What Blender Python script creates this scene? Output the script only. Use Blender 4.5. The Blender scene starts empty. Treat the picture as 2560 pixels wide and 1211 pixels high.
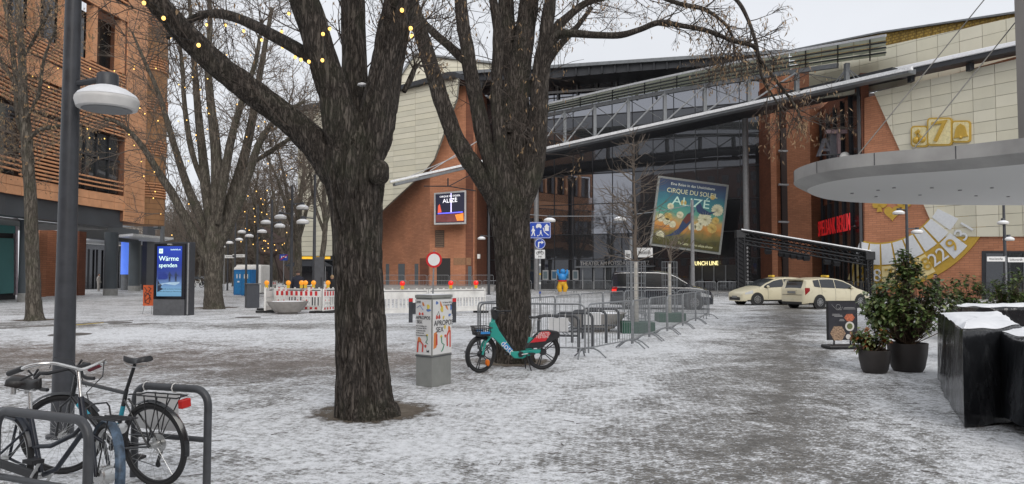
import bpy, math, random
import numpy as np
from mathutils import Vector as V, Matrix as M3
R = math.radians
sc = bpy.context.scene
col = sc.collection

# ------------------------------------------------------------------ camera
FPX, CX, CY, HOR, EYE = 1850.0, 1280.0, 605.5, 686.0, 1.72
PITCH = math.atan((HOR - CY) / FPX)
cam = bpy.data.cameras.new('camera')
cam.sensor_width = 36.0
cam.lens = 36.0 * FPX / 2560.0
cam.clip_start = 0.05
cam.clip_end = 3000
camo = bpy.data.objects.new('camera', cam)
col.objects.link(camo)
camo.location = (0, 0, EYE)
camo.rotation_euler = (math.pi / 2 + PITCH, 0, 0)
sc.camera = camo

# ------------------------------------------------------------------ world, sun, exposure
SUN_EL, SUN_AZ = 34, 165
w = bpy.data.worlds.new('World')
sc.world = w
w.use_nodes = True
nt = w.node_tree
bg = nt.nodes['Background']
sky = nt.nodes.new('ShaderNodeTexSky')
sky.sky_type = 'NISHITA'
sky.sun_disc = False
sky.sun_elevation = R(SUN_EL)
sky.sun_rotation = R(SUN_AZ)
sky.air_density = 1.0
sky.dust_density = 4.0
sky.ozone_density = 1.0
hsv = nt.nodes.new('ShaderNodeHueSaturation')
hsv.inputs['Saturation'].default_value = 0.35
mixs = nt.nodes.new('ShaderNodeMix')
mixs.data_type = 'RGBA'
mixs.inputs['Factor'].default_value = 0.9          # thick even cloud over the clear sky
mixs.inputs['B'].default_value = (7.42, 7.65, 8.1, 1)
nt.links.new(sky.outputs[0], hsv.inputs['Color'])
nt.links.new(hsv.outputs[0], mixs.inputs['A'])
wtc = nt.nodes.new('ShaderNodeTexCoord'); wn = nt.nodes.new('ShaderNodeTexNoise')
wn.inputs['Scale'].default_value = 2.2; wn.inputs['Detail'].default_value = 5.0
wmr = nt.nodes.new('ShaderNodeMapRange'); wmr.inputs['From Min'].default_value = 0.3; wmr.inputs['From Max'].default_value = 0.7
wmr.inputs['To Min'].default_value = 0.90; wmr.inputs['To Max'].default_value = 1.06
wmul = nt.nodes.new('ShaderNodeVectorMath'); wmul.operation = 'SCALE'
nt.links.new(wtc.outputs['Generated'], wn.inputs['Vector']); nt.links.new(wn.outputs['Fac'], wmr.inputs['Value'])
nt.links.new(mixs.outputs['Result'], wmul.inputs[0]); nt.links.new(wmr.outputs[0], wmul.inputs['Scale'])
nt.links.new(wmul.outputs[0], bg.inputs['Color'])
bg.inputs['Strength'].default_value = 0.093
sun = bpy.data.lights.new('sun', 'SUN')
sun.energy = 1.5
sun.angle = R(40)
sun.color = (1.0, 0.965, 0.92)
suno = bpy.data.objects.new('sun', sun)
col.objects.link(suno)
suno.rotation_euler = (R(90 - SUN_EL), 0, R(180 - SUN_AZ))
sc.view_settings.view_transform = 'Standard'
sc.view_settings.look = 'None'
sc.view_settings.exposure = 0.34
sc.view_settings.gamma = 1.0
sc.view_settings.use_curve_mapping = False
sc.render.engine = 'CYCLES'
sc.cycles.use_denoising = True
sc.cycles.max_bounces = 6
sc.cycles.diffuse_bounces = 3
sc.cycles.glossy_bounces = 3
sc.cycles.transmission_bounces = 3
sc.cycles.transparent_max_bounces = 6
sc.cycles.caustics_reflective = False
sc.cycles.caustics_refractive = False
random.seed(7)

# ------------------------------------------------------------------ pixels to places
C0 = V((0, 0, EYE))
def ray(px, py):
    a, b = (px - CX) / FPX, (CY - py) / FPX
    c, s = math.cos(PITCH), math.sin(PITCH)
    return V((a, c - b * s, s + b * c))
def onY(px, py, D):
    d = ray(px, py)
    return C0 + d * (D / d.y)
def onZ(px, py, z=0.0):
    d = ray(px, py)
    return C0 + d * ((z - EYE) / d.z)
def G(px, py):
    return onZ(px, py, 0.0)
def onP(px, py, pl):
    d = ray(px, py)
    p, n = pl
    return C0 + d * ((p - C0).dot(n) / d.dot(n))
def gxy(px, D):                       # ground point under pixel column px at distance D
    p = onY(px, HOR, D)
    return V((p.x, D, 0))
def wallpl(a, b):                     # vertical plane through two ground points, normal to the camera side
    t = (b - a).normalized()
    n = V((t.y, -t.x, 0))
    if n.dot(C0 - a) < 0: n = -n
    return (a, n)

# ------------------------------------------------------------------ mesh builder
MW = {}
def lerp(a, b, t): return a + (b - a) * t
class MB:
    def __init__(s): s.v = []; s.f = []; s.m = []
    def add(s, vs, fs, mi=0):
        o = len(s.v)
        s.v.extend([tuple(p) for p in vs])
        for f in fs:
            s.f.append(tuple(i + o for i in f)); s.m.append(mi)
        return s
    def box(s, c, size, rz=0, mi=0, rot=None):
        hx, hy, hz = size[0] / 2, size[1] / 2, size[2] / 2
        Rm = rot if rot is not None else M3.Rotation(rz, 3, 'Z')
        c = V(c)
        vs = [c + Rm @ V((x * hx, y * hy, z * hz)) for z in (-1, 1) for x, y in ((-1, -1), (1, -1), (1, 1), (-1, 1))]
        return s.add(vs, [(3, 2, 1, 0), (4, 5, 6, 7), (0, 1, 5, 4), (1, 2, 6, 5), (2, 3, 7, 6), (3, 0, 4, 7)], mi)
    def bar(s, a, b, wd, h, up=(0, 0, 1), mi=0):      # box from a to b, wd sideways, h along up
        a, b = V(a), V(b)
        t = (b - a).normalized(); up = V(up)
        r = t.cross(up)
        if r.length < 1e-6: r = t.cross(V((1, 0, 0)))
        r.normalize(); u = r.cross(t).normalized()
        vs = []
        for p in (a, b):
            for x, y in ((-1, -1), (1, -1), (1, 1), (-1, 1)):
                vs.append(p + r * (x * wd / 2) + u * (y * h / 2))
        return s.add(vs, [(3, 2, 1, 0), (4, 5, 6, 7), (0, 1, 5, 4), (1, 2, 6, 5), (2, 3, 7, 6), (3, 0, 4, 7)], mi)
    def tube(s, pts, rad, n=8, cap=True, mi=0, closed=False):
        pts = [V(p) for p in pts]
        k = len(pts)
        if not hasattr(rad, '__len__'): rad = [rad] * k
        o = len(s.v)
        prev = None
        for i, p in enumerate(pts):
            if closed: t = pts[(i + 1) % k] - pts[i - 1]
            else: t = pts[min(i + 1, k - 1)] - pts[max(i - 1, 0)]
            if t.length < 1e-9: t = V((0, 0, 1))
            t.normalize()
            if prev is None:
                a = V((0, 0, 1)) if abs(t.z) < 0.9 else V((1, 0, 0))
                r = t.cross(a).normalized()
            else:
                r = prev - t * prev.dot(t)
                if r.length < 1e-6: r = t.orthogonal()
                r.normalize()
            prev = r
            u = t.cross(r)
            for j in range(n):
                an = 2 * math.pi * j / n
                q = p + (r * math.cos(an) + u * math.sin(an)) * rad[i]
                s.v.append((q.x, q.y, q.z))
        for i in range(k if closed else k - 1):
            i2 = (i + 1) % k
            for j in range(n):
                j2 = (j + 1) % n
                s.f.append((o + i * n + j, o + i * n + j2, o + i2 * n + j2, o + i2 * n + j)); s.m.append(mi)
        if cap and not closed:
            s.f.append(tuple(o + j for j in range(n))[::-1]); s.m.append(mi)
            s.f.append(tuple(o + (k - 1) * n + j for j in range(n))); s.m.append(mi)
        return s
    def lathe(s, prof, n=24, c=(0, 0, 0), rot=None, mi=0):
        c = V(c); o = len(s.v); k = len(prof)
        for r, z in prof:
            for j in range(n):
                a = 2 * math.pi * j / n
                p = V((r * math.cos(a), r * math.sin(a), z))
                if rot is not None: p = rot @ p
                s.v.append(tuple(c + p))
        for i in range(k - 1):
            for j in range(n):
                j2 = (j + 1) % n
                s.f.append((o + i * n + j, o + i * n + j2, o + (i + 1) * n + j2, o + (i + 1) * n + j)); s.m.append(mi)
        if prof[0][0] > 1e-5: s.f.append(tuple(o + j for j in range(n))[::-1]); s.m.append(mi)
        if prof[-1][0] > 1e-5: s.f.append(tuple(o + (k - 1) * n + j for j in range(n))); s.m.append(mi)
        return s
    def prism(s, poly, vec, mi=0):
        poly = [V(p) for p in poly]; vec = V(vec); n = len(poly)
        nn = V((0, 0, 0))
        for i in range(n): nn += poly[i].cross(poly[(i + 1) % n])
        if nn.dot(vec) > 0: poly = poly[::-1]
        vs = poly + [p + vec for p in poly]
        fs = [tuple(range(n)), tuple(range(2 * n - 1, n - 1, -1))]
        fs += [(i, i + n, (i + 1) % n + n, (i + 1) % n) for i in range(n)]
        return s.add(vs, fs, mi)
    def grid(s, rows, mi=0, closed=False):           # rows of equal length
        o = len(s.v); k = len(rows); n = len(rows[0])
        for r in rows: s.v.extend([tuple(p) for p in r])
        for i in range(k - 1):
            for j in range(n if closed else n - 1):
                j2 = (j + 1) % n
                s.f.append((o + i * n + j, o + i * n + j2, o + (i + 1) * n + j2, o + (i + 1) * n + j)); s.m.append(mi)
        return s
    def sphere(s, c, r, n=10, mi=0, sq=(1, 1, 1)):
        prof = [(max(1e-6, math.sin(math.pi * i / n)), -math.cos(math.pi * i / n)) for i in range(n + 1)]
        c = V(c); o = len(s.v); m = n + 2
        for pr, z in prof:
            for j in range(m):
                a = 2 * math.pi * j / m
                s.v.append((c.x + r * sq[0] * pr * math.cos(a), c.y + r * sq[1] * pr * math.sin(a), c.z + r * sq[2] * z))
        for i in range(n):
            for j in range(m):
                j2 = (j + 1) % m
                s.f.append((o + i * m + j, o + i * m + j2, o + (i + 1) * m + j2, o + (i + 1) * m + j)); s.m.append(mi)
        return s
    def build(s, name, mat, parent=None, smooth=None, local=False, bevel=0, uv=True, kind=None, subsurf=0, recalc=False):
        vs = s.v
        if parent is not None and not local and parent in MW:
            inv = MW[parent].inverted()
            a = np.array(vs, dtype=np.float64).reshape(-1, 3)
            i4 = np.array(inv)
            vs = (a @ i4[:3, :3].T + i4[:3, 3]).tolist()
        me = bpy.data.meshes.new(name)
        me.from_pydata(vs, [], s.f)
        mats = mat if isinstance(mat, (list, tuple)) else [mat]
        for m in mats: me.materials.append(m)
        if len(mats) > 1: me.polygons.foreach_set('material_index', s.m)
        if recalc:
            import bmesh
            bm = bmesh.new(); bm.from_mesh(me)
            bmesh.ops.recalc_face_normals(bm, faces=bm.faces); bm.to_mesh(me); bm.free()
        if uv: boxuv(me)
        if smooth:
            me.shade_smooth()
            if smooth < 180: me.set_sharp_from_angle(angle=R(smooth))
        o = bpy.data.objects.new(name, me)
        col.objects.link(o)
        if parent is not None:
            o.parent = parent
            if parent in MW: MW[o] = MW[parent]
        else: MW[o] = M3.Identity(4)
        if bevel:
            b = o.modifiers.new('bevel', 'BEVEL'); b.width = bevel; b.segments = 2; b.limit_method = 'ANGLE'; b.angle_limit = R(40)
        if subsurf:
            b = o.modifiers.new('sub', 'SUBSURF'); b.levels = subsurf; b.render_levels = subsurf
        if kind: o['kind'] = kind
        return o
def boxuv(me):
    nl = len(me.loops); npoly = len(me.polygons)
    if not nl: return
    lay = me.uv_layers.new(name='UVMap')
    nor = np.empty(npoly * 3); me.polygons.foreach_get('normal', nor); nor = nor.reshape(-1, 3)
    tot = np.empty(npoly, dtype=np.int32); me.polygons.foreach_get('loop_total', tot)
    li = np.empty(nl, dtype=np.int32); me.loops.foreach_get('vertex_index', li)
    co = np.empty(len(me.vertices) * 3); me.vertices.foreach_get('co', co); co = co.reshape(-1, 3)
    N = np.repeat(nor, tot, axis=0); P = co[li]
    hz = np.hypot(N[:, 0], N[:, 1])
    flat = np.abs(N[:, 2]) > 0.75
    hz[hz < 1e-6] = 1
    u = (-N[:, 1] * P[:, 0] + N[:, 0] * P[:, 1]) / hz
    v = P[:, 2].copy()
    u[flat] = P[flat, 0]; v[flat] = P[flat, 1]
    lay.data.foreach_set('uv', np.stack([u, v], 1).astype(np.float32).ravel())

def tag(o, label=None, cat=None, group=None, kind=None):
    if label: o['label'] = label
    if cat: o['category'] = cat
    if group: o['group'] = group
    if kind: o['kind'] = kind
    return o
def thing(name, label, cat, loc=(0, 0, 0), rz=0, group=None, rot=None):
    o = bpy.data.objects.new(name, None)
    col.objects.link(o)
    o.empty_display_size = 0.1
    o.location = loc
    Rm = rot if rot is not None else M3.Rotation(rz, 3, 'Z')
    o.rotation_mode = 'XYZ'
    o.rotation_euler = Rm.to_euler()
    MW[o] = M3.Translation(V(loc)) @ Rm.to_4x4()
    return tag(o, label, cat, group)
KIDS = {}
def copy_tree(root, label=None, loc=None, rz=None):
    r = root.copy(); col.objects.link(r)
    if label: r['label'] = label
    if loc is not None: r.location = loc
    if rz is not None: r.rotation_euler = (0, 0, rz)
    MW[r] = M3.Translation(r.location) @ r.rotation_euler.to_matrix().to_4x4()
    def rec(src, dst):
        for ch in list(src.children):
            c = ch.copy(); col.objects.link(c); c.parent = dst
            rec(ch, c)
    rec(root, r)
    return r
FONT_CACHE = {}
def text_geo(body, size=1.0, ext=0.0, align='CENTER', spacing=1.0):
    cu = bpy.data.curves.new('lettering', 'FONT')
    cu.body = body; cu.size = size; cu.extrude = ext; cu.align_x = align; cu.align_y = 'CENTER'
    cu.space_character = spacing; cu.resolution_u = 3
    ob = bpy.data.objects.new('lettering', cu)
    me = ob.to_mesh()
    vs = [v.co.copy() for v in me.vertices]; fs = [tuple(p.vertices) for p in me.polygons]
    ob.to_mesh_clear()
    bpy.data.objects.remove(ob); bpy.data.curves.remove(cu)
    return vs, fs
def text_on(mb, body, size, O, X, Y, ext=0.005, align='CENTER', sx=1.0, spacing=1.0, mi=0):
    X = V(X).normalized(); Y = V(Y); Y = (Y - X * Y.dot(X)).normalized(); N = X.cross(Y)
    vs, fs = text_geo(body, size, ext, align, spacing)
    O = V(O)
    return mb.add([O + X * (p.x * sx) + Y * p.y + N * p.z for p in vs], fs, mi)
def clip_poly(poly, x0, x1, y0, y1):
    def cut(P, f, inter):
        out = []
        for i in range(len(P)):
            a, b = P[i - 1], P[i]
            if f(b):
                if not f(a): out.append(inter(a, b))
                out.append(b)
            elif f(a): out.append(inter(a, b))
        return out
    def ix(c): return lambda a, b: (c, a[1] + (b[1] - a[1]) * (c - a[0]) / (b[0] - a[0]))
    def iy(c): return lambda a, b: (a[0] + (b[0] - a[0]) * (c - a[1]) / (b[1] - a[1]), c)
    for f, g in ((lambda p: p[0] >= x0, ix(x0)), (lambda p: p[0] <= x1, ix(x1)), (lambda p: p[1] >= y0, iy(y0)), (lambda p: p[1] <= y1, iy(y1))):
        poly = cut(poly, f, g)
        if len(poly) < 3: return []
    return poly
def parea(P): return abs(sum(P[i - 1][0] * P[i][1] - P[i][0] * P[i - 1][1] for i in range(len(P)))) / 2

# ------------------------------------------------------------------ materials
def nodes(m):
    m.use_nodes = True
    t = m.node_tree
    return t, t.nodes['Principled BSDF']
def N(t, kind, **kw):
    n = t.nodes.new('ShaderNode' + kind)
    for k, v in kw.items():
        if k in n.inputs: n.inputs[k].default_value = v
        else: setattr(n, k, v)
    return n
def ramp(t, src, stops, interp='LINEAR'):
    r = t.nodes.new('ShaderNodeValToRGB')
    r.color_ramp.interpolation = interp
    e = r.color_ramp.elements
    while len(e) < len(stops): e.new(0.5)
    for i, (p, c) in enumerate(stops):
        e[i].position = p
        e[i].color = c if len(c) == 4 else (*c, 1)
    t.links.new(src, r.inputs[0])
    return r.outputs[0]
def mixc(t, fac, a, b, mode='MIX'):
    m = t.nodes.new('ShaderNodeMix'); m.data_type = 'RGBA'; m.blend_type = mode
    for k, v in (('Factor', fac), ('A', a), ('B', b)):
        if hasattr(v, 'is_output') or hasattr(v, 'links'): t.links.new(v, m.inputs[k] if k == 'Factor' else m.inputs[k])
        else: m.inputs[k].default_value = v if k == 'Factor' else ((*v, 1) if len(v) == 3 else v)
    return m.outputs['Result']
def math_(t, op, a, b=None, c=None, clamp=False):
    m = t.nodes.new('ShaderNodeMath'); m.operation = op; m.use_clamp = clamp
    for i, v in enumerate((a, b, c)):
        if v is None: continue
        if hasattr(v, 'links'): t.links.new(v, m.inputs[i])
        else: m.inputs[i].default_value = v
    return m.outputs[0]
MC = {}
def mat(name, c, rough=0.6, metal=0.0, var=0.18, scale=6.0, bump=0.0, bscale=40.0, emit=0.0, spec=0.5, coord='Object', dirt=0.0, coat=0.0):
    if name in MC: return MC[name]
    m = bpy.data.materials.new(name); MC[name] = m
    t, b = nodes(m)
    b.inputs['Roughness'].default_value = rough
    b.inputs['Metallic'].default_value = metal
    b.inputs['Specular IOR Level'].default_value = spec
    b.inputs['Coat Weight'].default_value = coat
    tc = N(t, 'TexCoord')
    out = None
    if var > 0:
        n = N(t, 'TexNoise', Scale=scale, Detail=4.0, Roughness=0.6)
        t.links.new(tc.outputs[coord], n.inputs['Vector'])
        lo = tuple(x * (1 - var) for x in c); hi = tuple(min(1, x * (1 + var)) for x in c)
        out = ramp(t, n.outputs['Fac'], [(0.3, lo), (0.7, hi)])
        if dirt > 0:
            n2 = N(t, 'TexNoise', Scale=scale * 0.35, Detail=6.0, Roughness=0.7)
            mp = N(t, 'Mapping'); mp.inputs['Scale'].default_value = (1, 1, 0.25)
            t.links.new(tc.outputs[coord], mp.inputs['Vector']); t.links.new(mp.outputs[0], n2.inputs['Vector'])
            f = ramp(t, n2.outputs['Fac'], [(0.5, (0, 0, 0)), (0.75, (dirt, dirt, dirt))])
            out = mixc(t, f, out, (0.05, 0.045, 0.04))
        t.links.new(out, b.inputs['Base Color'])
        rr = ramp(t, n.outputs['Fac'], [(0.3, (rough * 0.85,) * 3), (0.7, (min(1, rough * 1.15),) * 3)])
        t.links.new(rr, b.inputs['Roughness'])
    else:
        b.inputs['Base Color'].default_value = (*c, 1)
    if bump > 0:
        n3 = N(t, 'TexNoise', Scale=bscale, Detail=5.0, Roughness=0.65)
        t.links.new(tc.outputs[coord], n3.inputs['Vector'])
        bp = N(t, 'Bump', Strength=bump, Distance=0.02)
        t.links.new(n3.outputs['Fac'], bp.inputs['Height'])
        t.links.new(bp.outputs[0], b.inputs['Normal'])
    if emit > 0:
        b.inputs['Emission Color'].default_value = (*c, 1)
        b.inputs['Emission Strength'].default_value = emit
    return m
def brickmat(name, c1, c2, mortar, bw, bh, msize=0.012, rough=0.75, bump=0.5, off=0.5, big=0.25):
    if name in MC: return MC[name]
    m = bpy.data.materials.new(name); MC[name] = m
    t, b = nodes(m)
    tc = N(t, 'TexCoord')
    br = N(t, 'TexBrick')
    br.inputs['Scale'].default_value = 1.0
    br.inputs['Color1'].default_value = (*c1, 1); br.inputs['Color2'].default_value = (*c2, 1)
    br.inputs['Mortar'].default_value = (*mortar, 1)
    br.inputs['Mortar Size'].default_value = msize
    br.inputs['Brick Width'].default_value = bw; br.inputs['Row Height'].default_value = bh
    br.offset = off
    t.links.new(tc.outputs['UV'], br.inputs['Vector'])
    n = N(t, 'TexNoise', Scale=0.35, Detail=5.0, Roughness=0.6)
    t.links.new(tc.outputs['UV'], n.inputs['Vector'])
    f = ramp(t, n.outputs['Fac'], [(0.3, (1 - big,) * 3), (0.7, (1 + big * 0.4,) * 3)])
    c = mixc(t, 1.0, br.outputs['Color'], f, 'MULTIPLY')
    t.links.new(c, b.inputs['Base Color'])
    b.inputs['Roughness'].default_value = rough
    bp = N(t, 'Bump', Strength=bump, Distance=0.02)
    bp.invert = True
    t.links.new(br.outputs['Fac'], bp.inputs['Height'])
    t.links.new(bp.outputs[0], b.inputs['Normal'])
    return m
def glassmat(name, base, refl=0.4, tint=(0.9, 0.92, 1.0), rough=0.02):
    m = bpy.data.materials.new(name); MC[name] = m
    t, b = nodes(m)
    b.inputs['Base Color'].default_value = (*base, 1)
    b.inputs['Roughness'].default_value = 0.25
    g = N(t, 'BsdfGlossy'); g.inputs['Roughness'].default_value = rough; g.inputs['Color'].default_value = (*tint, 1)
    tc = N(t, 'TexCoord')
    n = N(t, 'TexNoise', Scale=0.35, Detail=2.0)
    t.links.new(tc.outputs['Object'], n.inputs['Vector'])
    bp = N(t, 'Bump', Strength=0.05, Distance=0.05)
    t.links.new(n.outputs['Fac'], bp.inputs['Height']); t.links.new(bp.outputs[0], g.inputs['Normal'])
    lw = N(t, 'LayerWeight', Blend=0.25)
    f = math_(t, 'MULTIPLY_ADD', math_(t, 'POWER', lw.outputs['Facing'], 4.0), 0.4, refl, clamp=True)
    mx = N(t, 'MixShader')
    t.links.new(f, mx.inputs[0]); t.links.new(b.outputs[0], mx.inputs[1]); t.links.new(g.outputs[0], mx.inputs[2])
    t.links.new(mx.outputs[0], t.nodes['Material Output'].inputs['Surface'])
    return m

SNOW = mat('snow', (0.81, 0.82, 0.84), 0.75, var=0.06, scale=9, bump=0.5, bscale=25)
DARK = mat('anthracite_paint', (0.045, 0.048, 0.055), 0.45, var=0.2, scale=8, dirt=0.15)
STEEL = mat('galvanised_steel', (0.27, 0.28, 0.29), 0.45, 0.6, var=0.2, scale=18)
GREYM = mat('grey_metal', (0.17, 0.18, 0.19), 0.5, 0.3, var=0.2, scale=3)
BLACK = mat('black_plastic', (0.018, 0.018, 0.02), 0.45, var=0.25, scale=12)
RUBBER = mat('rubber', (0.02, 0.02, 0.021), 0.8, var=0.2, scale=20)
CHROME = mat('chrome', (0.72, 0.71, 0.69), 0.18, 1.0, var=0.05)
CONCRETE = mat('concrete', (0.33, 0.31, 0.29), 0.85, var=0.2, scale=3, bump=0.3, bscale=30, dirt=0.3)
WHITEP = mat('white_plastic', (0.74, 0.73, 0.70), 0.5, var=0.08, scale=4, dirt=0.22)
REDP = mat('red_reflective', (0.55, 0.02, 0.025), 0.4, var=0.1)
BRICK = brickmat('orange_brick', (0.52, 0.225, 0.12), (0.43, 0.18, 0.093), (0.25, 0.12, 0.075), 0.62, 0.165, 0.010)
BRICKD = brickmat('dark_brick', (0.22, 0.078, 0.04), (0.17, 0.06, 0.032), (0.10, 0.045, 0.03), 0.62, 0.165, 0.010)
TERRA = mat('terracotta', (0.62, 0.31, 0.16), 0.7, var=0.16, scale=1.2, bump=0.15, bscale=20, dirt=0.10)
TERRAD = mat('terracotta_slat', (0.62, 0.30, 0.15), 0.7, var=0.14, scale=1.5)
CREAM = mat('cream_panel', (0.60, 0.57, 0.45), 0.55, var=0.07, scale=0.35, dirt=0.12)
GOLD = mat('gold_paint', (0.50, 0.32, 0.05), 0.45, 0.15, var=0.1, scale=4)
GLASS = glassmat('tinted_glass', (0.012, 0.013, 0.016), 0.28)
GLASSD = glassmat('dark_glass', (0.010, 0.011, 0.013), 0.07)
GLASSC = glassmat('clear_window', (0.022, 0.026, 0.027), 0.07)
DSTEEL = mat('dark_steel', (0.035, 0.037, 0.042), 0.5, 0.2, var=0.2, scale=2)
# ------------------------------------------------------------------ ground
def ground_mat():
    m = bpy.data.materials.new('snowy_paving'); t, b = nodes(m)
    tc = N(t, 'TexCoord'); P = tc.outputs['Object']
    sep = N(t, 'SeparateXYZ'); t.links.new(P, sep.inputs[0])
    X, Y = sep.outputs[0], sep.outputs[1]
    def noise(scale, det=4.0, rough=0.6, dist=0.0, vec=None):
        n = N(t, 'TexNoise', Scale=scale, Detail=det, Roughness=rough, Distortion=dist)
        t.links.new(vec or P, n.inputs['Vector']); return n.outputs['Fac']
    big, mid, fin, vf = noise(0.16, 3, 0.55, 0.6), noise(1.3, 4, 0.6, 0.8), noise(9.5, 5, 0.7), noise(38.0, 3, 0.7)
    wob = math_(t, 'MULTIPLY_ADD', noise(0.35, 3), 2.4, -1.2)
    # setts: small stones laid in rows
    mp = N(t, 'Mapping'); mp.inputs['Rotation'].default_value = (0, 0, R(38)); t.links.new(P, mp.inputs[0])
    wv = N(t, 'VectorMath', operation='ADD')
    nv = N(t, 'TexNoise', Scale=5.0, Detail=3.0); t.links.new(P, nv.inputs['Vector'])
    sv = N(t, 'VectorMath', operation='SCALE'); sv.inputs['Scale'].default_value = 0.10
    t.links.new(nv.outputs['Color'], sv.inputs[0]); t.links.new(mp.outputs[0], wv.inputs[0]); t.links.new(sv.outputs[0], wv.inputs[1])
    br = N(t, 'TexBrick'); br.inputs['Scale'].default_value = 1
    br.inputs['Brick Width'].default_value = 0.085; br.inputs['Row Height'].default_value = 0.072
    br.inputs['Mortar Size'].default_value = 0.011; br.inputs['Mortar Smooth'].default_value = 0.6
    br.inputs['Color1'].default_value = (0.8, 0.8, 0.8, 1); br.inputs['Color2'].default_value = (1.2, 1.2, 1.2, 1); br.inputs['Mortar'].default_value = (0.6, 0.6, 0.6, 1)
    t.links.new(wv.outputs[0], br.inputs['Vector'])
    # trodden lanes
    def lane(x0, y0, x1, y1, wdt, amp):
        dx, dy = x1 - x0, y1 - y0; L = math.hypot(dx, dy); nx, ny = dy / L, -dx / L
        d = math_(t, 'ADD', math_(t, 'MULTIPLY', X, nx), math_(t, 'MULTIPLY_ADD', Y, ny, -(x0 * nx + y0 * ny)))
        d = math_(t, 'ADD', d, wob)
        q = math_(t, 'DIVIDE', d, wdt)
        g = math_(t, 'EXPONENT', math_(t, 'MULTIPLY', math_(t, 'MULTIPLY', q, q), -1.0))
        return math_(t, 'MULTIPLY', g, amp)
    far = math_(t, 'MULTIPLY_ADD', Y, 0.022, -0.42, clamp=True)          # driven-on square further off
    far = math_(t, 'MULTIPLY', far, 0.085)
    l1 = lane(1.4, 6.2, 11.5, 31.0, 1.4, 0.125)
    l2 = lane(-14, 16.0, -1.5, 14.0, 3.2, 0.165)
    l3 = lane(-25, 26, -6, 24.5, 1.3, 0.11)
    left = math_(t, 'MULTIPLY_ADD', X, -0.3, 0.35, clamp=True)
    l2 = math_(t, 'MULTIPLY', l2, left); l3 = math_(t, 'MULTIPLY', l3, left)
    l4 = lane(3.2, 7.0, 5.0, 12.0, 0.8, 0.06)
    tyre = [lane(-6 + o, 30, 16 + o, 37 + o * .3, .13, .10) for o in (0, 4.5)] + [lane(-3, 33.2 + o, 22, 34.6 + o, .13, .09) for o in (0, 1.6)] + [lane(2.6 + o, 7, 10.2 + o, 27, .12, .05) for o in (0, 1.5)]
    cov = math_(t, 'ADD', math_(t, 'MULTIPLY', fin, 0.55), math_(t, 'MULTIPLY', mid, 0.38))
    cov = math_(t, 'ADD', cov, math_(t, 'MULTIPLY', big, 0.22))
    cov = math_(t, 'ADD', cov, math_(t, 'MULTIPLY', vf, 0.16))
    for l in [l1, l2, l3, l4, far] + tyre: cov = math_(t, 'SUBTRACT', cov, l)
    cov = math_(t, 'ADD', cov, math_(t, 'MULTIPLY', br.outputs['Fac'], 0.075))
    snow = ramp(t, cov, [(0.53, (0, 0, 0)), (0.60, (0.55, 0.55, 0.55)), (0.68, (1, 1, 1))])
    # stone colour: grey setts, a pinkish paved strip on the left
    pink = math_(t, 'MULTIPLY', lane(-14, 17.5, -1.5, 15.5, 4.2, 1.0), left)
    stone = mixc(t, pink, (0.185, 0.176, 0.163), (0.215, 0.178, 0.155))
    stone = mixc(t, 1.0, stone, br.outputs['Color'], 'MULTIPLY')
    dirt = ramp(t, mid, [(0.35, (0.78, 0.77, 0.75)), (0.7, (1.15, 1.13, 1.1))])
    stone = mixc(t, 1.0, stone, dirt, 'MULTIPLY')
    slush = ramp(t, fin, [(0.3, (0.56, 0.57, 0.58)), (0.65, (0.81, 0.82, 0.84))])
    c = mixc(t, snow, stone, slush)
    t.links.new(c, b.inputs['Base Color'])
    rr = ramp(t, snow, [(0, (0.55,) * 3), (1, (0.8,) * 3)])
    t.links.new(rr, b.inputs['Roughness'])
    b.inputs['Specular IOR Level'].default_value = 0.35
    h = math_(t, 'ADD', math_(t, 'MULTIPLY', snow, 0.7), math_(t, 'MULTIPLY', math_(t, 'SUBTRACT', 1.0, br.outputs['Fac']), 0.35))
    h = math_(t, 'ADD', h, math_(t, 'MULTIPLY', vf, 0.4))
    bp = N(t, 'Bump', Strength=0.75, Distance=0.02)
    t.links.new(h, bp.inputs['Height']); t.links.new(bp.outputs[0], b.inputs['Normal'])
    return m
GM = ground_mat()
def grid_sheet(x0, x1, y0, y1, z, nx, ny, f=None):
    mb = MB()
    rows = [[(lerp(x0, x1, i / nx), lerp(y0, y1, j / ny), z + (f(lerp(x0, x1, i / nx), lerp(y0, y1, j / ny)) if f else 0)) for i in range(nx + 1)] for j in range(ny + 1)]
    return mb.grid(rows)
g = grid_sheet(-900, 900, -300, 1500, 0, 6, 6).build('ground', GM, kind='structure')
# raised terrace before the theatre
ter = MB()
tp = [gxy(930, 84), gxy(955, 72), gxy(1235, 72), gxy(1245, 90)]
ter.prism([V((p.x, p.y, -0.02)) for p in tp], (0, 0, 0.50)).build('terrace', mat('terrace_stone', (0.3, 0.29, 0.28), 0.8, var=0.2, scale=2), kind='structure')

# ------------------------------------------------------------------ theatre
TH = thing('theatre_building', 'large theatre with dark glass front, orange brick wings and slanting steel canopy', 'building', gxy(1400, 84))
pa, pb = gxy(1205, 88), gxy(1912, 76)
PLG = wallpl(pa, pb)
nG = PLG[1]; tG = (pb - pa).normalized(); LG = (pb - pa).length
def wall(name, a, b, z0, z1, m, parent, thick=0.8, pl_out=0.0):
    pl = wallpl(a, b); n = pl[1]
    o = n * pl_out
    return MB().prism([a + o + V((0, 0, z0)), b + o + V((0, 0, z0)), b + o + V((0, 0, z1)), a + o + V((0, 0, z1))], -n * thick).build(name, m, parent)
def poly_on(pl, pts, off=0.0): return [onP(x, y, pl) + pl[1] * off for x, y in pts]
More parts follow.
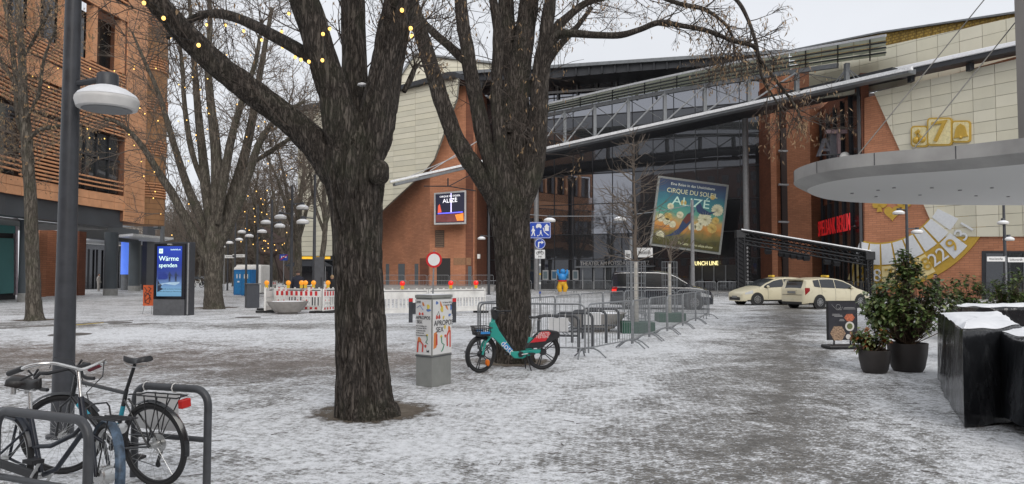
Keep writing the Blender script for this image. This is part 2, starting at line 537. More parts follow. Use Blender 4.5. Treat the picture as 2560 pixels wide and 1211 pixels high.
# glass wall: each pane and mullion
cols, rows_z = 14, [0.0, 3.4, 6.2, 9.6, 13.0, 16.4, 19.6, 22.0, 24.6]
back = MB().prism([pa - nG * 0.5, pb - nG * 0.5, pb - nG * 0.5 + V((0, 0, 24.5)), pa - nG * 0.5 + V((0, 0, 24.5))], -nG * 1.0).build('back_wall', mat('dark_interior', (0.012, 0.012, 0.014), 0.9, var=0.3, scale=0.3), TH)
for i in range(cols):
    for j in range(len(rows_z) - 1):
        s0, s1 = LG * i / cols + 0.04, LG * (i + 1) / cols - 0.04
        z0, z1 = rows_z[j] + 0.04, rows_z[j + 1] - 0.04
        jit = [random.uniform(-0.004, 0.004) for _ in range(4)]
        q = [pa + tG * s0 + V((0, 0, z0)) + nG * jit[0], pa + tG * s1 + V((0, 0, z0)) + nG * jit[1], pa + tG * s1 + V((0, 0, z1)) + nG * jit[2], pa + tG * s0 + V((0, 0, z1)) + nG * jit[3]]
        MB().prism(q, -nG * 0.06).build('glass_pane', GLASS if (j in (2, 3) and 2 <= i <= 7) or j >= 6 else GLASSD, TH, uv=False)
for i in range(cols + 1):
    p = pa + tG * (LG * i / cols)
    MB().bar(p + V((0, 0, 0.0)) + nG * 0.02, p + V((0, 0, 24.6)) + nG * 0.02, 0.07, 0.14, up=nG).build('mullion', DSTEEL, TH, uv=False)
for z in rows_z[1:]:
    MB().bar(pa + V((0, 0, z)) + nG * 0.025, pb + V((0, 0, z)) + nG * 0.025, 0.16, 0.09).build('transom', DSTEEL, TH, uv=False)
# roof slab over the glass hall
PLR = (PLG[0] + nG * 4, nG)
mb = MB().prism(poly_on(PLR, [(1128, 184), (1250, 176), (1600, 152), (1968, 128), (1972, 146), (1835, 158), (1375, 196), (1240, 200), (1135, 200)]), -nG * 14)
mb.build('roof', DSTEEL, TH)
for k in range(26):
    x = lerp(1150, 1960, k / 25); y = lerp(183, 128, k / 25) - 3
    p = onP(x, y, PLR) + nG * 0.1
    MB().bar(p, p + V((0, 0, -1.25)), 0.12, 0.3, up=nG).build('roof_fin', DSTEEL, TH, uv=False)
MB().bar(onP(1128, 186, PLR) + nG * 0.35, onP(1968, 131, PLR) + nG * 0.35, 0.25, 0.35).build('gutter', GREYM, TH)
# clerestory frames behind the canopy
for k in range(9):
    p = onP(lerp(1250, 1640, k / 8), lerp(205, 180, k / 8), PLG) + nG * 0.3
    MB().bar(p, p + V((0, 0, -3.0)), 0.18, 0.2, up=nG).build('clerestory_post', GREYM, TH, uv=False)
MB().bar(onP(1215, 246, PLG) + nG * 0.35, onP(1660, 214, PLG) + nG * 0.35, 0.2, 0.25).build('clerestory_rail', mat('pale_steel', (0.42, 0.43, 0.44), 0.5, 0.3), TH)
# brick wing left of the glass
a1, a2, a3, a4 = gxy(925, 93), gxy(1074, 82), gxy(1186, 81), gxy(1222, 89)
wall('brick_wall', a1, a2, 0, 23.0, BRICK, TH, 1.0)
wall('brick_wall', a2 + (a3 - a2) * 0.001, a3, 0, 22.6, BRICK, TH, 1.0, 0.004)
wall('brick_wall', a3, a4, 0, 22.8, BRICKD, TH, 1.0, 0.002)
PB = wallpl(a2, a3); PA = wallpl(a1, a2)
def inset(name, pts, pl, m, parent, out=0.03, thick=0.12):
    return MB().prism(poly_on(pl, pts, out), -pl[1] * thick).build(name, m, parent)
DOORM = mat('grey_door', (0.10, 0.115, 0.125), 0.5, var=0.1)
for x0, x1 in ((965, 973), (996, 1012), (1037, 1046)):
    inset('door', [(x0, 660), (x1, 660), (x1, 716), (x0, 716)], PA, DOORM, TH)
inset('recess', [(1050, 646), (1072, 646), (1072, 716), (1050, 716)], PA, BRICKD, TH)
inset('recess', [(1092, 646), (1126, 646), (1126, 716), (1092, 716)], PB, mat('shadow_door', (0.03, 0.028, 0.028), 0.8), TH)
inset('door', [(1170, 666), (1179, 666), (1179, 716), (1170, 716)], PB, DOORM, TH)
inset('window', [(1088, 576), (1111, 576), (1111, 619), (1088, 619)], PB, mat('louvre_brown', (0.10, 0.065, 0.045), 0.6), TH)
for k in range(9):
    y = 579 + k * 4.6
    inset('louvre', [(1090, y), (1109, y), (1109, y + 1.8), (1090, y + 1.8)], PB, mat('louvre_bronze', (0.2, 0.13, 0.09), 0.6), TH, 0.06, 0.05)
inset('vent_panel', [(1134, 645), (1178, 645), (1178, 663), (1134, 663)], PB, mat('vent_tan', (0.28, 0.15, 0.08), 0.7), TH)
inset('wall_camera', [(1195, 636), (1201, 636), (1201, 647), (1195, 647)], PB, WHITEP, TH, 0.3, 0.3)
# cream shell in front of the brick: panels one by one
c1, c2 = gxy(1146, 78), gxy(742, 93.5)
PLC = wallpl(c1, c2); tC = (c1 - c2).normalized(); nC = PLC[1]
def panels(parent, pl, org, tt, outl, pw, ph, gap, off, thick, m, stag=0.0, name='cladding_panel'):
    P2 = []
    for x, y in outl:
        q = onP(x, y, pl) - org
        P2.append((q.dot(tt), q.z))
    n = pl[1]
    def to3(p, o): return org + tt * p[0] + V((0, 0, p[1] - 0)) + n * o
    MB().prism([V((*(org + tt * p[0]).to_2d(), p[1])) + n * (off - 0.03) for p in P2], -n * 0.25).build('backing', mat('joint_grey', (0.20, 0.19, 0.16), 0.9), parent)
    x0, x1 = min(p[0] for p in P2), max(p[0] for p in P2); y0, y1 = min(p[1] for p in P2), max(p[1] for p in P2)
    j = 0; cnt = 0
    yy = y0
    while yy < y1:
        xx = x0 - (pw * stag * (j % 2))
        while xx < x1:
            q = clip_poly(P2, xx + gap, xx + pw - gap, yy + gap, yy + ph - gap)
            if len(q) >= 3 and parea(q) > 0.02:
                o = random.uniform(-0.012, 0.012)
                MB().prism([V((*(org + tt * p[0]).to_2d(), p[1])) + n * (off + 0.02 + o) for p in q], -n * thick).build(name, m[cnt % len(m)], parent, uv=False)
                cnt += 1
            xx += pw
        yy += ph; j += 1
    return cnt
CR = [CREAM, mat('cream_panel_b', (0.575, 0.55, 0.44), 0.5, var=0.07, scale=0.3, dirt=0.15), mat('cream_panel_c', (0.62, 0.59, 0.475), 0.5, var=0.06, scale=0.4)]
panels(TH, PLC, V((c2.x, c2.y, 0)), tC, [(745, 282), (980, 234), (1085, 207), (1145, 196), (1141, 248), (1112, 325), (1084, 400), (1060, 430), (955, 527), (835, 640), (745, 640)], 3.4, 0.62, 0.018, 0.0, 0.08, CR)
MB().prism(poly_on(PLC, [(745, 270), (980, 224), (1085, 195), (1128, 183), (1145, 183), (1145, 196), (1085, 207), (980, 234), (745, 281)], 0.6), -nC * 4).build('roof_edge', DSTEEL, TH)
# dark shop front below the cream shell
inset('shop_front', [(745, 644), (838, 644), (838, 716), (745, 716)], PLC, GLASSD, TH, -0.5, 1.0)
inset('shop_fascia', [(745, 640), (840, 640), (840, 652), (745, 652)], PLC, DSTEEL, TH, -0.1, 0.6)
# rear block with pitched outline
PLB = (V((0, 104, 0)), V((0, -1, 0)))
panels(TH, PLB, V((-20, 104, 0)), V((1, 0, 0)), [(985, 216), (1037, 138), (1250, 163), (1250, 205), (985, 226)], 3.0, 1.1, 0.03, 0.0, 0.08, CR)
mb = MB()
for (x0, y0), (x1, y1) in (((983, 217), (1037, 135)), ((1037, 135), (1252, 160))):
    mb.bar(onY(x0, y0, 103.8), onY(x1, y1, 103.8), 0.5, 0.28)
mb.build('roof_edge', GREYM, TH)
# canopy truss across the front: D runs with px
def cD(x): return lerp(80.0, 51.5, (x - 1230) / (2290 - 1230))
def cP(x, y, dd=0.0): return onY(x, y, cD(x) + dd)
low = lambda x: 400 - (x - 1240) * 230 / 1050
PALE = mat('pale_steel', (0.42, 0.43, 0.44), 0.5, 0.3)
xs = [1240 + 1040 * k / 16 for k in range(17)]
mb = MB(); mw = MB()
for u, v_ in zip(xs[:-1], xs[1:]):
    mb.bar(cP(u, low(u) + 6), cP(v_, low(v_) + 6), 0.9, 0.35)
    mw.bar(cP(u, low(u) - 1.5, -0.5), cP(v_, low(v_) - 1.5, -0.5), 0.25, 0.25)
mb.build('lower_beam', GREYM, TH); mw.build('beam_flashing', mat('white_flashing', (0.72, 0.73, 0.74), 0.4), TH)
mb = MB()
for u, v_ in zip(xs[:-1], xs[1:]):
    mb.bar(cP(u, low(u) + 13, 3.0), cP(v_, low(v_) + 13, 3.0), 5.0, 0.3)
mb.build('soffit', DSTEEL, TH)
up = lambda x: 268 + (x - 1340) * (90 - 268) / (2215 - 1340) - 9 * math.sin(math.pi * (x - 1340) / 875)
up2 = lambda x: up(x) + lerp(20, 52, (x - 1340) / 875)
ux = [1330 + 885 * k / 22 for k in range(23)]
PANC = mat('canopy_panel', (0.62, 0.63, 0.55), 0.5, var=0.1, scale=0.6)
t, b = nodes(PANC); tl = N(t, 'BsdfTranslucent', Color=(0.55, 0.57, 0.5, 1)); mx = N(t, 'MixShader'); mx.inputs[0].default_value = 0.45
t.links.new(b.outputs[0], mx.inputs[1]); t.links.new(tl.outputs[0], mx.inputs[2]); t.links.new(mx.outputs[0], t.nodes['Material Output'].inputs['Surface'])
for k in range(22):
    u, v_ = ux[k], ux[k + 1]
    for j in range(4):
        f0, f1 = j / 4 + 0.02, (j + 1) / 4 - 0.05
        q = []
        for x, f in ((u + 0.6, f0), (v_ - 0.6, f0), (v_ - 0.6, f1), (u + 0.6, f1)):
            q.append(lerp(cP(x, up(x), -1.6), cP(x, min(up2(x), 1e9), 3.2), f))
        MB().prism(q, (0, 0, 0.06)).build('canopy_panel', PANC, TH, uv=False)
mb = MB()
for u, v_ in zip(ux[:-1], ux[1:]):
    mb.bar(cP(u, up(u) - 1, -1.65), cP(v_, up(v_) - 1, -1.65), 0.12, 0.18)
mb.build('canopy_edge', PALE, TH)
mb = MB()
for j in range(1, 4):
    for u, v_ in zip(ux[:-1], ux[1:]):
        f = j / 4
        mb.bar(lerp(cP(u, up(u), -1.6), cP(u, up2(u), 3.2), f) - V((0, 0, .05)), lerp(cP(v_, up(v_), -1.6), cP(v_, up2(v_), 3.2), f) - V((0, 0, .05)), 0.12, 0.11)
mb.build('canopy_purlin', DSTEEL, TH)
for u in ux[1:-1:2]: MB().bar(cP(u, up(u), -1.5) - V((0, 0, .12)), cP(u, up2(u), 3.1) - V((0, 0, .12)), 0.1, 0.14).build('canopy_rib', DSTEEL, TH, uv=False)
mb = MB()
for u, v_ in zip(ux[:-1], ux[1:]):
    if v_ < 2130: mb.bar(cP(u, up2(u) + 6), cP(v_, up2(v_) + 6), 0.3, 0.35)
mb.build('upper_beam', GREYM, TH)
posts = [1345, 1412, 1487, 1571, 1662, 1762, 1872, 1992, 2117]
for x in posts:
    MB().bar(cP(x, up2(x) + 4), cP(x, low(x)), 0.42, 0.3, up=(1, 0, 0)).build('canopy_post', GREYM, TH, uv=False)
for x0, x1 in zip(posts[:-1], posts[1:]):
    if x0 < 1980:
        MB().tube([cP(x0 + 3, low(x0) - 4, -0.3), cP(x1 - 3, up2(x1) + 10, -0.3)], 0.075, 6).build('diagonal_brace', PALE, TH, uv=False)
    MB().tube([cP(x0 + 3, up2(x0) + 8, 0.3), cP(x1 - 3, low(x1) - 6, 0.3)], 0.035, 5).build('tie_rod', STEEL, TH, uv=False)
for x in (2117,):
    for d in (-32, -22, 22, 34):
        MB().tube([cP(x, up2(x) + 14), cP(x + d, low(x + d) - 4)], 0.04, 5).build('tie_rod', STEEL, TH, uv=False)
# left arm of the canopy
MB().bar(onY(985, 462, 75), onY(1240, 402, 79.5), 0.9, 0.30).build('lower_beam', GREYM, TH)
MB().bar(onY(975, 455, 74.6), onY(1245, 394, 79.0), 0.4, 0.22).build('beam_flashing', mat('white_flashing', (0, 0, 0)), TH)
MB().tube([onY(1060, 466, 76), onY(1122, 466, 77.5), onY(1190, 478, 79)], 0.06, 5).tube([onY(1120, 446, 77.5), onY(1120, 466, 77.5)], 0.08, 5).tube([onY(1122, 466, 77.5), onY(1190, 430, 79)], 0.05, 5).build('bracing', DSTEEL, TH)
for (q0, q1) in (((1075, 428), (1215, 340)), ((1000, 452), (1140, 392))):
    MB().tube([onY(*q0, 77), onY(*q1, 80)], 0.05, 5).build('tie_rod', PALE, TH, uv=False)
# columns
for x, y0, d in ((1868, 288, 68.5), (1341, 415, 79)):
    p = gxy(x, d); zt = onY(x, y0, d).z
    MB().lathe([(0.27, 0), (0.27, zt)], 16, p).build('column', mat('column_grey', (0.20, 0.20, 0.205), 0.5, 0.2), TH, smooth=40)
# brick pillars on the right of the glass
q0, q1, q2, q3, q4 = gxy(1902, 75.5), gxy(1931, 72), gxy(1945, 71.6), gxy(1972, 71.2), gxy(2031, 69)
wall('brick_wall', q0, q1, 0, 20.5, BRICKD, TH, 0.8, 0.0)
wall('brick_wall', q1, q2, 0, 21.0, BRICK, TH, 0.8, 0.003)
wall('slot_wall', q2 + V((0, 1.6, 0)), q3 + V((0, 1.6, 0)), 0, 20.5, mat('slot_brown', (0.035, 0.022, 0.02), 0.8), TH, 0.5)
wall('brick_wall', q3, q4, 0, 21.5, BRICK, TH, 3.0, 0.005)
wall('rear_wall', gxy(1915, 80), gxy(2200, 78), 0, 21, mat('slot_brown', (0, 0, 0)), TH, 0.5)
wall('brick_wall', gxy(1905, 75), gxy(2031, 72), 16.5, 22, BRICK, TH, 0.8, 0.0)
for y in (378, 462, 555, 633):
    MB().bar(onY(1946, y, 71.5), onY(1972, y + 1, 71.3), 0.5, 0.16).build('slot_ledge', PALE, TH)
# entrance band
for k in range(6):
    x = lerp(1470, 1610, k / 5)
    inset('door', [(x - 11, 668), (x + 11, 668), (x + 11, 722), (x - 11, 722)], PLG, GLASSC, TH, 0.12, 0.05)
    inset('door_frame', [(x - 13, 666), (x - 11.4, 666), (x - 11.4, 723), (x - 13, 723)], PLG, PALE, TH, 0.16, 0.08)
mb = MB()
p0 = onP(1456, 660, PLG) + nG * 0.35; p1 = onP(1622, 658, PLG) + nG * 0.35
text_on(mb, 'THEATER AM POTSDAMER PLATZ', 0.62, (p0 + p1) / 2, p1 - p0, (0, 0, 1), 0.03, sx=(p1 - p0).length / 9.0)
mb.build('lettering', mat('letter_grey', (0.35, 0.34, 0.33), 0.5), TH)
inset('entrance_canopy', [(1440, 666), (1640, 664), (1640, 668), (1440, 670)], PLG, GREYM, TH, 0.6, 0.6)
for k, x in enumerate((1365, 1387, 1418, 1440)):
    inset('poster_frame', [(x - 7, 676), (x + 7, 676), (x + 7, 700), (x - 7, 700)], PLG, PALE, TH, 0.2, 0.1)
    inset('poster_sheet', [(x - 5, 679), (x + 5, 679), (x + 5, 697), (x - 5, 697)], PLG, mat('poster_blue%d' % k, ((0.12, 0.16, 0.18), (0.05, 0.12, 0.2), (0.03, 0.12, 0.22), (0.1, 0.14, 0.16))[k], 0.4), TH, 0.23, 0.05)
inset('sign_box', [(1725, 664), (1850, 662), (1850, 700), (1725, 700)], PLG, mat('shop_interior', (0.03, 0.03, 0.03), 0.6, var=0.5, scale=0.8), TH, 0.9, 0.8)
for k in range(5):
    x = 1728 + k * 29
    inset('shop_mullion', [(x, 664), (x + 3, 664), (x + 3, 720), (x, 720)], PLG, GREYM, TH, 1.0, 0.2)
p0 = onP(1735, 660, PLG) + nG * 1.2; p1 = onP(1799, 659, PLG) + nG * 1.2
mb = MB(); text_on(mb, 'PUNCH LINE', 0.62, (p0 + p1) / 2, p1 - p0, (0, 0, 1), 0.05, sx=(p1 - p0).length / 3.55)
mb.build('lit_lettering', mat('yellow_light', (1.0, 0.88, 0.42), 0.5, var=0, emit=1.1), TH)

# ------------------------------------------------------------------ casino building
CB = thing('casino_building', 'orange brick casino with cream panels, gold signs and red lettering', 'building', gxy(2350, 54))
k1, k2 = gxy(2161, 57.5), gxy(2620, 47.5)
PK = wallpl(k1, k2); nK = PK[1]; tK = (k2 - k1).normalized()
MB().prism(poly_on(PK, [(2161, 760), (2161, 246), (2620, 120), (2620, 760)]), -nK * 1.5).build('brick_wall', BRICK, CB)
panels(CB, PK, V((k1.x, k1.y, 0)), tK, [(2187, 232), (2600, 136), (2600, 592), (2346, 592), (2251, 375)], 1.4, 0.80, 0.014, 0.12, 0.08, CR, name='cladding_panel')
PK2 = (PK[0] - nK * 1.2, nK)
panels(CB, PK2, V((k1.x, k1.y, 0)) - nK * 1.2, tK, [(2025, 152), (2110, 139), (2620, 26), (2620, 150), (2110, 240), (2025, 250)], 1.5, 0.86, 0.014, 0.1, 0.08, CR)
PK3 = (PK[0] - nK * 4.0, nK)
perf = brickmat('gold_mesh', (0.46, 0.31, 0.07), (0.40, 0.26, 0.05), (0.24, 0.15, 0.03), 0.35, 0.22, 0.05, bump=0.8)
MB().prism(poly_on(PK3, [(1972, 130), (1990, 122), (2200, 84), (2620, 22), (2620, 36), (2140, 143), (2000, 170)]), -nK * 5).build('gold_screen', perf, CB)
MB().bar(onP(1972, 129, PK3) + nK * 0.1, onP(2200, 83, PK3) + nK * 0.1, 0.3, 0.14).bar(onP(2200, 83, PK3) + nK * 0.1, onP(2620, 21, PK3) + nK * 0.1, 0.3, 0.14).build('roof_edge', GREYM, CB)
for k in range(30):
    x = 2010 + k * 20; f = k / 29
    p = onP(x, lerp(122, 24, f), PK3) + nK * 0.04
    MB().bar(p, p + V((0, 0, -lerp(1.1, 0.5, f))), 0.04, 0.05, up=nK).build('screen_joint', mat('gold_dark', (0.2, 0.13, 0.03), 0.6), CB, uv=False)
PKL = (PK2[0] + nK * 1.7, nK)
MB().bar(onP(2250, 188, PKL), onP(2620, 108, PKL), 1.3, 0.42).build('ledge', DSTEEL, CB)
MB().bar(onP(2250, 178, PKL) + nK * .1, onP(2620, 98, PKL) + nK * .1, 1.35, 0.30).build('ledge_snow', SNOW, CB, bevel=0.05)
for x in (2286, 2433):
    p = onP(x, 190 - (x - 2286) * 0.2, PK) + nK * 0.5
    MB().box(p - V((0, 0, .3)), (0.28, 0.5, 0.5)).build('bracket', DSTEEL, CB)
# side wall with the red sign
s0, s1 = gxy(2034, 74), k1
PS = wallpl(s0, s1); nS = PS[1]
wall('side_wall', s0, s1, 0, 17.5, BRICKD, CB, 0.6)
tS = (s1 - s0).normalized(); LS = (s1 - s0).length
for i in range(5):
    for j in range(6):
        if i < 1 and j > 2: continue
        a = s0 + tS * (LS * (0.28 + 0.144 * i) + 0.06); b = s0 + tS * (LS * (0.28 + 0.144 * (i + 1)) - 0.06)
        z0, z1 = 0.1 + 2.7 * j, 2.7 * (j + 1)
        MB().prism([a + V((0, 0, z0)) + nS * .12, b + V((0, 0, z0)) + nS * .12, b + V((0, 0, z1)) + nS * .12, a + V((0, 0, z1)) + nS * .12], -nS * .08).build('glass_pane', GLASSD, CB, uv=False)
mb = MB()
for i in range(6):
    a = s0 + tS * (LS * (0.28 + 0.144 * i)); mb.bar(a + nS * .2, a + nS * .2 + V((0, 0, 16.4)), 0.1, 0.2, up=nS)
mb.build('glazing_frame', DSTEEL, CB)
p0, p1 = onP(2070, 570, PS) + nS * 0.9, onP(2157, 563, PS) + nS * 0.9
p1.z = p0.z = (p0.z + p1.z) / 2
mb = MB()
text_on(mb, 'SPIELBANK BERLIN', 2.0, (p0 + p1) / 2, p1 - p0, (0, 0, 1), 0.02, sx=(p1 - p0).length / 18.2, spacing=1.08)
mb.build('red_lettering', mat('red_sign', (0.70, 0.015, 0.02), 0.4, var=0.05, emit=0.15), CB)
MB().bar(p0 - nS * 0.3 - V((0, 0, .3)), p1 - nS * .3 - V((0, 0, .3)), 0.1, 0.1).build('sign_rail', DSTEEL, CB)
for k in range(7):
    a = s0 + V((3.5 + k * 0.35, -1.5 - k * 0.4, 15.5))
    MB().bar(a + V((0, 0, 1.5)), a + V((random.uniform(-3, 3), -2.5, -3.0 + random.uniform(-2, 2))), 0.25, 0.25).build('roof_strut', DSTEEL, CB, uv=False)
# small grey letter sign standing in the recess
AS = thing('letter_sign', 'grey standing letter sign with pink edges above round canopy', 'sign', onY(2070, 400, 60))
mb = MB(); o_ = onY(2062, 372, 60)
text_on(mb, 'A', 2.2, o_, (1, 0.25, 0), (0, 0, 1), 0.15); mb.build('letter', mat('sign_grey', (0.09, 0.09, 0.105), 0.5), AS)
MB().box(onY(2084, 372, 60.4), (0.7, 0.3, 2.5)).build('letter', mat('sign_grey', (0, 0, 0)), AS)
MB().box(onY(2096, 368, 60.2), (0.22, 0.35, 2.9)).box(onY(2090, 330, 60.2), (1.7, 0.35, 0.3)).build('letter_edge', mat('sign_pink', (0.30, 0.21, 0.22), 0.5), AS)
MB().bar(onY(2048, 404, 59.8), onY(2128, 402, 59.8), 0.1, 0.1).bar(onY(2048, 388, 59.8), onY(2128, 386, 59.8), 0.1, 0.1).bar(onY(2060, 404, 59.8), onY(2060, 424, 59.8), .15, .15).build('support_frame', DSTEEL, AS)
MB().sphere(onY(2112, 393, 59.5), 0.42, 8).sphere(onY(2126, 397, 59.5), 0.3, 8).build('flood_lamp', WHITEP, AS, smooth=60)
# entrance window at the right
inset('window_frame', [(2455, 628), (2600, 628), (2600, 752), (2455, 752)], PK, DSTEEL, CB, 0.05, 0.1)
for k in range(3):
    inset('window_pane', [(2467 + k * 46, 634), (2510 + k * 46, 634), (2510 + k * 46, 750), (2467 + k * 46, 750)], PK, GLASSC, CB, 0.09, 0.05)
# gold card suits and roulette ring on the brick
def kxy(cx, cy): return onP(cx, cy, PK)
SCK = (kxy(2300, 560) - kxy(2299, 560)).length      # metres per pixel along the wall
RC = kxy(2200, 450); SP = 57.0 / FPX * 1.0
def rk(r, a, off): return RC + tK * (r * math.cos(R(a)) * 0.0301) - V((0, 0, r * math.sin(R(a)) * 0.0301)) + nK * off
def ringseg(r0, r1, a0, a1, off, th, n=4):
    pts = [rk(r0, lerp(a0, a1, i / n), off) for i in range(n + 1)] + [rk(r1, lerp(a1, a0, i / n), off) for i in range(n + 1)]
    return MB().prism(pts, -nK * th)
RW = MB()
for i in range(12):
    m_ = ringseg(160, 277, 27 + i * 6.6, 27 + (i + 1) * 6.6, 0.10, 0.09, 3); RW.add(m_.v, m_.f)
RW.build('roulette_ring', GOLD, CB)
CW = mat('pale_cell', (0.62, 0.64, 0.66), 0.5, var=0.06); CY_ = mat('lit_cell', (0.72, 0.60, 0.30), 0.5, var=0.05)
for i in range(8):
    a = 30 + i * 10
    ringseg(164, 216, a + 0.8, a + 9.2, 0.16, 0.05).build('roulette_cell', CW, CB)
nums = ['31', '9', '22', '18', '29', '7', '28', '12']
for i in range(8):
    a = 30 + i * 10
    white = (i % 2 == 1)
    if white or i > 3:
        ringseg(220, 268, a + 0.6, a + 9.4, 0.16, 0.05).build('roulette_cell', CW if i < 3 else (CY_ if white else GOLD), CB)
    am = a + 5
    ex = (tK * math.cos(R(am)) - V((0, 0, math.sin(R(am)))))
    ey = (tK * math.sin(R(am)) + V((0, 0, math.cos(R(am)))))
    mb = MB(); text_on(mb, nums[i], 1.35, rk(244, am, 0.2), ey, ex * -1, 0.02)
    mb.build('number', GOLD if white else CW, CB)
def suit(cx, cy, s, kind):
    mb = MB()
    def d(x, y): return kxy(cx, cy) + tK * (x * s) + V((0, 0, y * s)) + nK * 0.1
    if kind == 'heart':
        pts = []
        for i in range(24):
            a = 2 * math.pi * i / 24
            pts.append(d(16 * math.sin(a) ** 3 / 16, (13 * math.cos(a) - 5 * math.cos(2 * a) - 2 * math.cos(3 * a) - math.cos(4 * a)) / 16))
        mb.prism(pts, -nK * 0.08)
    else:
        for ox, oy in (((-.5, 0), (.5, 0), (0, .75)) if kind == 'club' else ((-.45, -.05), (.45, -.05), (0, .35))):
            mb.prism([d(ox + .5 * math.cos(2 * math.pi * i / 14), oy + .5 * math.sin(2 * math.pi * i / 14)) for i in range(14)], -nK * (0.08 + 0.004 * ox + .003 * oy))
        mb.prism([d(-.12, 0), d(.12, 0), d(.4, -1.0), d(-.4, -1.0)], -nK * 0.075)
    mb.build('card_suit', GOLD, CB)
suit(2232, 532, 0.62, 'heart'); suit(2200, 512, 0.55, 'club'); suit(2262, 508, 0.55, 'spade')
# slot-machine sign: three rounded gold plates
def plate(x0, x1, y0, y1, off, m, rr=8, th=0.1):
    pts = []
    for cx_, cy_, a0 in ((x1 - rr, y0 + rr, -90), (x1 - rr, y1 - rr, 0), (x0 + rr, y1 - rr, 90), (x0 + rr, y0 + rr, 180)):
        for i in range(5):
            a = R(a0 + i * 22.5)
            sl = -0.16 * (cx_ - x0) / 45 * 8 * 0.35
            pts.append(kxy(cx_ + rr * math.cos(a), cy_ + rr * math.sin(a) + sl) + nK * off)
    return MB().prism(pts, -nK * th)
PALEG = mat('pale_gold', (0.66, 0.58, 0.32), 0.5)
for (x0, x1, y0, y1) in ((2281, 2326, 316, 369), (2383, 2431, 303, 358), (2323, 2386, 296, 366)):
    hi = 0.32 if x0 == 2323 else 0.26
    plate(x0, x1, y0, y1, hi, GOLD, 9, 0.16).build('slot_plate', GOLD, CB)
    plate(x0 + 4, x1 - 4, y0 + 4, y1 - 4, hi + 0.03, PALEG, 6, 0.05).build('slot_face', PALEG, CB)
mb = MB(); text_on(mb, '7', 2.1, kxy(2354, 333) + nK * 0.40, tK, (0, 0, 1), 0.06, sx=1.15); mb.build('slot_symbol', GOLD, CB)
bp = [(-.62, -.5), (-.5, -.3), (-.42, .2), (-.3, .5), (-.1, .62), (0, .72), (.1, .62), (.3, .5), (.42, .2), (.5, -.3), (.62, -.5)]
MB().prism([kxy(2407, 331) + tK * x * .8 + V((0, 0, y * .8)) + nK * 0.36 for x, y in bp], -nK * .07).sphere(kxy(2407, 345) + nK * .33, 0.13, 6).build('slot_symbol', GOLD, CB)
mb = MB()
for cx_, cy_ in ((2296, 352), (2311, 350)): mb.sphere(kxy(cx_, cy_) + nK * 0.3, 0.26, 8)
mb.tube([kxy(2297, 346) + nK * .35, kxy(2300, 330) + nK * .35, kxy(2308, 344) + nK * .35], 0.05, 5).bar(kxy(2294, 335) + nK * .34, kxy(2304, 328) + nK * .34, .2, .1, up=nK)
mb.build('slot_symbol', GOLD, CB, smooth=50)

# ------------------------------------------------------------------ terracotta building on the left
TB = thing('terracotta_building', 'terracotta clad arcade building with louvres, dark columns and shop fronts', 'building', gxy(150, 50))
FN = [(-420, 29.0), (-200, 34.0), (0, 42.0), (150, 47.6), (230, 51.0), (312, 54.5)]
FX = [gxy(x, d) for x, d in FN]
FL = [0]
for a, b in zip(FX[:-1], FX[1:]): FL.append(FL[-1] + (b - a).length)
def fpos(s):
    for i in range(len(FL) - 1):
        if s <= FL[i + 1] or i == len(FL) - 2:
            t = (s - FL[i]) / (FL[i + 1] - FL[i]); p = FX[i].lerp(FX[i + 1], t)
            tt = (FX[i + 1] - FX[i]).normalized(); n = V((tt.y, -tt.x, 0))
            if n.x < 0: n = -n
            return p, tt, n
def s_of(px):
    lo, hi = 0, FL[-1]
    for _ in range(40):
        m = (lo + hi) / 2; p = fpos(m)[0]
        x = CX + FPX * p.x / p.y
        if x < px: lo = m
        else: hi = m
    return lo
def strip(s0, s1, z0, z1, out, depth, n=None):
    n = n or max(1, int((s1 - s0) / 2.2))
    mb = MB(); rows = []
    for i in range(n + 1):
        p, t, nn = fpos(lerp(s0, s1, i / n))
        a, b = p + nn * out, p + nn * (out - depth)
        rows.append([a + V((0, 0, z0)), a + V((0, 0, z1)), b + V((0, 0, z1)), b + V((0, 0, z0))])
    mb.grid(rows, closed=True)
    mb.f.append((3, 2, 1, 0)); mb.m.append(0); k = len(mb.v); mb.f.append((k - 4, k - 3, k - 2, k - 1)); mb.m.append(0)
    return mb
S0, SE = s_of(-150), FL[-1]
strip(S0, SE, 5.15, 6.37, -0.25, 1.2).build('arcade_beam', mat('arcade_grey', (0.055, 0.062, 0.07), 0.5, var=0.15, scale=0.6), TB)
strip(S0, SE, 5.0, 5.14, -1.5, 8.0).build('arcade_ceiling', mat('arcade_ceiling', (0.25, 0.25, 0.25), 0.8), TB)
for z0, z1 in ((6.37, 7.46), (13.75, 15.0), (20.4, 21.6), (26.5, 27.8)):      # fascia tiles
    nt_ = int((SE - S0) / 1.35)
    strip(S0, SE, z0 + .01, z1 - .01, -0.12, 0.4).build('fascia_backing', mat('tile_joint', (0.16, 0.07, 0.04), 0.9), TB)
    for r_ in range(2):
        zz0, zz1 = lerp(z0, z1, r_ / 2) + 0.012, lerp(z0, z1, (r_ + 1) / 2) - 0.012
        for i in range(nt_):
            a, b = lerp(S0, SE, i / nt_) + 0.012, lerp(S0, SE, (i + 1) / nt_) - 0.012
            strip(a, b, zz0, zz1, random.uniform(-.008, .008), 0.1, 1).build('terracotta_tile', TERRA, TB, uv=False)
WA, WB_, WC, WD = s_of(40), s_of(184), s_of(301), S0
def slats(sa, sb, z0, z1, pitch, out=0.12, th=0.11):
    k = int((z1 - z0) / pitch)
    for i in range(k):
        z = z0 + i * pitch
        strip(sa, sb, z, z + th, out + random.uniform(-.01, .01), 0.12).build('louvre_slat', TERRAD, TB, uv=False)
VOID = mat('louvre_void', (0.05, 0.03, 0.022), 0.9, var=0.3, scale=0.5)
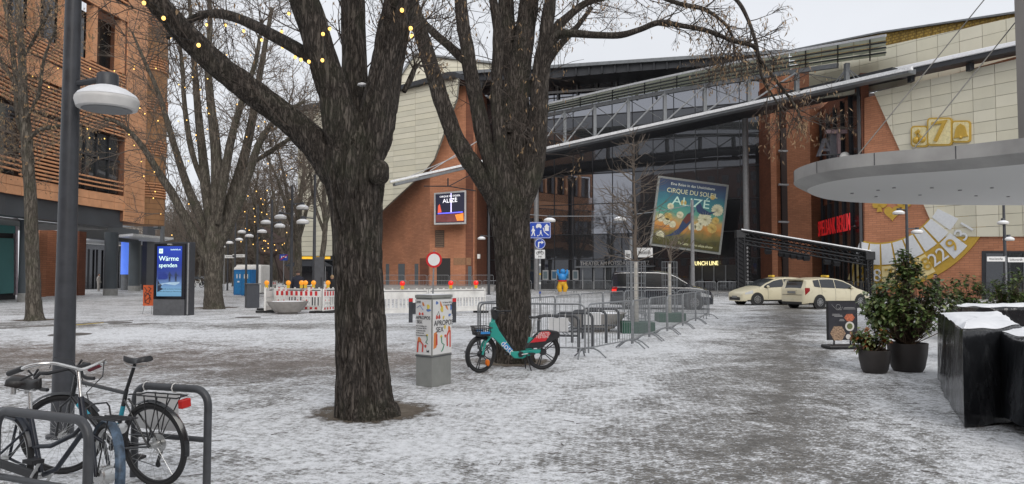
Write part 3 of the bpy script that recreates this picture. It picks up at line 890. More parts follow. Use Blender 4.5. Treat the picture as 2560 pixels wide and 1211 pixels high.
strip(S0, SE, 7.46, 13.75, -0.55, 0.3).build('inner_wall', VOID, TB)
slats(WA, WB_, 7.55, 11.7, 0.235)
slats(S0, WC, 11.75, 13.7, 0.235)
for a, b in ((WB_, WC), (s_of(-120), WA)):      # window groups
    nn_ = 4
    for i in range(nn_):
        x0, x1 = lerp(a, b, i / nn_) + .05, lerp(a, b, (i + 1) / nn_) - .05
        strip(x0, x1, 7.6, 9.9, -0.30, 0.05, 2).build('window_pane', GLASSC, TB, uv=False)
        strip(x0, x1, 10.0, 11.65, -0.30, 0.05, 2).build('window_pane', GLASSC, TB, uv=False)
        strip(x0 - .06, x0 + .03, 7.5, 11.7, -0.18, 0.16, 1).build('window_frame', DSTEEL, TB, uv=False)
    strip(a, b, 9.88, 10.02, -0.2, 0.14).build('window_frame', DSTEEL, TB, uv=False)
    for z in (7.75, 8.05, 8.35): strip(a, b, z, z + .1, 0.10, 0.1).build('rail_slat', TERRAD, TB, uv=False)
slats(S0, WC, 15.1, 16.6, 0.215)
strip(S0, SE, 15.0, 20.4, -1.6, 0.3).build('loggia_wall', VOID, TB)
for i in range(7):
    a = lerp(S0, SE, i / 6.3)
    strip(a, a + 0.5, 16.5, 20.4, -0.1, 0.5, 1).build('pier', TERRA, TB)
    strip(a + 0.9, min(SE, a + 3.6), 16.7, 20.2, -1.2, 0.1, 2).build('window_pane', GLASSC, TB, uv=False)
slats(S0, WC, 21.7, 26.4, 0.24)
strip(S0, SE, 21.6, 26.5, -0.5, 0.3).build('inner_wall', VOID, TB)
# tiled end pier, then the curved bays further on
e0, e1 = gxy(306, 54.2), gxy(357, 57.5)
PE = wallpl(e0, e1); LE = (e1 - e0).length; tE = (e1 - e0).normalized()
wall('pier_core', e0, e1, 5.6, 29, mat('tile_joint', (0, 0, 0)), TB, 3.0, -0.05)
z = 5.6; k = 0
while z < 28.5:
    for i in range(3):
        a, b = e0 + tE * (LE * i / 3 + .012), e0 + tE * (LE * (i + 1) / 3 - .012)
        o_ = PE[1] * random.uniform(0.02, 0.035)
        MB().prism([a + o_ + V((0, 0, z + .012)), b + o_ + V((0, 0, z + .012)), b + o_ + V((0, 0, z + .44)), a + o_ + V((0, 0, z + .44))], -PE[1] * .1).build('terracotta_tile', TERRA, TB, uv=False)
    z += 0.45
BAYM = brickmat('tan_tiles', (0.40, 0.21, 0.095), (0.36, 0.18, 0.08), (0.2, 0.1, 0.05), 1.2, 0.45, 0.02)
mb = MB(); c_ = gxy(352, 63)
mb.lathe([(1.75, 5.9), (1.75, 29.5)], 28, c_).build('bay', BAYM, TB, smooth=50)
for k in range(6):
    for j in range(9):
        zz = 8.2 + k * 3.6 + j * 0.22
        if j < 6: MB().lathe([(1.78, zz), (1.86, zz), (1.86, zz + .09), (1.78, zz + .09)], 24, c_).build('louvre_slat', TERRAD, TB, uv=False)
wall('end_wall', gxy(380, 66), gxy(404, 72), 8.5, 30.5, mat('buff_render', (0.42, 0.30, 0.155), 0.8, var=0.1, scale=0.5), TB, 3.0)
for k in range(7):
    zz = 6 + k * 3.5
    p = gxy(392, 68.8)
    MB().box(p + V((0, -0.1, zz + 1)), (0.9, 0.3, 2.2), rz=-0.7).build('window_pane', GLASSC, TB, uv=False)
MB().bar(gxy(404, 72) + V((0, 0, 4)), gxy(404, 72) + V((0, 0, 30.5)), 0.3, 0.3).build('downpipe', GREYM, TB)
# arcade columns
COLM = mat('column_slate', (0.062, 0.075, 0.085), 0.5, var=0.12, scale=1.0)
for x, d, r in ((66, 46, 0.42), (277, 60, 0.52), (336, 75, 0.56), (349, 88, 0.5), (-160, 33.5, .42)):
    p = gxy(x, d)
    MB().lathe([(r, 0.55), (r, 5.1)], 20, p).build('column', COLM, TB, smooth=40)
    MB().lathe([(r + .02, 0), (r + .02, 0.53), (r, 0.55)], 20, p).build('column_base', mat('base_stone', (0.26, 0.26, 0.25), 0.8), TB, smooth=40)
wall('arcade_beam', gxy(195, 66), gxy(345, 78), 5.0, 6.4, mat('arcade_grey', (0, 0, 0)), TB, 0.6)
wall('pier', gxy(96, 56), gxy(116, 56.5), 0, 5.2, BRICK, TB, 1.0)
wall('brick_wall', gxy(116, 58), gxy(193, 61), 0, 5.2, BRICK, TB, 1.0)
wall('pier', gxy(186, 60), gxy(196, 60), 0, 5.2, BRICKD, TB, 1.0)
# shop window with teal film
sa, sb = gxy(-260, 42), gxy(47, 51)
wall('shop_back', sa, sb, 0, 5.1, DSTEEL, TB, 0.4, -0.2)
TEAL = mat('teal_film', (0.075, 0.24, 0.235), 0.35, var=0.12, scale=0.4)
PSH = wallpl(sa, sb)
inset('shop_window', [(-150, 588), (33, 597), (33, 733), (-150, 745)], PSH, TEAL, TB, 0.05, 0.1)
inset('shop_window', [(-150, 540), (37, 551), (37, 584), (-150, 578)], PSH, TEAL, TB, 0.05, 0.1)
inset('shop_frame', [(36, 545), (41, 545), (41, 738), (36, 738)], PSH, mat('pale_pink', (0.45, 0.38, 0.42), 0.5), TB, 0.12, 0.2)
# recessed entrance: glass wall, lit blue column, white flat canopy
wall('entrance_glass', gxy(196, 84), gxy(352, 96), 0, 5.2, GLASSD, TB, 0.3)
for k in range(8):
    p = gxy(lerp(200, 345, k / 7), lerp(84, 95, k / 7) - 0.3)
    MB().bar(p, p + V((0, 0, 4.6)), 0.12, 0.2).build('glazing_post', DSTEEL, TB, uv=False)
p = gxy(312, 80)
MB().lathe([(0.42, 1.7), (0.42, 5.6)], 18, p).build('lit_column', mat('blue_screen', (0.10, 0.22, 0.85), 0.4, var=0.25, scale=0.8, emit=0.55), TB, smooth=40)
MB().lathe([(0.38, 0), (0.38, 1.7)], 18, p).build('column_base', GREYM, TB, smooth=40)
cp = [gxy(205, 78), gxy(330, 70), gxy(432, 78), gxy(350, 92), gxy(215, 92)]
MB().prism([q + V((0, 0, 5.35)) for q in cp], (0, 0, 0.22)).build('entrance_roof', mat('white_flashing', (0, 0, 0)), TB)
wall('sign_panel', gxy(366, 82), gxy(386, 84), 0, 8.5, mat('bay_dark', (0.04, 0.04, 0.045), 0.5), TB, 0.5)
wall('side_glass', gxy(352, 96), gxy(420, 100), 0, 5.2, GLASSC, TB, 0.3)

# ------------------------------------------------------------------ round canopy on the right
RCN = thing('round_canopy', 'big grey rounded entrance canopy hung on steel cables above terrace', 'canopy', (16, 25, 0))
def canopy_outline(z):
    near = [(2560, 432), (2480, 440), (2380, 452), (2280, 462), (2180, 472), (2100, 481), (2045, 482), (2016, 478)]
    pts = []
    H = z
    left = onZ(2012, 470, 4.25)
    pl = [onZ(2640, 403, 4.25), onZ(2560, 411, 4.25), onZ(2420, 424, 4.25), onZ(2280, 434, 4.25), onZ(2160, 443, 4.25), onZ(2085, 453, 4.25), onZ(2034, 466, 4.25), onZ(2018, 477, 4.25), onZ(2034, 489, 4.25), onZ(2075, 500, 4.25), onZ(2150, 507, 4.25), onZ(2260, 511, 4.25), onZ(2400, 513, 4.25), onZ(2640, 514, 4.25)]
    return pl
OL = canopy_outline(0)
def smooth_pts(P, n=6):
    out = []
    for i in range(len(P) - 1):
        p0, p1, p2, p3 = P[max(i - 1, 0)], P[i], P[i + 1], P[min(i + 2, len(P) - 1)]
        for k in range(n):
            t = k / n
            out.append(0.5 * ((2 * p1) + (p2 - p0) * t + (2 * p0 - 5 * p1 + 4 * p2 - p3) * t * t + (3 * p1 - p0 - 3 * p2 + p3) * t ** 3))
    out.append(P[-1]); return out
OS = smooth_pts([V((p.x, p.y, 0)) for p in OL], 6)
cen = V((sum(p.x for p in OS) / len(OS) + 3, sum(p.y for p in OS) / len(OS), 0))
def off_out(P, d):
    res = []
    for i, p in enumerate(P):
        t = (P[min(i + 1, len(P) - 1)] - P[max(i - 1, 0)]).normalized()
        n = V((t.y, -t.x, 0))
        if n.dot(p - cen) < 0: n = -n
        res.append(p + n * d)
    return res
A0, A1, A2 = OS, off_out(OS, 0.33), off_out(OS, 0.38)
mb = MB(); mb.prism([p + V((0, 0, 4.25)) for p in A0], (0, 0, 0.12)); mb.build('soffit', mat('soffit_white', (0.50, 0.50, 0.49), 0.6, var=0.04, scale=0.4), RCN)
mb = MB()
mb.grid([[p + V((0, 0, 4.25)) for p in A0], [p + V((0, 0, 4.44)) for p in A1], [p + V((0, 0, 4.47)) for p in A2], [p + V((0, 0, 4.80)) for p in A2], [p + V((0, 0, 4.83)) for p in A0]])
mb.build('fascia', mat('canopy_zinc', (0.30, 0.295, 0.285), 0.5, 0.1, var=0.2, scale=0.9, dirt=0.4), RCN, smooth=40, recalc=True)
mb = MB(); mb.prism([p + V((0, 0, 4.74)) for p in A0], (0, 0, 0.08)); mb.build('top_deck', GREYM, RCN)
for i in range(4, len(A2) - 4, 9):
    p = A2[i]
    MB().bar(p + V((0, 0, 4.48)), p + V((0, 0, 4.79)), 0.012, 0.02).build('fascia_joint', DSTEEL, RCN, uv=False)
DL = mat('downlight', (0.25, 0.25, 0.25), 0.4)
for x, y in ((2195, 476), (2235, 470), (2130, 484), (2330, 470), (2400, 476), (2300, 488), (2190, 492), (2480, 470), (2520, 492), (2440, 490)):
    p = onZ(x, y, 4.24); MB().lathe([(0.05, -0.02), (0.05, 0.01)], 10, p).build('downlight', DL, RCN, uv=False)
CAB = mat('cable', (0.12, 0.115, 0.105), 0.5, 0.6)
for (a, da), (b, db) in ((((2140, 394), 24.0), ((2475, -18), 25.0)), (((2283, 374), 22.5), ((2590, -8), 24.0))):
    MB().tube([onY(*a, da), onY(*b, db)], 0.018, 6).build('stay_cable', CAB, RCN)
# building edge at the far right that carries the canopy
EB = thing('corner_building', 'grey building edge at far right beside round canopy', 'building', (17, 22, 0))
ea = onY(2549, 600, 22.5)
MB().box((ea.x + 1.9, 22.75, 9.0), (3.0, 0.5, 8.0)).build('wall', mat('corner_grey', (0.26, 0.24, 0.22), 0.6, var=0.15, scale=0.6), EB)
MB().box((ea.x + 0.46, 22.46, 9.1), (0.12, 0.1, 7.5)).build('corner_profile', GREYM, EB)
MB().box((ea.x + 1.0, 22.46, 8.6), (0.7, 0.1, 5.5)).build('window_pane', GLASSC, EB)

# buildings behind the viewpoint: they stand in the glass reflections
def office(label, x0, x1, y, h, m):
    o = thing('office_building', label, 'building', ((x0 + x1) / 2, y, 0))
    MB().box(((x0 + x1) / 2, y - 6, h / 2), (x1 - x0, 12, h)).build('wall', m, o)
    nx = max(1, int((x1 - x0) / 4.0)); nz = int((h - 4) / 3.6)
    w0 = None
    for i in range(nx):
        for j in range(nz):
            c_ = (x0 + (i + .5) * (x1 - x0) / nx, y + 0.02, 5.2 + j * 3.6)
            if w0 is None:
                w0 = MB().box((0, 0, 0), (1.9, 0.12, 2.1)).build('window', PALE, o, local=True); w0.location = MW[o].inverted() @ V(c_)
                w0.data.materials[0] = GLASSC
            else:
                k_ = w0.copy(); col.objects.link(k_); k_.parent = o; k_.location = MW[o].inverted() @ V(c_)
OFB = mat('office_red', (0.20, 0.09, 0.065), 0.8, var=0.1)
office('red office block that shows only in the theatre glass', 28, 78, -30, 27, OFB)
office('tall brick block behind the viewpoint, reflected in glass', -62, 9, -30, 30, OFB)

FBD = thing('far_building', 'pale far building behind the bare trees at the street end', 'building', gxy(560, 210))
MB().box(gxy(520, 215) + V((0, 0, 7.5)), (46, 12, 15)).build('wall', mat('far_render', (0.30, 0.27, 0.24), 0.9, var=0.15, scale=0.2), FBD)
for i in range(13):
    for j in range(4): MB().box(gxy(520, 208.9) + V((-20 + i * 3.3, 0, 2.2 + j * 3.5)), (1.6, 0.2, 1.9)).build('window', GLASSC, FBD, uv=False)
MB().box(gxy(520, 215) + V((0, 0, 15.3)), (47, 12.6, 0.6)).build('roof', GREYM, FBD)
# ------------------------------------------------------------------ trees
def barkmat(name, lo, hi, green=0.25, sc_=1.0, bump=1.0):
    m = bpy.data.materials.new(name); t, b = nodes(m)
    tc = N(t, 'TexCoord')
    def ns(s, det, rough=0.6, zs=0.16, dist=0.4):
        mp = N(t, 'Mapping'); mp.inputs['Scale'].default_value = (1, 1, zs); t.links.new(tc.outputs['Object'], mp.inputs[0])
        n = N(t, 'TexNoise', Scale=s * sc_, Detail=det, Roughness=rough, Distortion=dist); t.links.new(mp.outputs[0], n.inputs['Vector'])
        return n.outputs['Fac']
    a = ns(17, 5); f = ns(60, 3, zs=0.3)
    ridge = math_(t, 'ABSOLUTE', math_(t, 'MULTIPLY_ADD', a, 2.0, -1.0))
    rr = ramp(t, ridge, [(0.0, (0, 0, 0)), (0.22, (1, 1, 1))])
    base = mixc(t, rr, lo, hi)
    base = mixc(t, 1.0, base, ramp(t, f, [(0.3, (0.7,) * 3), (0.7, (1.25,) * 3)]), 'MULTIPLY')
    g_ = N(t, 'TexNoise', Scale=1.6, Detail=4.0, Roughness=0.65); t.links.new(tc.outputs['Object'], g_.inputs['Vector'])
    gm = ramp(t, g_.outputs['Fac'], [(0.5, (0, 0, 0)), (0.72, (green,) * 3)])
    base = mixc(t, gm, base, (0.055, 0.065, 0.035))
    t.links.new(base, b.inputs['Base Color']); b.inputs['Roughness'].default_value = 0.9
    b.inputs['Specular IOR Level'].default_value = 0.25
    h = math_(t, 'ADD', math_(t, 'MULTIPLY', rr, 1.0), math_(t, 'MULTIPLY', f, 0.4))
    bp = N(t, 'Bump', Strength=bump, Distance=0.03); t.links.new(h, bp.inputs['Height']); t.links.new(bp.outputs[0], b.inputs['Normal'])
    return m
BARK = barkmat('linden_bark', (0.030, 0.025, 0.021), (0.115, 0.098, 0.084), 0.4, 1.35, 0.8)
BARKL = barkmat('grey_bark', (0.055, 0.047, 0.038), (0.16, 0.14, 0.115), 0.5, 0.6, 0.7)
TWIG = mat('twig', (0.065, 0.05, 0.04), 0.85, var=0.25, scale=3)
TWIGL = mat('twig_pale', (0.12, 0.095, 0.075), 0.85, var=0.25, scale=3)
BRACT = mat('seed_bract', (0.26, 0.17, 0.09), 0.8, var=0.2, scale=3)

def spline(P, n):
    out = []
    for i in range(len(P) - 1):
        p0, p1, p2, p3 = P[max(i - 1, 0)], P[i], P[i + 1], P[min(i + 2, len(P) - 1)]
        for k in range(n):
            t = k / n
            out.append(tuple(0.5 * ((2 * b) + (c - a) * t + (2 * a - 5 * b + 4 * c - d) * t * t + (3 * b - a - 3 * c + d) * t ** 3) for a, b, c, d in zip(p0, p1, p2, p3)))
    out.append(tuple(P[-1])); return out
from mathutils import noise as mn
def limb(mb, P, n=14, sub=5, rough=0.05, seed=0.0, ridges=0.0, wob=0.02, shrink=True):
    """P: list of (x, y, z, r)"""
    if n >= 10 and len(P) > 2 and seed < 100 and shrink: P = [(*P[0][:3], P[0][3] * 0.55)] + list(P[1:])
    Q = spline(P, sub)
    pts = [V(q[:3]) for q in Q]; rad = [max(0.003, q[3]) for q in Q]
    o = len(mb.v); k = len(pts); prev = None
    for i, p in enumerate(pts):
        t = (pts[min(i + 1, k - 1)] - pts[max(i - 1, 0)]).normalized()
        if prev is None: r = t.orthogonal().normalized()
        else:
            r = prev - t * prev.dot(t); r.normalize()
        prev = r; u = t.cross(r)
        p = p + V((mn.noise((p.z * 1.7 + seed, seed, 0)), mn.noise((seed, p.z * 1.7, 3)), 0)) * wob
        for j in range(n):
            a = 2 * math.pi * j / n
            d = r * math.cos(a) + u * math.sin(a)
            q = p + d * rad[i]
            f = 1 + rough * mn.noise((q * 3.0) + V((seed, 0, 0)))
            if ridges:
                rd = abs(mn.noise(V((q.x * 13 + seed, q.y * 13, q.z * 1.6)))) + 0.5 * abs(mn.noise(V((q.x * 27, q.y * 27 + seed, q.z * 3.0))))
                f += ridges * (min(rd, 0.35) - 0.2) * 0.05 / max(rad[i], 0.05) * 3
            q = p + d * rad[i] * f
            mb.v.append((q.x, q.y, q.z))
    for i in range(k - 1):
        for j in range(n):
            j2 = (j + 1) % n
            mb.f.append((o + i * n + j, o + i * n + j2, o + (i + 1) * n + j2, o + (i + 1) * n + j)); mb.m.append(0)
    mb.f.append(tuple(o + (k - 1) * n + j for j in range(n))); mb.m.append(0)
    return list(zip(pts, rad))
rng = random.Random(11)
def rvec(): return V((rng.gauss(0, 1), rng.gauss(0, 1), rng.gauss(0, 1)))
def visible(p, mar=160):
    if p.y < 1: return False
    x = CX + FPX * p.x / p.y; y = HOR - FPX * (p.z - EYE) / p.y
    return -mar < x < 2560 + mar and -mar < y < 1300
def grow(mb, p, d, L, r, lvl, up=0.03, bract=0.0, kids=4, cb=None):
    ns = 3 if lvl == 0 else 4
    pts = [p]; dirs = [d]
    for i in range(ns):
        d = (d + rvec() * 0.17 + V((0, 0, up))).normalized()
        p = p + d * (L / ns); pts.append(p); dirs.append(d)
    mb.tube(pts, [r * (1 - 0.65 * i / ns) for i in range(ns + 1)], 3 if r < 0.012 else 5, cap=False)
    if lvl > 0:
        for _ in range(kids):
            t = rng.uniform(0.2, 1.0) * ns; i = min(int(t), ns - 1)
            q = pts[i].lerp(pts[i + 1], t - i)
            if not visible(q): continue
            ax = rvec(); ax = (ax - dirs[i] * ax.dot(dirs[i])).normalized()
            an = rng.uniform(0.5, 1.05)
            grow(mb, q, (dirs[i] * math.cos(an) + ax * math.sin(an)).normalized(), L * rng.uniform(0.38, 0.66), max(r * 0.58, rmin[0]), lvl - 1, up, bract, kids, cb)
    elif bract and rng.random() < bract and cb is not None:
        for _ in range(rng.randint(1, 2)):
            q = pts[-1] + rvec() * 0.02
            dn = (V((0, 0, -1)) + rvec() * 0.35).normalized(); sd = dn.orthogonal().normalized() * bs[0] * 0.16
            l_ = bs[0] * rng.uniform(0.6, 1.2)
            cb.add([q, q + dn * l_ * .5 + sd, q + dn * l_, q + dn * l_ * .5 - sd + rvec() * .004], [(0, 1, 2, 3)])
rmin = [0.003]; bs = [0.07]
def guide(D, pts): return [(*onY(x, y, D + dd), wd / 2 * (D + dd) / FPX) for x, y, wd, dd in pts]
def twigs_on(mb, path, n, L, r, lvl, up=0.02, t0=0.25, bract=0.0, cb=None, kids=4):
    k = len(path)
    for _ in range(n):
        t = lerp(t0, 1.0, rng.random() ** 0.8) * (k - 1); i = min(int(t), k - 2)
        p = path[i][0].lerp(path[i + 1][0], t - i); rr = path[i][1]
        if not visible(p, 250): continue
        tg = (path[i + 1][0] - path[i][0]).normalized()
        ax = rvec(); ax = (ax - tg * ax.dot(tg)).normalized(); an = rng.uniform(0.5, 1.1)
        d = (tg * math.cos(an) + ax * math.sin(an)).normalized()
        grow(mb, p + d * rr * 0.6, d, L * rng.uniform(0.6, 1.3), min(r, rr * 0.6) * rng.uniform(0.7, 1.1), lvl, up, bract, kids, cb)

# --- the big linden
T1 = thing('linden_tree', 'thick dark linden trunk with burl, standing beside the poster cabinet', 'tree', G(915, 1040))
D1 = G(915, 1040).y
mb = MB()
trunk = [(917, 1062, 193, 0), (917, 1040, 158, 0), (912, 1012, 136, 0), (908, 950, 125, 0), (903, 860, 118, 0), (898, 740, 113, 0), (894, 620, 115, 0), (892, 540, 124, 0), (889, 470, 136, 0), (884, 410, 144, 0), (880, 350, 125, 0.02), (880, 290, 98, 0.05)]
limb(mb, guide(D1, trunk), 110, 9, 0.07, 1.0, 1.0, 0.012, False)
g1 = []
g1.append(limb(mb, guide(D1, [(875, 480, 100, 0), (842, 425, 95, -.02), (800, 375, 76, -.06), (720, 297, 62, -.15), (620, 222, 61, -.3), (520, 142, 57, -.45), (430, 50, 52, -.6), (372, -20, 48, -.75), (280, -130, 40, -1)]), 40, 7, 0.08, 2.0, 0.6, 0.02))
g1.append(limb(mb, guide(D1, [(870, 430, 93, -.1), (858, 330, 89, -.15), (832, 230, 77, -.2), (800, 120, 69, -.25), (768, 20, 68, -.3), (735, -80, 59, -.4), (690, -220, 46, -.5)]), 44, 7, 0.07, 3.0, 0.6))
g1.append(limb(mb, guide(D1, [(895, 340, 70, .35), (888, 240, 60, .4), (885, 120, 58, .42), (882, 0, 58, .45), (878, -160, 46, .5)]), 36, 6, 0.06, 4.0, 0.5))
g1.append(limb(mb, guide(D1, [(900, 440, 103, .02), (925, 360, 96, .02), (948, 270, 88, .04), (968, 170, 79, .06), (985, 70, 77, .1), (1008, -40, 72, .15), (1040, -180, 57, .2)]), 44, 7, 0.07, 5.0, 0.6))
g1.append(limb(mb, guide(D1, [(915, 470, 64, -.10), (935, 370, 53, -.16), (955, 230, 38, -.22), (985, 110, 32, -.25), (1015, 0, 34, -.3), (1045, -120, 29, -.3)]), 30, 7, 0.07, 6.0, 0.5))
g1.append(limb(mb, guide(D1, [(795, 165, 40, -.2), (750, 128, 33, -.1), (690, 93, 30, .1), (620, 55, 27, .3), (560, 36, 24, .5), (505, 38, 19, .7), (460, 62, 14, .9), (420, 95, 9, 1.1)]), 18, 6, 0.08, 7.0))
g1.append(limb(mb, guide(D1, [(1010, 230, 22, .1), (1025, 200, 15, .15), (1040, 160, 11, .2)]), 10, 4))
# burl
o_ = len(mb.v); mb.sphere(onY(948, 432, D1 - .26), 0.125, 16, sq=(1.05, 0.95, 1.15))
for i in range(o_, len(mb.v)):
    q = V(mb.v[i]); c_ = onY(948, 432, D1 - .26); dd = (q - c_)
    f = 1 + 0.22 * mn.noise(q * 7); h_ = (q - onY(956, 428, D1 - .40)).length
    if h_ < 0.06: f *= 0.80 + 0.2 * (h_ / 0.06)
    mb.v[i] = tuple(c_ + dd * f)
T1m = mb.build('trunk', BARK, T1, smooth=80, uv=False)
mb = MB(); cb = MB()
rmin[0] = 0.0028; bs[0] = 0.07
for gi, (n_, L_) in enumerate(((10, 1.0), (12, 1.1), (8, 1.0), (12, 1.0), (8, .9), (16, .8), (8, .5))):
    twigs_on(mb, g1[gi], n_, L_, 0.012, 2, 0.02, 0.3, 0.25, cb)
mb.build('crown', TWIG, T1, uv=False)
cb.build('seed_bracts', BRACT, T1, uv=False, kind='stuff')
mb = MB()
for x, y, s_, dd in ((905, 212, .05, .12), (826, 360, .03, -.22)):
    mb.sphere(onY(x, y, D1 + dd), s_, 8, sq=(1.2, 0.8, 0.5))
mb.build('snow_patch', SNOW, T1, smooth=60, uv=False)
# --- second linden behind the hire bike
pb2 = G(1285, 912); D2 = pb2.y + 0.35
T2 = thing('linden_tree', 'many-stemmed dark linden with long side branch, behind the turquoise hire bike', 'tree', (pb2.x, D2, 0), group='lindens on the square')
T1['group'] = 'lindens on the square'
mb = MB(); g2 = []
limb(mb, guide(D2, [(1286, 930, 121, 0), (1286, 912, 104, 0), (1285, 880, 91, 0), (1284, 800, 84, 0), (1283, 700, 82, 0), (1281, 620, 86, 0), (1276, 550, 95, 0), (1272, 500, 104, 0), (1272, 450, 93, .03), (1275, 400, 74, .06)]), 90, 8, 0.07, 11.0, 1.0, 0.012, False)
LB = [
 [(1262, 545, 70, -.05), (1236, 488, 52, -.08), (1195, 430, 46, -.12), (1150, 365, 43, -.2), (1110, 270, 40, -.3), (1076, 160, 38, -.35), (1042, 50, 36, -.45), (1018, -50, 32, -.5), (990, -160, 24, -.6)],
 [(1266, 535, 60, -.18), (1245, 450, 46, -.2), (1215, 360, 40, -.22), (1190, 250, 37, -.25), (1170, 140, 34, -.3), (1155, 40, 31, -.3), (1148, -70, 26, -.35)],
 [(1272, 520, 50, -.3), (1262, 430, 44, -.3), (1248, 330, 32, -.28), (1241, 230, 28, -.25), (1246, 120, 27, -.25), (1240, 40, 22, -.2), (1222, -60, 18, -.2)],
 [(1278, 520, 90, .05), (1284, 400, 84, .06), (1288, 300, 74, .08), (1293, 200, 60, .1), (1312, 90, 50, .15), (1322, 0, 46, .2), (1330, -120, 36, .2)],
 [(1286, 260, 50, .2), (1276, 160, 44, .25), (1268, 60, 40, .3), (1262, -60, 32, .4)],
 [(1296, 540, 80, -.12), (1322, 450, 62, -.15), (1340, 370, 50, -.16), (1346, 280, 46, -.2), (1352, 180, 42, -.2), (1364, 90, 34, -.25), (1376, -10, 28, -.3), (1385, -100, 22, -.3)],
 [(1350, 250, 26, -.25), (1362, 160, 26, -.35), (1385, 98, 24, -.5), (1420, 84, 21, -.7), (1490, 88, 18, -1), (1552, 88, 17, -1.2), (1600, 74, 15, -1.3), (1648, 57, 15, -1.5), (1710, 66, 13, -1.7), (1770, 78, 12, -1.9), (1830, 102, 11, -2.1), (1882, 116, 11, -2.2), (1900, 150, 10, -2.2), (1940, 200, 8, -2.3), (1985, 262, 6, -2.4), (2005, 300, 4, -2.4)],
 [(1362, 180, 26, -.2), (1380, 90, 25, -.1), (1420, 42, 20, 0), (1470, 6, 17, .1), (1540, -10, 15, .2), (1640, -14, 12, .2)],
 [(1180, 175, 26, -.2), (1150, 140, 24, .1), (1112, 106, 22, .3), (1080, 78, 19, .5), (1050, 40, 16, .7), (1035, -20, 14, .9)],
 [(1610, -20, 12, -.6), (1700, 10, 11, -.8), (1762, 24, 10, -.9), (1806, 55, 8, -1), (1828, 90, 7, -1), (1838, 140, 5, -1.1)],
 [(1800, -30, 11, -1.6), (1845, 5, 10, -1.7), (1870, 50, 9, -1.8), (1890, 110, 9, -2.1), (1905, 190, 7, -2.2), (1935, 245, 5, -2.3), (1960, 280, 3, -2.3)],
 [(1305, 250, 30, .3), (1345, 190, 26, .5), (1385, 130, 20, .8), (1440, 70, 14, 1.0), (1480, 20, 10, 1.2)],
]
for i, p in enumerate(LB): g2.append(limb(mb, guide(D2, p), 26 if p[0][2] > 30 else 12, 6, 0.08, 20.0 + i, 0.5 if p[0][2] > 30 else 0))
for x, y, s_ in ((1275, 320, .09), (1350, 250, .11), (1115, 330, .05), (1222, 345, .05), (1345, 385, .06)):
    mb.sphere(onY(x, y, D2 - .25), s_, 8, sq=(1, 1, 1.2))
mb.build('trunk', BARK, T2, smooth=80, uv=False)
mb = MB(); cb = MB(); rmin[0] = 0.0034; bs[0] = 0.09
for gi, (n_, L_, lv) in enumerate(((16, 1.0, 2), (14, 1.0, 2), (10, .9, 2), (12, 1.1, 2), (10, 1.0, 2), (16, 1.1, 2), (34, .7, 2), (22, 1.0, 2), (16, .9, 2), (24, .7, 2), (18, .6, 2), (16, .8, 2))):
    twigs_on(mb, g2[gi], n_, L_, 0.013, lv, -0.03 if gi in (6, 9, 10) else 0.02, 0.2 if gi > 5 else 0.45, 0.6 if gi > 5 else 0.35, cb)
twigs_on(mb, g2[5][:14], 16, 1.1, 0.014, 2, -0.05, 0.3, 0.3, cb)
mb.build('crown', TWIG, T2, uv=False); cb.build('seed_bracts', BRACT, T2, uv=False, kind='stuff')
# --- third tree left of the striped barriers
pb3 = G(534, 773); D3 = pb3.y
T3 = thing('linden_tree', 'grey spreading linden hung with small warm lights, beside the advertising screen', 'tree', pb3, group='lindens on the square')
mb = MB(); g3 = []
limb(mb, guide(D3, [(535, 782, 66, 0), (535, 772, 54, 0), (534, 755, 46, 0), (534, 720, 42, 0), (534, 680, 43, 0), (534, 640, 48, 0), (536, 590, 44, 0), (540, 540, 34, 0)]), 40, 6, 0.07, 31, 0.8, 0.02, False)
LC = [
 [(525, 665, 28, -.2), (500, 615, 26, -.3), (465, 550, 23, -.5), (425, 475, 20, -.8), (392, 425, 17, -1), (362, 375, 14, -1.4), (325, 330, 11, -1.7), (290, 305, 9, -2), (262, 298, 6, -2.2)],
 [(528, 610, 24, .3), (500, 540, 22, .6), (470, 470, 20, 1), (445, 395, 17, 1.3), (420, 310, 14, 1.6), (395, 230, 11, 2), (360, 150, 8, 2.2), (330, 80, 5, 2.4)],
 [(532, 600, 28, 0), (518, 500, 25, .2), (508, 400, 22, .4), (497, 300, 19, .6), (488, 190, 15, .8), (480, 80, 11, 1), (470, -40, 8, 1)],
 [(538, 580, 34, 0), (543, 480, 30, -.2), (540, 380, 26, -.4), (528, 270, 21, -.5), (520, 170, 17, -.5), (525, 60, 13, -.4), (520, -50, 9, -.4)],
 [(545, 600, 32, .2), (575, 510, 28, .4), (603, 420, 25, .6), (625, 330, 21, .9), (640, 240, 17, 1.2), (660, 130, 13, 1.4), (680, 20, 9, 1.6)],
 [(545, 560, 26, -.4), (560, 450, 22, -.8), (580, 340, 19, -1.1), (610, 240, 15, -1.4), (640, 150, 11, -1.6), (655, 50, 8, -1.8)],
 [(540, 640, 22, -.3), (585, 540, 22, -.8), (620, 440, 20, -1.2), (652, 350, 16, -1.6), (700, 290, 12, -2), (760, 255, 8, -2.3)],
 [(510, 470, 16, .3), (480, 380, 14, .2), (462, 270, 12, 0), (455, 160, 9, -.2), (440, 40, 6, -.4)],
 [(605, 420, 14, .4), (660, 390, 12, 0), (720, 350, 9, -.6), (770, 330, 6, -1)],
]
for i, p in enumerate(LC): g3.append(limb(mb, guide(D3, p), 14, 5, 0.07, 40.0 + i))
mb.build('trunk', BARKL, T3, smooth=80, uv=False)
mb = MB(); cb = MB(); rmin[0] = 0.0065; bs[0] = 0.12
for p in g3: twigs_on(mb, p, 26, 2.4, 0.028, 2, 0.03, 0.25, 0.15, cb, kids=5)
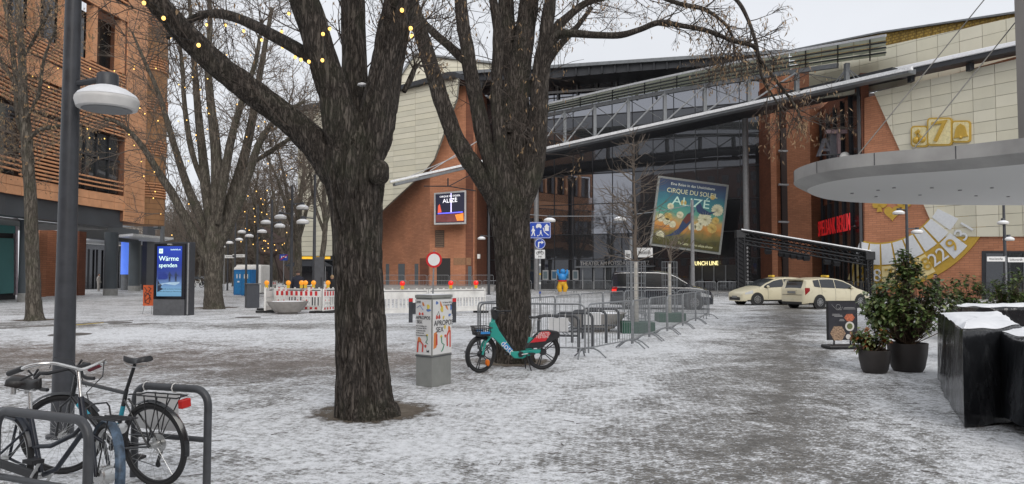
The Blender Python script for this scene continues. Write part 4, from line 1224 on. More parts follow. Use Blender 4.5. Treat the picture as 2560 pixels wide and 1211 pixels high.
mb.build('crown', TWIGL, T3, uv=False); cb.build('seed_bracts', BRACT, T3, uv=False, kind='stuff')
# --- slim tree at the left edge
pb4 = G(86, 802); D4 = pb4.y
T4 = thing('linden_tree', 'slim young linden at the left edge before the terracotta front', 'tree', pb4, group='lindens on the square')
mb = MB(); g4 = []
g4.append(limb(mb, guide(D4, [(87, 812, 62, 0), (86, 802, 50, 0), (85, 780, 38, 0), (83, 700, 32, 0), (80, 610, 31, 0), (76, 500, 28, 0), (70, 400, 27, 0), (66, 340, 26, 0), (58, 240, 21, 0), (54, 130, 18, .1), (46, 30, 15, .2), (38, -70, 12, .3)]), 30, 6, 0.07, 51, 0, 0.02, False))
LD = [[(70, 375, 18, .2), (48, 300, 15, .3), (40, 200, 13, .4), (28, 100, 11, .5), (10, 0, 9, .5)],
      [(72, 350, 14, -.2), (100, 325, 11, -.4), (150, 315, 8, -.6), (190, 300, 5, -.8)],
      [(64, 300, 12, -.2), (95, 240, 9, -.5), (110, 150, 7, -.6), (140, 70, 5, -.8)],
      [(60, 250, 12, .2), (20, 180, 9, .4), (-20, 120, 6, .5)], [(74, 400, 12, .1), (40, 370, 9, .4), (0, 340, 6, .6)], [(56, 150, 10, 0), (90, 90, 8, -.3), (130, 20, 6, -.6)]]
for i, p in enumerate(LD): g4.append(limb(mb, guide(D4, p), 10, 5, 0.07, 60.0 + i))
mb.build('trunk', BARKL, T4, smooth=80, uv=False)
mb = MB(); cb = MB(); rmin[0] = 0.0052; bs[0] = 0.11
for i, p in enumerate(g4): twigs_on(mb, p, 34 if i == 0 else 26, 1.3, 0.016, 2, -0.02, 0.4 if i == 0 else 0.1, 0.7, cb)
mb.build('crown', TWIGL, T4, uv=False); cb.build('seed_bracts', BRACT, T4, uv=False, kind='stuff')

# --- further trees along the promenade, each its own
def auto_tree(name, label, base, H, r0, seed, lean=0, group='bare trees along the promenade', low=0.28, mats=(None, None), lv=3, spread=0.5):
    global rng
    rng = random.Random(seed)
    T = thing(name, label, 'tree', base, group=group)
    mb = MB(); P = [(base.x, base.y, -0.1, r0 * 1.6), (base.x, base.y, 0.25, r0 * 1.15)]
    p = V((base.x, base.y, 0.25)); d = V((lean, 0, 1)).normalized()
    zs = H * low
    for i in range(4):
        p = p + d * (zs / 4); d = (d + rvec() * 0.05).normalized(); P.append((*p, r0 * (1 - 0.06 * i)))
    path = limb(mb, P, 14, 4, 0.06, seed)
    tw = MB()
    ends = []
    for k in range(6):
        az = 2 * math.pi * (k + rng.uniform(-.3, .3)) / 6; sp = spread * rng.uniform(0.5, 1.2) * (0.25 if k == 0 else 1)
        dd = V((math.cos(az) * sp, math.sin(az) * sp, 1)).normalized(); q = p - d * rng.uniform(0, zs * .2)
        Q = [(*q, r0 * 0.62)]; L = H * rng.uniform(0.5, 0.7)
        for i in range(6):
            q = q + dd * (L / 6); dd = (dd + rvec() * 0.12 + V((0, 0, 0.06))).normalized(); Q.append((*q, r0 * 0.6 * (1 - (i + 1) / 6.6)))
        pa_ = limb(mb, Q, 9, 3, 0.06, seed + k)
        twigs_on(tw, pa_, 9, H * 0.16, r0 * 0.16, 2, 0.03, 0.15, 0, None, 5)
    mb.build('trunk', mats[0] or BARKL, T, smooth=80, uv=False)
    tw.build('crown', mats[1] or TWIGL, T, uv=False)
    return T
rmin[0] = 0.011
auto_tree('promenade_tree', 'bare tree just left of the tall dark lamp post', gxy(742, 55), 15, 0.30, 101, 0.06)
rmin[0] = 0.010
auto_tree('promenade_tree', 'bare forked tree between speaker column and big trunk', gxy(802, 50), 12, 0.20, 102, low=0.42, spread=0.42)
rmin[0] = 0.014
auto_tree('promenade_tree', 'bare tree behind the red lamp posts and steel sculpture', gxy(682, 72), 17, 0.34, 103)
auto_tree('promenade_tree', 'bare tree right of the blue toilet cabins', gxy(640, 76), 16, 0.30, 104)
rmin[0] = 0.02
for k, (x, d, h) in enumerate(((612, 88, 15), (585, 105, 17), (466, 110, 14), (440, 125, 15), (560, 130, 18), (500, 140, 15), (655, 120, 19), (715, 110, 18), (768, 100, 15))):
    auto_tree('distant_tree', ['bare tree directly behind the blue toilet cabins', 'bare tree behind the row of far lamps', 'low bare tree right of the advertising screen top', 'small bare tree beside the end of the terracotta facade', 'tall hazy bare tree behind the grey linden', 'hazy bare tree behind the screen', 'tall hazy tree behind the steel sculpture', 'bare tree behind the blue zone sign', 'bare tree before the far cream wall'][k], gxy(x, d), h, 0.26, 110 + k, group='distant bare trees', lv=2)

wd_ = MB(); rng = random.Random(77); rmin[0] = 0.05
for k in range(420):
    x = rng.uniform(395, 790); d = rng.uniform(140, 195); p = gxy(x, d); h = rng.uniform(7, 15)
    grow(wd_, p, V((rng.uniform(-.15, .15), 0, 1)).normalized(), h, 0.10, 2, 0.02, 0, None or 5)
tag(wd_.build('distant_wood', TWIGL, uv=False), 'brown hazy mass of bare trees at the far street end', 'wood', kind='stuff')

# ------------------------------------------------------------------ string lights
BULB = mat('warm_bulb', (1.0, 0.58, 0.14), 0.4, var=0, emit=1.7)
SOCK = mat('bulb_socket', (0.02, 0.02, 0.02), 0.6, var=0)
CORD = mat('light_cord', (0.02, 0.02, 0.02), 0.7, var=0)
bmesh_cache = {}
def bulb_string(label, pts, D, step, rb, dd=0.0, jit=0.0):
    P = [onY(x, y, D + (q[0] if q else dd)) for x, y, *q in pts]
    T = thing('string_lights', label, 'string lights', P[0], group='strings of warm bulbs in the trees')
    Q = [V(q) for q in spline([tuple(p) for p in P], 6)]
    MB().tube(Q, 0.0028 * D / 10, 4, cap=False).build('cord', CORD, T, uv=False)
    acc = 0; last = Q[0]; nxt = 0
    for q in Q:
        seg = (q - last).length
        while acc + seg > nxt and seg > 0:
            f = (nxt - acc) / seg
            p = last.lerp(q, max(0, min(1, f)))
            key = round(rb, 3)
            if key not in bmesh_cache:
                o = MB().sphere((0, 0, -rb * 1.2), rb, 7, sq=(1, 1, 1.15)).build('bulb', BULB, T, local=True, smooth=60, uv=False)
                s_ = MB().lathe([(rb * .6, -rb * .5), (rb * .6, rb * .5)], 6).build('socket', SOCK, o, local=True, uv=False)
                bmesh_cache[key] = (o.data, s_.data)
            else:
                o = bpy.data.objects.new('bulb', bmesh_cache[key][0]); col.objects.link(o); o.parent = T
                s_ = bpy.data.objects.new('socket', bmesh_cache[key][1]); col.objects.link(s_); s_.parent = o
            o.location = MW[T].inverted() @ (p + V((rng.gauss(0, 1), rng.gauss(0, 1), rng.gauss(0, 1))) * jit)
            nxt += step * rng.uniform(0.75, 1.25)
        acc += seg; last = q
bulb_string('bulbs along the underside of the thick slanting limb', [(360, 2, -.9), (395, 18, -.95), (437, 86, -.85), (482, 102, -.85), (520, 120, -.8), (548, 156, -.75)], D1, 0.42, 0.022)
bulb_string('bulbs crossing the forked limbs of the big linden', [(722, 30, .4), (700, 100, .2), (740, 140, -.1), (764, 146, -.45), (800, 157, -.62), (812, 110, -.7), (808, 79, -.7), (840, 60, -.2)], D1, 0.34, 0.02)
bulb_string('short string beside the right limb of the big linden', [(1005, 20, -.4), (1023, 50, -.55), (1030, 90, .2)], D1, 0.5, 0.024)
bulb_string('string sagging from the arched side branch', [(425, 90, 1.2), (460, 55, .95), (505, 58, .75), (580, 62, .5), (640, 90, .2), (690, 112, .1)], D1, 0.42, 0.018)
ST = [
 [(85, 190), (120, 184), (145, 164), (215, 165), (242, 173), (270, 175), (300, 172), (328, 160), (358, 172)],
 [(115, 222), (150, 228), (190, 235), (250, 225), (310, 222), (340, 270), (360, 300)],
 [(210, 320), (222, 338), (255, 358), (290, 372), (315, 345), (355, 330)],
 [(300, 240), (330, 250), (360, 275), (380, 290), (395, 330), (400, 360)],
 [(330, 350), (352, 390), (356, 440), (372, 465), (378, 485), (395, 505), (420, 545)],
 [(400, 175), (420, 195), (435, 200), (452, 220), (470, 205), (495, 165), (512, 195)],
 [(505, 225), (508, 260), (530, 292), (522, 335), (526, 357)],
 [(455, 295), (478, 302), (487, 325), (490, 360), (478, 410)],
 [(590, 270), (600, 300), (625, 320), (620, 355), (640, 290), (660, 270)],
 [(560, 130), (575, 170), (600, 215), (640, 265), (655, 300), (690, 270)],
 [(395, 440), (430, 455), (450, 490), (470, 505), (490, 520)],
 [(590, 60), (610, 110), (640, 165), (660, 230), (668, 245)],
]
for k, p in enumerate(ST):
    bulb_string(['bulbs in front of the upper terracotta band', 'bulbs above the left louvres behind lamp', 'bulbs before the left windows', 'bulbs beside the curved terracotta bay', 'bulbs along the low left branch of the grey linden', 'bulbs high in the left of the grey linden', 'bulbs down the middle stem of the grey linden', 'bulbs down the left stem of the grey linden', 'bulbs between the right stems of the grey linden', 'bulbs on the upper right of the grey linden', 'bulbs under the left fork of the grey linden', 'bulbs at the top right of the grey linden'][k],
                [(x, y, rng.uniform(-1.5, 1)) for x, y in p], D3 - 1 if k > 3 else 33, 1.45, 0.026, 0, 0.12)
for k, p in enumerate(([(620, 470), (650, 500), (690, 490), (720, 470)], [(640, 585), (660, 598), (690, 600), (715, 592)], [(600, 540), (625, 520), (650, 548), (690, 540), (720, 520)], [(575, 590), (600, 560), (630, 590), (660, 570)], [(430, 600), (450, 590), (470, 605)], [(680, 400), (720, 430), (750, 420)], [(640, 620), (670, 612), (700, 618), (712, 605)])):
    bulb_string(['far bulbs high between lamp posts', 'cluster of far bulbs over the steel sculpture', 'far bulbs above the row of lamps', 'far bulbs near the smallest lamps', 'far bulbs beside the screen top', 'far bulbs near the tall dark post', 'lower cluster of far bulbs on the sculpture'][k], [(x, y, rng.uniform(-2, 2)) for x, y in p], 62, 0.8, 0.04, 0, 0.55)

# ------------------------------------------------------------------ shrubs
def leafmat(name, c):
    m = mat(name, c, 0.35, var=0.4, scale=5)
    return m
LEAF = leafmat('laurel_leaf', (0.085, 0.13, 0.04)); LEAFB = leafmat('laurel_leaf_pale', (0.19, 0.22, 0.085)); LEAFR = leafmat('rust_leaf', (0.22, 0.08, 0.025))
STEM = mat('shrub_stem', (0.09, 0.06, 0.04), 0.8)
def shrub(name, label, base, blobs, nstem, leafL, seed, red=0.0, parent_pot=None, lw=0.3, per=9, cat='shrub', group='potted shrubs on the terrace'):
    r_ = random.Random(seed)
    T = thing(name, label, cat, base, group=group)
    st = MB(); lf = MB()
    for _ in range(nstem):
        c, rad = r_.choice(blobs)
        while True:
            q = V((r_.uniform(-1, 1), r_.uniform(-1, 1), r_.uniform(-1, 1)))
            if 0.2 < q.length < 1: break
        tip = V(c) + V((q.x * rad[0], q.y * rad[1], q.z * rad[2]))
        b0 = V(base) + V((r_.uniform(-.08, .08), r_.uniform(-.08, .08), 0))
        m1 = b0.lerp(tip, 0.5) + V((0, 0, -0.05)) + V((r_.uniform(-.1, .1), r_.uniform(-.1, .1), 0))
        if r_.random() < 0.5: st.tube([b0, m1, tip], [0.010, 0.007, 0.004], 4, cap=False)
        d = (tip - m1).normalized()
        for k in range(per):
            a = 2 * math.pi * k / per * 1.618 * 2 + r_.uniform(-.3, .3); el = r_.uniform(-0.3, 0.75)
            s1 = d.orthogonal().normalized(); s2 = d.cross(s1)
            ld = (s1 * math.cos(a) + s2 * math.sin(a)) * math.cos(el) + d * math.sin(el)
            ld = (ld + V((0, 0, -0.12))).normalized()
            L = leafL * r_.uniform(0.6, 1.15); wd = ld.cross(V((0, 0, 1)))
            if wd.length < .05: wd = V((1, 0, 0))
            wd = wd.normalized() * L * lw; up_ = wd.cross(ld).normalized()
            p = tip - d * r_.uniform(0, leafL * 1.3)
            mi = 2 if r_.random() < red else (1 if r_.random() < 0.25 else 0)
            lf.add([p, p + ld * L * .35 + wd + up_ * L * .06, p + ld * L * .75 + wd * .8 + up_ * L * .03, p + ld * L - up_ * L * .12, p + ld * L * .75 - wd * .8 + up_ * L * .03, p + ld * L * .35 - wd + up_ * L * .06, p + ld * L * .5],
                   [(0, 1, 6), (1, 2, 6), (2, 3, 6), (3, 4, 6), (4, 5, 6), (5, 0, 6)], mi)
    st.build('stems', STEM, T, uv=False)
    lf.build('leaves', [LEAF, LEAFB, LEAFR], T, uv=False, kind='stuff')
    return T
POT = mat('dark_pot', (0.035, 0.03, 0.028), 0.55, var=0.2, scale=5, dirt=0.1)
def pot(label, base, r, h):
    T = thing('plant_pot', label, 'pot', base, group='dark plant pots')
    MB().lathe([(r * .70, 0), (r * .82, h * .15), (r * .95, h * .6), (r, h), (r * .94, h), (r * .9, h * .9)], 28, base).build('pot_wall', POT, T, smooth=40)
    MB().lathe([(0.001, h * .9), (r * .91, h * .88)], 20, base).build('soil', mat('soil', (0.04, 0.03, 0.022), 0.95, bump=.6), T)
    return T
pA = onZ(2270, 928, 0); pBm = onZ(2187, 932, 0)
pot('large dark pot under the tall leafy shrub', pA, 0.335, 0.50)
pot('small dark pot under the low reddish shrub', pBm, 0.265, 0.40)
shrub('leafy_shrub', 'tall bushy green shrub in the large dark pot', pA + V((0, 0, .45)), [(pA + V((0, 0, 1.05)), (.55, .5, .45)), (pA + V((.05, 0, 1.5)), (.62, .5, .42)), (pA + V((-.3, 0, 1.25)), (.5, .45, .4)), (pA + V((0, 0, 1.9)), (.25, .25, .28)), (pA + V((.6, .1, 1.25)), (.45, .35, .35)), (pA + V((-.55, -.1, 1.1)), (.3, .3, .3))], 400, 0.115, 5)
shrub('leafy_shrub', 'low shrub with rusty red leaf tips in the small pot', pBm + V((0, 0, .36)), [(pBm + V((0, 0, .58)), (.34, .3, .2)), (pBm + V((-.2, 0, .6)), (.22, .2, .2)), (pBm + V((.15, 0, .7)), (.15, .15, .18))], 90, 0.095, 6, red=0.22)
for k, (x, d, zc, rx, rz_, lab, n_) in enumerate(((2412, 19, 1.35, .42, .42, 'small leafy shrub behind the covered furniture', 110), (2490, 20, 1.1, .5, .5, 'dark shrub before the casino window', 130), (2545, 20, 1.35, .55, .55, 'dark shrub at the right edge of the terrace', 130), (2590, 19, 1.0, .5, .5, 'half seen shrub cut by the right edge', 90))):
    b_ = gxy(x, d)
    pot('planter pot of the ' + lab, b_, 0.32, 0.42)
    shrub('leafy_shrub', lab, b_ + V((0, 0, .4)), [(b_ + V((0, 0, zc)), (rx, rx, rz_)), (b_ + V((.1, 0, zc - .35)), (rx, rx, .35))], n_, 0.12, 30 + k)
# ------------------------------------------------------------------ street lamps
LAMPW = mat('lamp_white', (0.62, 0.61, 0.59), 0.4, var=0.06, scale=8, dirt=0.15)
LAMPG = mat('lamp_lens', (0.65, 0.65, 0.64), 0.25, var=0.15, scale=20)
def lamp_head(T, c, r=0.335, name='lamp_head', snow=True):
    """disc lamp: c is the centre of its widest ring"""
    c = V(c)
    o = MB().lathe([(r * .78, -.085), (r * .93, -.075), (r, 0.0), (r * .985, .035), (r * .60, .115), (r * .36, .145), (0.001, .147)], 32, c).build(name, LAMPW, T, smooth=50)
    MB().lathe([(r * .78, -.09), (r * .62, -.088), (r * .62, -.075), (r * .78, -.08)], 32, c).build('lens_ring', GREYM, o, smooth=40)
    MB().lathe([(0.001, -.082), (r * .61, -.078)], 28, c).build('lens', LAMPG, o, smooth=40)
    MB().lathe([(r * .35, .13), (r * .34, .29), (r * .30, .305), (.001, .306)], 20, c).build('lamp_cap', DARK, o, smooth=40)
    if snow:
        MB().lathe([(r * .97, .042), (r * .9, .075), (r * .62, .135), (r * .38, .165), (r * .33, .15)], 32, c).build('snow_cap', SNOW, o, smooth=60)
    return o
def street_lamp(label, base, H, r0, heads, hr=0.335, group='street lamps'):
    """heads: (z, dx, dy) offsets of lamp centre from the pole"""
    base = V((base[0], base[1], 0))
    T = thing('street_lamp', label, 'street lamp', base, group=group)
    MB().lathe([(r0, 0), (r0 * .92, H * .15), (r0 * .62, H), (.001, H + .01)], 24, base).build('pole', DARK, T, smooth=40)
    MB().lathe([(r0 * 1.35, 0), (r0 * 1.35, .03), (r0, .04)], 20, base).build('base_plate', DARK, T)
    for z, dx, dy in heads:
        c = base + V((dx, dy, z)); d = V((dx, dy, 0)).normalized()
        MB().tube([base + V((0, 0, z + .20)), c - d * hr * .3 + V((0, 0, .24))], 0.035, 8).build('arm', DARK, T, smooth=40)
        lamp_head(T, c, hr)
    return T
p = G(155, 1093)
hc = onY(268, 255, p.y - 0.05)
street_lamp('thick dark lamp post with white disc lamp, nearest at left by the bicycles', (p.x, p.y), 6.2, 0.112, [(hc.z, hc.x - p.x, -.05), (5.2, -.6, .1)], 0.315)
def lamp_px(label, x, D, topy, heads, r0=0.10, hr=0.335):
    b_ = gxy(x, D); H = onY(x, topy, D).z
    hs = []
    for hx, hy in heads:
        q = onY(hx, hy, D); hs.append((q.z, q.x - b_.x, 0.02))
    street_lamp(label, (b_.x, b_.y), H, r0, hs, hr)
lamp_px('tall dark post with bare arm beside the speaker column', 785, 38.5, 437, [(757, 556)], .1)
lamp_px('lamp post with one disc lamp to its right, left of tall post', 728, 41, 463, [(756, 520), (701, 544)], .1)
lamp_px('fourth lamp post counted leftwards from speaker column', 678, 46, 500, [(699, 566), (665, 557)], .1)
lamp_px('thin lamp post beside the dark litter cabinet', 643, 52, 515, [(655, 580)], .1)
lamp_px('lamp post in front of the blue toilet cabins', 615, 58, 535, [(605, 581), (623, 591)], .1)
lamp_px('smallest lamp post just right of the grey linden', 587, 66, 550, [(574, 608), (598, 600)], .1)
lamp_px('far lamp post partly hidden by the grey linden', 569, 78, 560, [(556, 618)], .1)
lamp_px('lamp post before the brick corner with the screen', 1222, 62, 515, [(1204, 597)], .12)
lamp_px('lamp post with two disc lamps before the roulette ring', 2270, 47, 500, [(2247, 533), (2293, 581)], .12, .36)
lamp_px('lamp post with two disc lamps in front of the casino window', 2514, 47, 505, [(2508, 558), (2522, 599)], .12, .33)
# lamps hung on a wire across the square
pw = gxy(1732, 44); pz = 1.72 + (686 - 500) * 44 / FPX
T = thing('wire_post', 'slim grey post carrying the lamp wire, before the big poster', 'post', pw)
MB().lathe([(.13, 0), (.09, pz), (.001, pz + .02)], 14, pw).build('pole', mat('column_grey', (0, 0, 0)), T, smooth=40)
for x, y, lab, d in ((1550, 549, 'disc lamp hanging on the wire before the young tree', 44), (1374, 552, 'disc lamp hanging on the wire by the blue zone sign', 44)):
    q = onY(x, y, d); T = thing('hanging_lamp', lab, 'lamp', q, group='lamps on the wire')
    lamp_head(T, q, 0.36)
    MB().tube([q + V((0, 0, .26)), q + V((0, 0, .36))], 0.02, 5).build('hanger', DARK, T, uv=False)
T = thing('lamp_wire', 'thin pale wire strung across the square at lamp height', 'wire', onY(1732, 512, 44))
MB().tube([onY(1732, 512, 44), onY(1640, 530, 44), onY(1550, 540, 44), onY(1460, 541, 44), onY(1374, 541, 44), onY(1240, 530, 44)], 0.02, 4).build('wire', STEEL, T, uv=False)

# ------------------------------------------------------------------ bicycle stands
HOOP = mat('hoop_paint', (0.055, 0.058, 0.064), 0.42, var=0.2, scale=10, dirt=0.1)
def hoop(label, a, b, h, r=0.03, bar=0.36, plate=None, group='bicycle stands'):
    a, b = V((*a, 0)), V((*b, 0))
    T = thing('bike_stand', label, 'bike stand', (a + b) / 2, group=group)
    t = (b - a).normalized(); c = 0.13; pts = [a, a + V((0, 0, h - c))]
    for i in range(1, 6):
        an = R(90 * i / 6); pts.append(a + t * (c - c * math.cos(an)) + V((0, 0, h - c + c * math.sin(an))))
    pts.append(a + t * c + V((0, 0, h))); pts.append(b - t * c + V((0, 0, h)))
    for i in range(1, 6):
        an = R(90 * i / 6); pts.append(b - t * (c - c * math.sin(an)) + V((0, 0, h - c + c * math.cos(an))))
    pts += [b + V((0, 0, h - c)), b]
    MB().tube(pts, r, 14).build('hoop', HOOP, T, smooth=50)
    if bar: MB().tube([a + V((0, 0, bar)), b + V((0, 0, bar))], r * .72, 12).build('crossbar', HOOP, T, smooth=50)
    if plate:
        m_ = a.lerp(b, plate); n = t.cross(V((0, 0, 1)))
        MB().bar(m_ - t * .22 + V((0, 0, h - .20)) + n * .03, m_ + t * .22 + V((0, 0, h - .20)) + n * .03, 0.012, 0.30).build('plate', mat('white_plate', (0.6, 0.6, 0.6), 0.5, var=.05), T)
        ring = MB()
        for s_ in (-.15, .15):
            c0 = m_ + t * s_ + V((0, 0, h)); ring.tube([c0 + (n * math.cos(R(k * 45)) + V((0, 0, math.sin(R(k * 45))))) * (r + .006) for k in range(8)], .005, 5, closed=True)
        ring.build('cable_tie', WHITEP, T, uv=False)
    return T
hoop('dark bike hoop nearest the camera, at the lower left edge', (-3.50, 5.07), (-2.66, 4.70), 0.80, 0.03, 0.36)
hoop('dark bike hoop with a white plate behind the trekking bike', (-3.22, 6.38), (-2.50, 6.14), 0.77, 0.032, 0.36, 0.35)
for k, (x0, x1, y, pl) in enumerate(((1346, 1446, 881, 0.5), (1392, 1480, 868, None), (1430, 1514, 858, 0.6), (1456, 1545, 848, None))):
    d = G(1400, y).y
    a_, b_ = gxy(x0, d + 0.1), gxy(x1, d)
    hoop(['first dark hoop inside the fenced plot, with pale plate', 'second dark hoop inside the fenced plot', 'third dark hoop inside the fenced plot', 'rearmost dark hoop inside the fenced plot'][k], (a_.x, a_.y), (b_.x, b_.y), 0.80, 0.034, 0.36, pl)

# ------------------------------------------------------------------ bicycles
ORANGE = mat('orange_reflector', (0.7, 0.16, 0.01), 0.3, var=.05)
SILVER = mat('silver_metal', (0.55, 0.55, 0.54), 0.3, 0.9, var=.08)
def circ(c, r, n, ax='y', a0=0, a1=360):
    out = []
    for i in range(n):
        a = R(lerp(a0, a1, i / (n if abs(a1 - a0) == 360 else n - 1)))
        out.append(V(c) + V((r * math.cos(a), 0, r * math.sin(a))))
    return out
def wheel(T, c, r, spokes=28, tyre=0.021, rimw=None, mags=0, steer=0.0):
    c = V(c)
    Rz = M3.Rotation(steer, 3, 'Z')
    def tr(p): return c + Rz @ (V(p) - c)
    W_ = MB().tube([tr(p) for p in circ(c, r - tyre, 56)], tyre, 10, closed=True).build('wheel', RUBBER, T, local=True, smooth=60, uv=False)
    rm = MB().tube([tr(p) for p in circ(c, r - tyre * 2.2, 56)], 0.011, 8, closed=True)
    rm.build('rim', BLACK if mags or rimw is None else rimw, W_, local=True, smooth=60, uv=False)
    hb = MB().tube([tr(c + V((0, -.045, 0))), tr(c + V((0, .045, 0)))], 0.06 if mags else 0.022, 14)
    hb.build('hub', BLACK if mags else SILVER, W_, local=True, smooth=40, uv=False)
    sp = MB()
    if mags:
        for i in range(mags):
            a = 2 * math.pi * i / mags
            for da in (-.10, .10):
                sp.bar(tr(c + V((.05 * math.cos(a + da * 2), 0, .05 * math.sin(a + da * 2)))), tr(c + V(((r - tyre * 2) * math.cos(a + da), 0, (r - tyre * 2) * math.sin(a + da)))), 0.016, 0.012, up=(0, 1, 0))
    else:
        for i in range(spokes):
            a = 2 * math.pi * i / spokes; s_ = 1 if i % 2 else -1
            b_ = a + s_ * 1.1 * (1 if i % 4 < 2 else -1)
            sp.tube([tr(c + V((.02 * math.cos(b_), .03 * s_, .02 * math.sin(b_)))), tr(c + V(((r - tyre * 2) * math.cos(a), 0, (r - tyre * 2) * math.sin(a))))], 0.0014, 3, cap=False)
    sp.build('spokes', BLACK if mags else SILVER, W_, local=True, uv=False)
    return W_
def tubes(T, name, paths, m, sm=50, n=10, parent=None):
    mb = MB()
    for pts, r in paths: mb.tube([V(p) for p in pts], r, n)
    return mb.build(name, m, parent or T, local=True, smooth=sm, uv=False)
def fender(T, c, r, a0, a1, m, w_=0.026, steer=0.0):
    c = V(c); mb = MB(); rows = []
    Rz = M3.Rotation(steer, 3, 'Z')
    for p in circ(c, r, 24, 'y', a0, a1):
        d = (p - c).normalized(); rows.append([c + Rz @ (p - c + V((0, y, 0)) - d * (abs(y) * .45) + d * o) for y, o in ((-w_, 0), (-w_ * .5, .004), (0, .006), (w_ * .5, .004), (w_, 0), (w_ * .5, .001), (0, .003), (-w_ * .5, .001))])
    mb.grid(rows, closed=True); return mb.build('fender', m, T, local=True, smooth=60, uv=False)
def saddle(T, c, L=0.27, wd=0.16, m=BLACK, thick=.05):
    c = V(c); rows = []
    for i in range(13):
        t = i / 12; x = lerp(-L * .52, L * .48, t)
        u_ = max(0, min(1, (t - .12) / .5)); hw = wd / 2 * lerp(1.0, .26, u_ * u_ * (3 - 2 * u_))
        hw *= (.55, .85, 1)[min(i, 2)] * (1, .8, .45)[max(0, i - 10)]
        z = 0.012 * math.cos(t * math.pi * 1.6) + .004
        rows.append([c + V((x, y * hw, z + zz * thick)) for y, zz in ((-1, -.4), (-.92, .08), (-.55, .36), (0, .42), (.55, .36), (.92, .08), (1, -.4), (.5, -.5), (-.5, -.5))])
    mb = MB().grid(rows, closed=True)
    mb.f.append(tuple(range(9))); mb.m.append(0); k = len(mb.v); mb.f.append(tuple(range(k - 9, k))[::-1]); mb.m.append(0)
    o = mb.build('saddle', m, T, local=True, smooth=70, uv=False, recalc=True)
    tubes(T, 'saddle_rail', [([c + V((-.1, s_ * .022, -.045)), c + V((-.05, s_ * .025, -.055)), c + V((.05, s_ * .025, -.055)), c + V((.11, s_ * .018, -.03))], .0035) for s_ in (-1, 1)], SILVER, parent=o)
    return o
def bike_thing(label, rear, front, lean=0.0):
    rear, front = V((*rear, 0)), V((*front, 0)); d = front - rear
    rot = M3.Rotation(math.atan2(d.y, d.x), 3, 'Z') @ M3.Rotation(lean, 3, 'X')
    return thing('bicycle', label, 'bicycle', rear, rot=rot), d.length
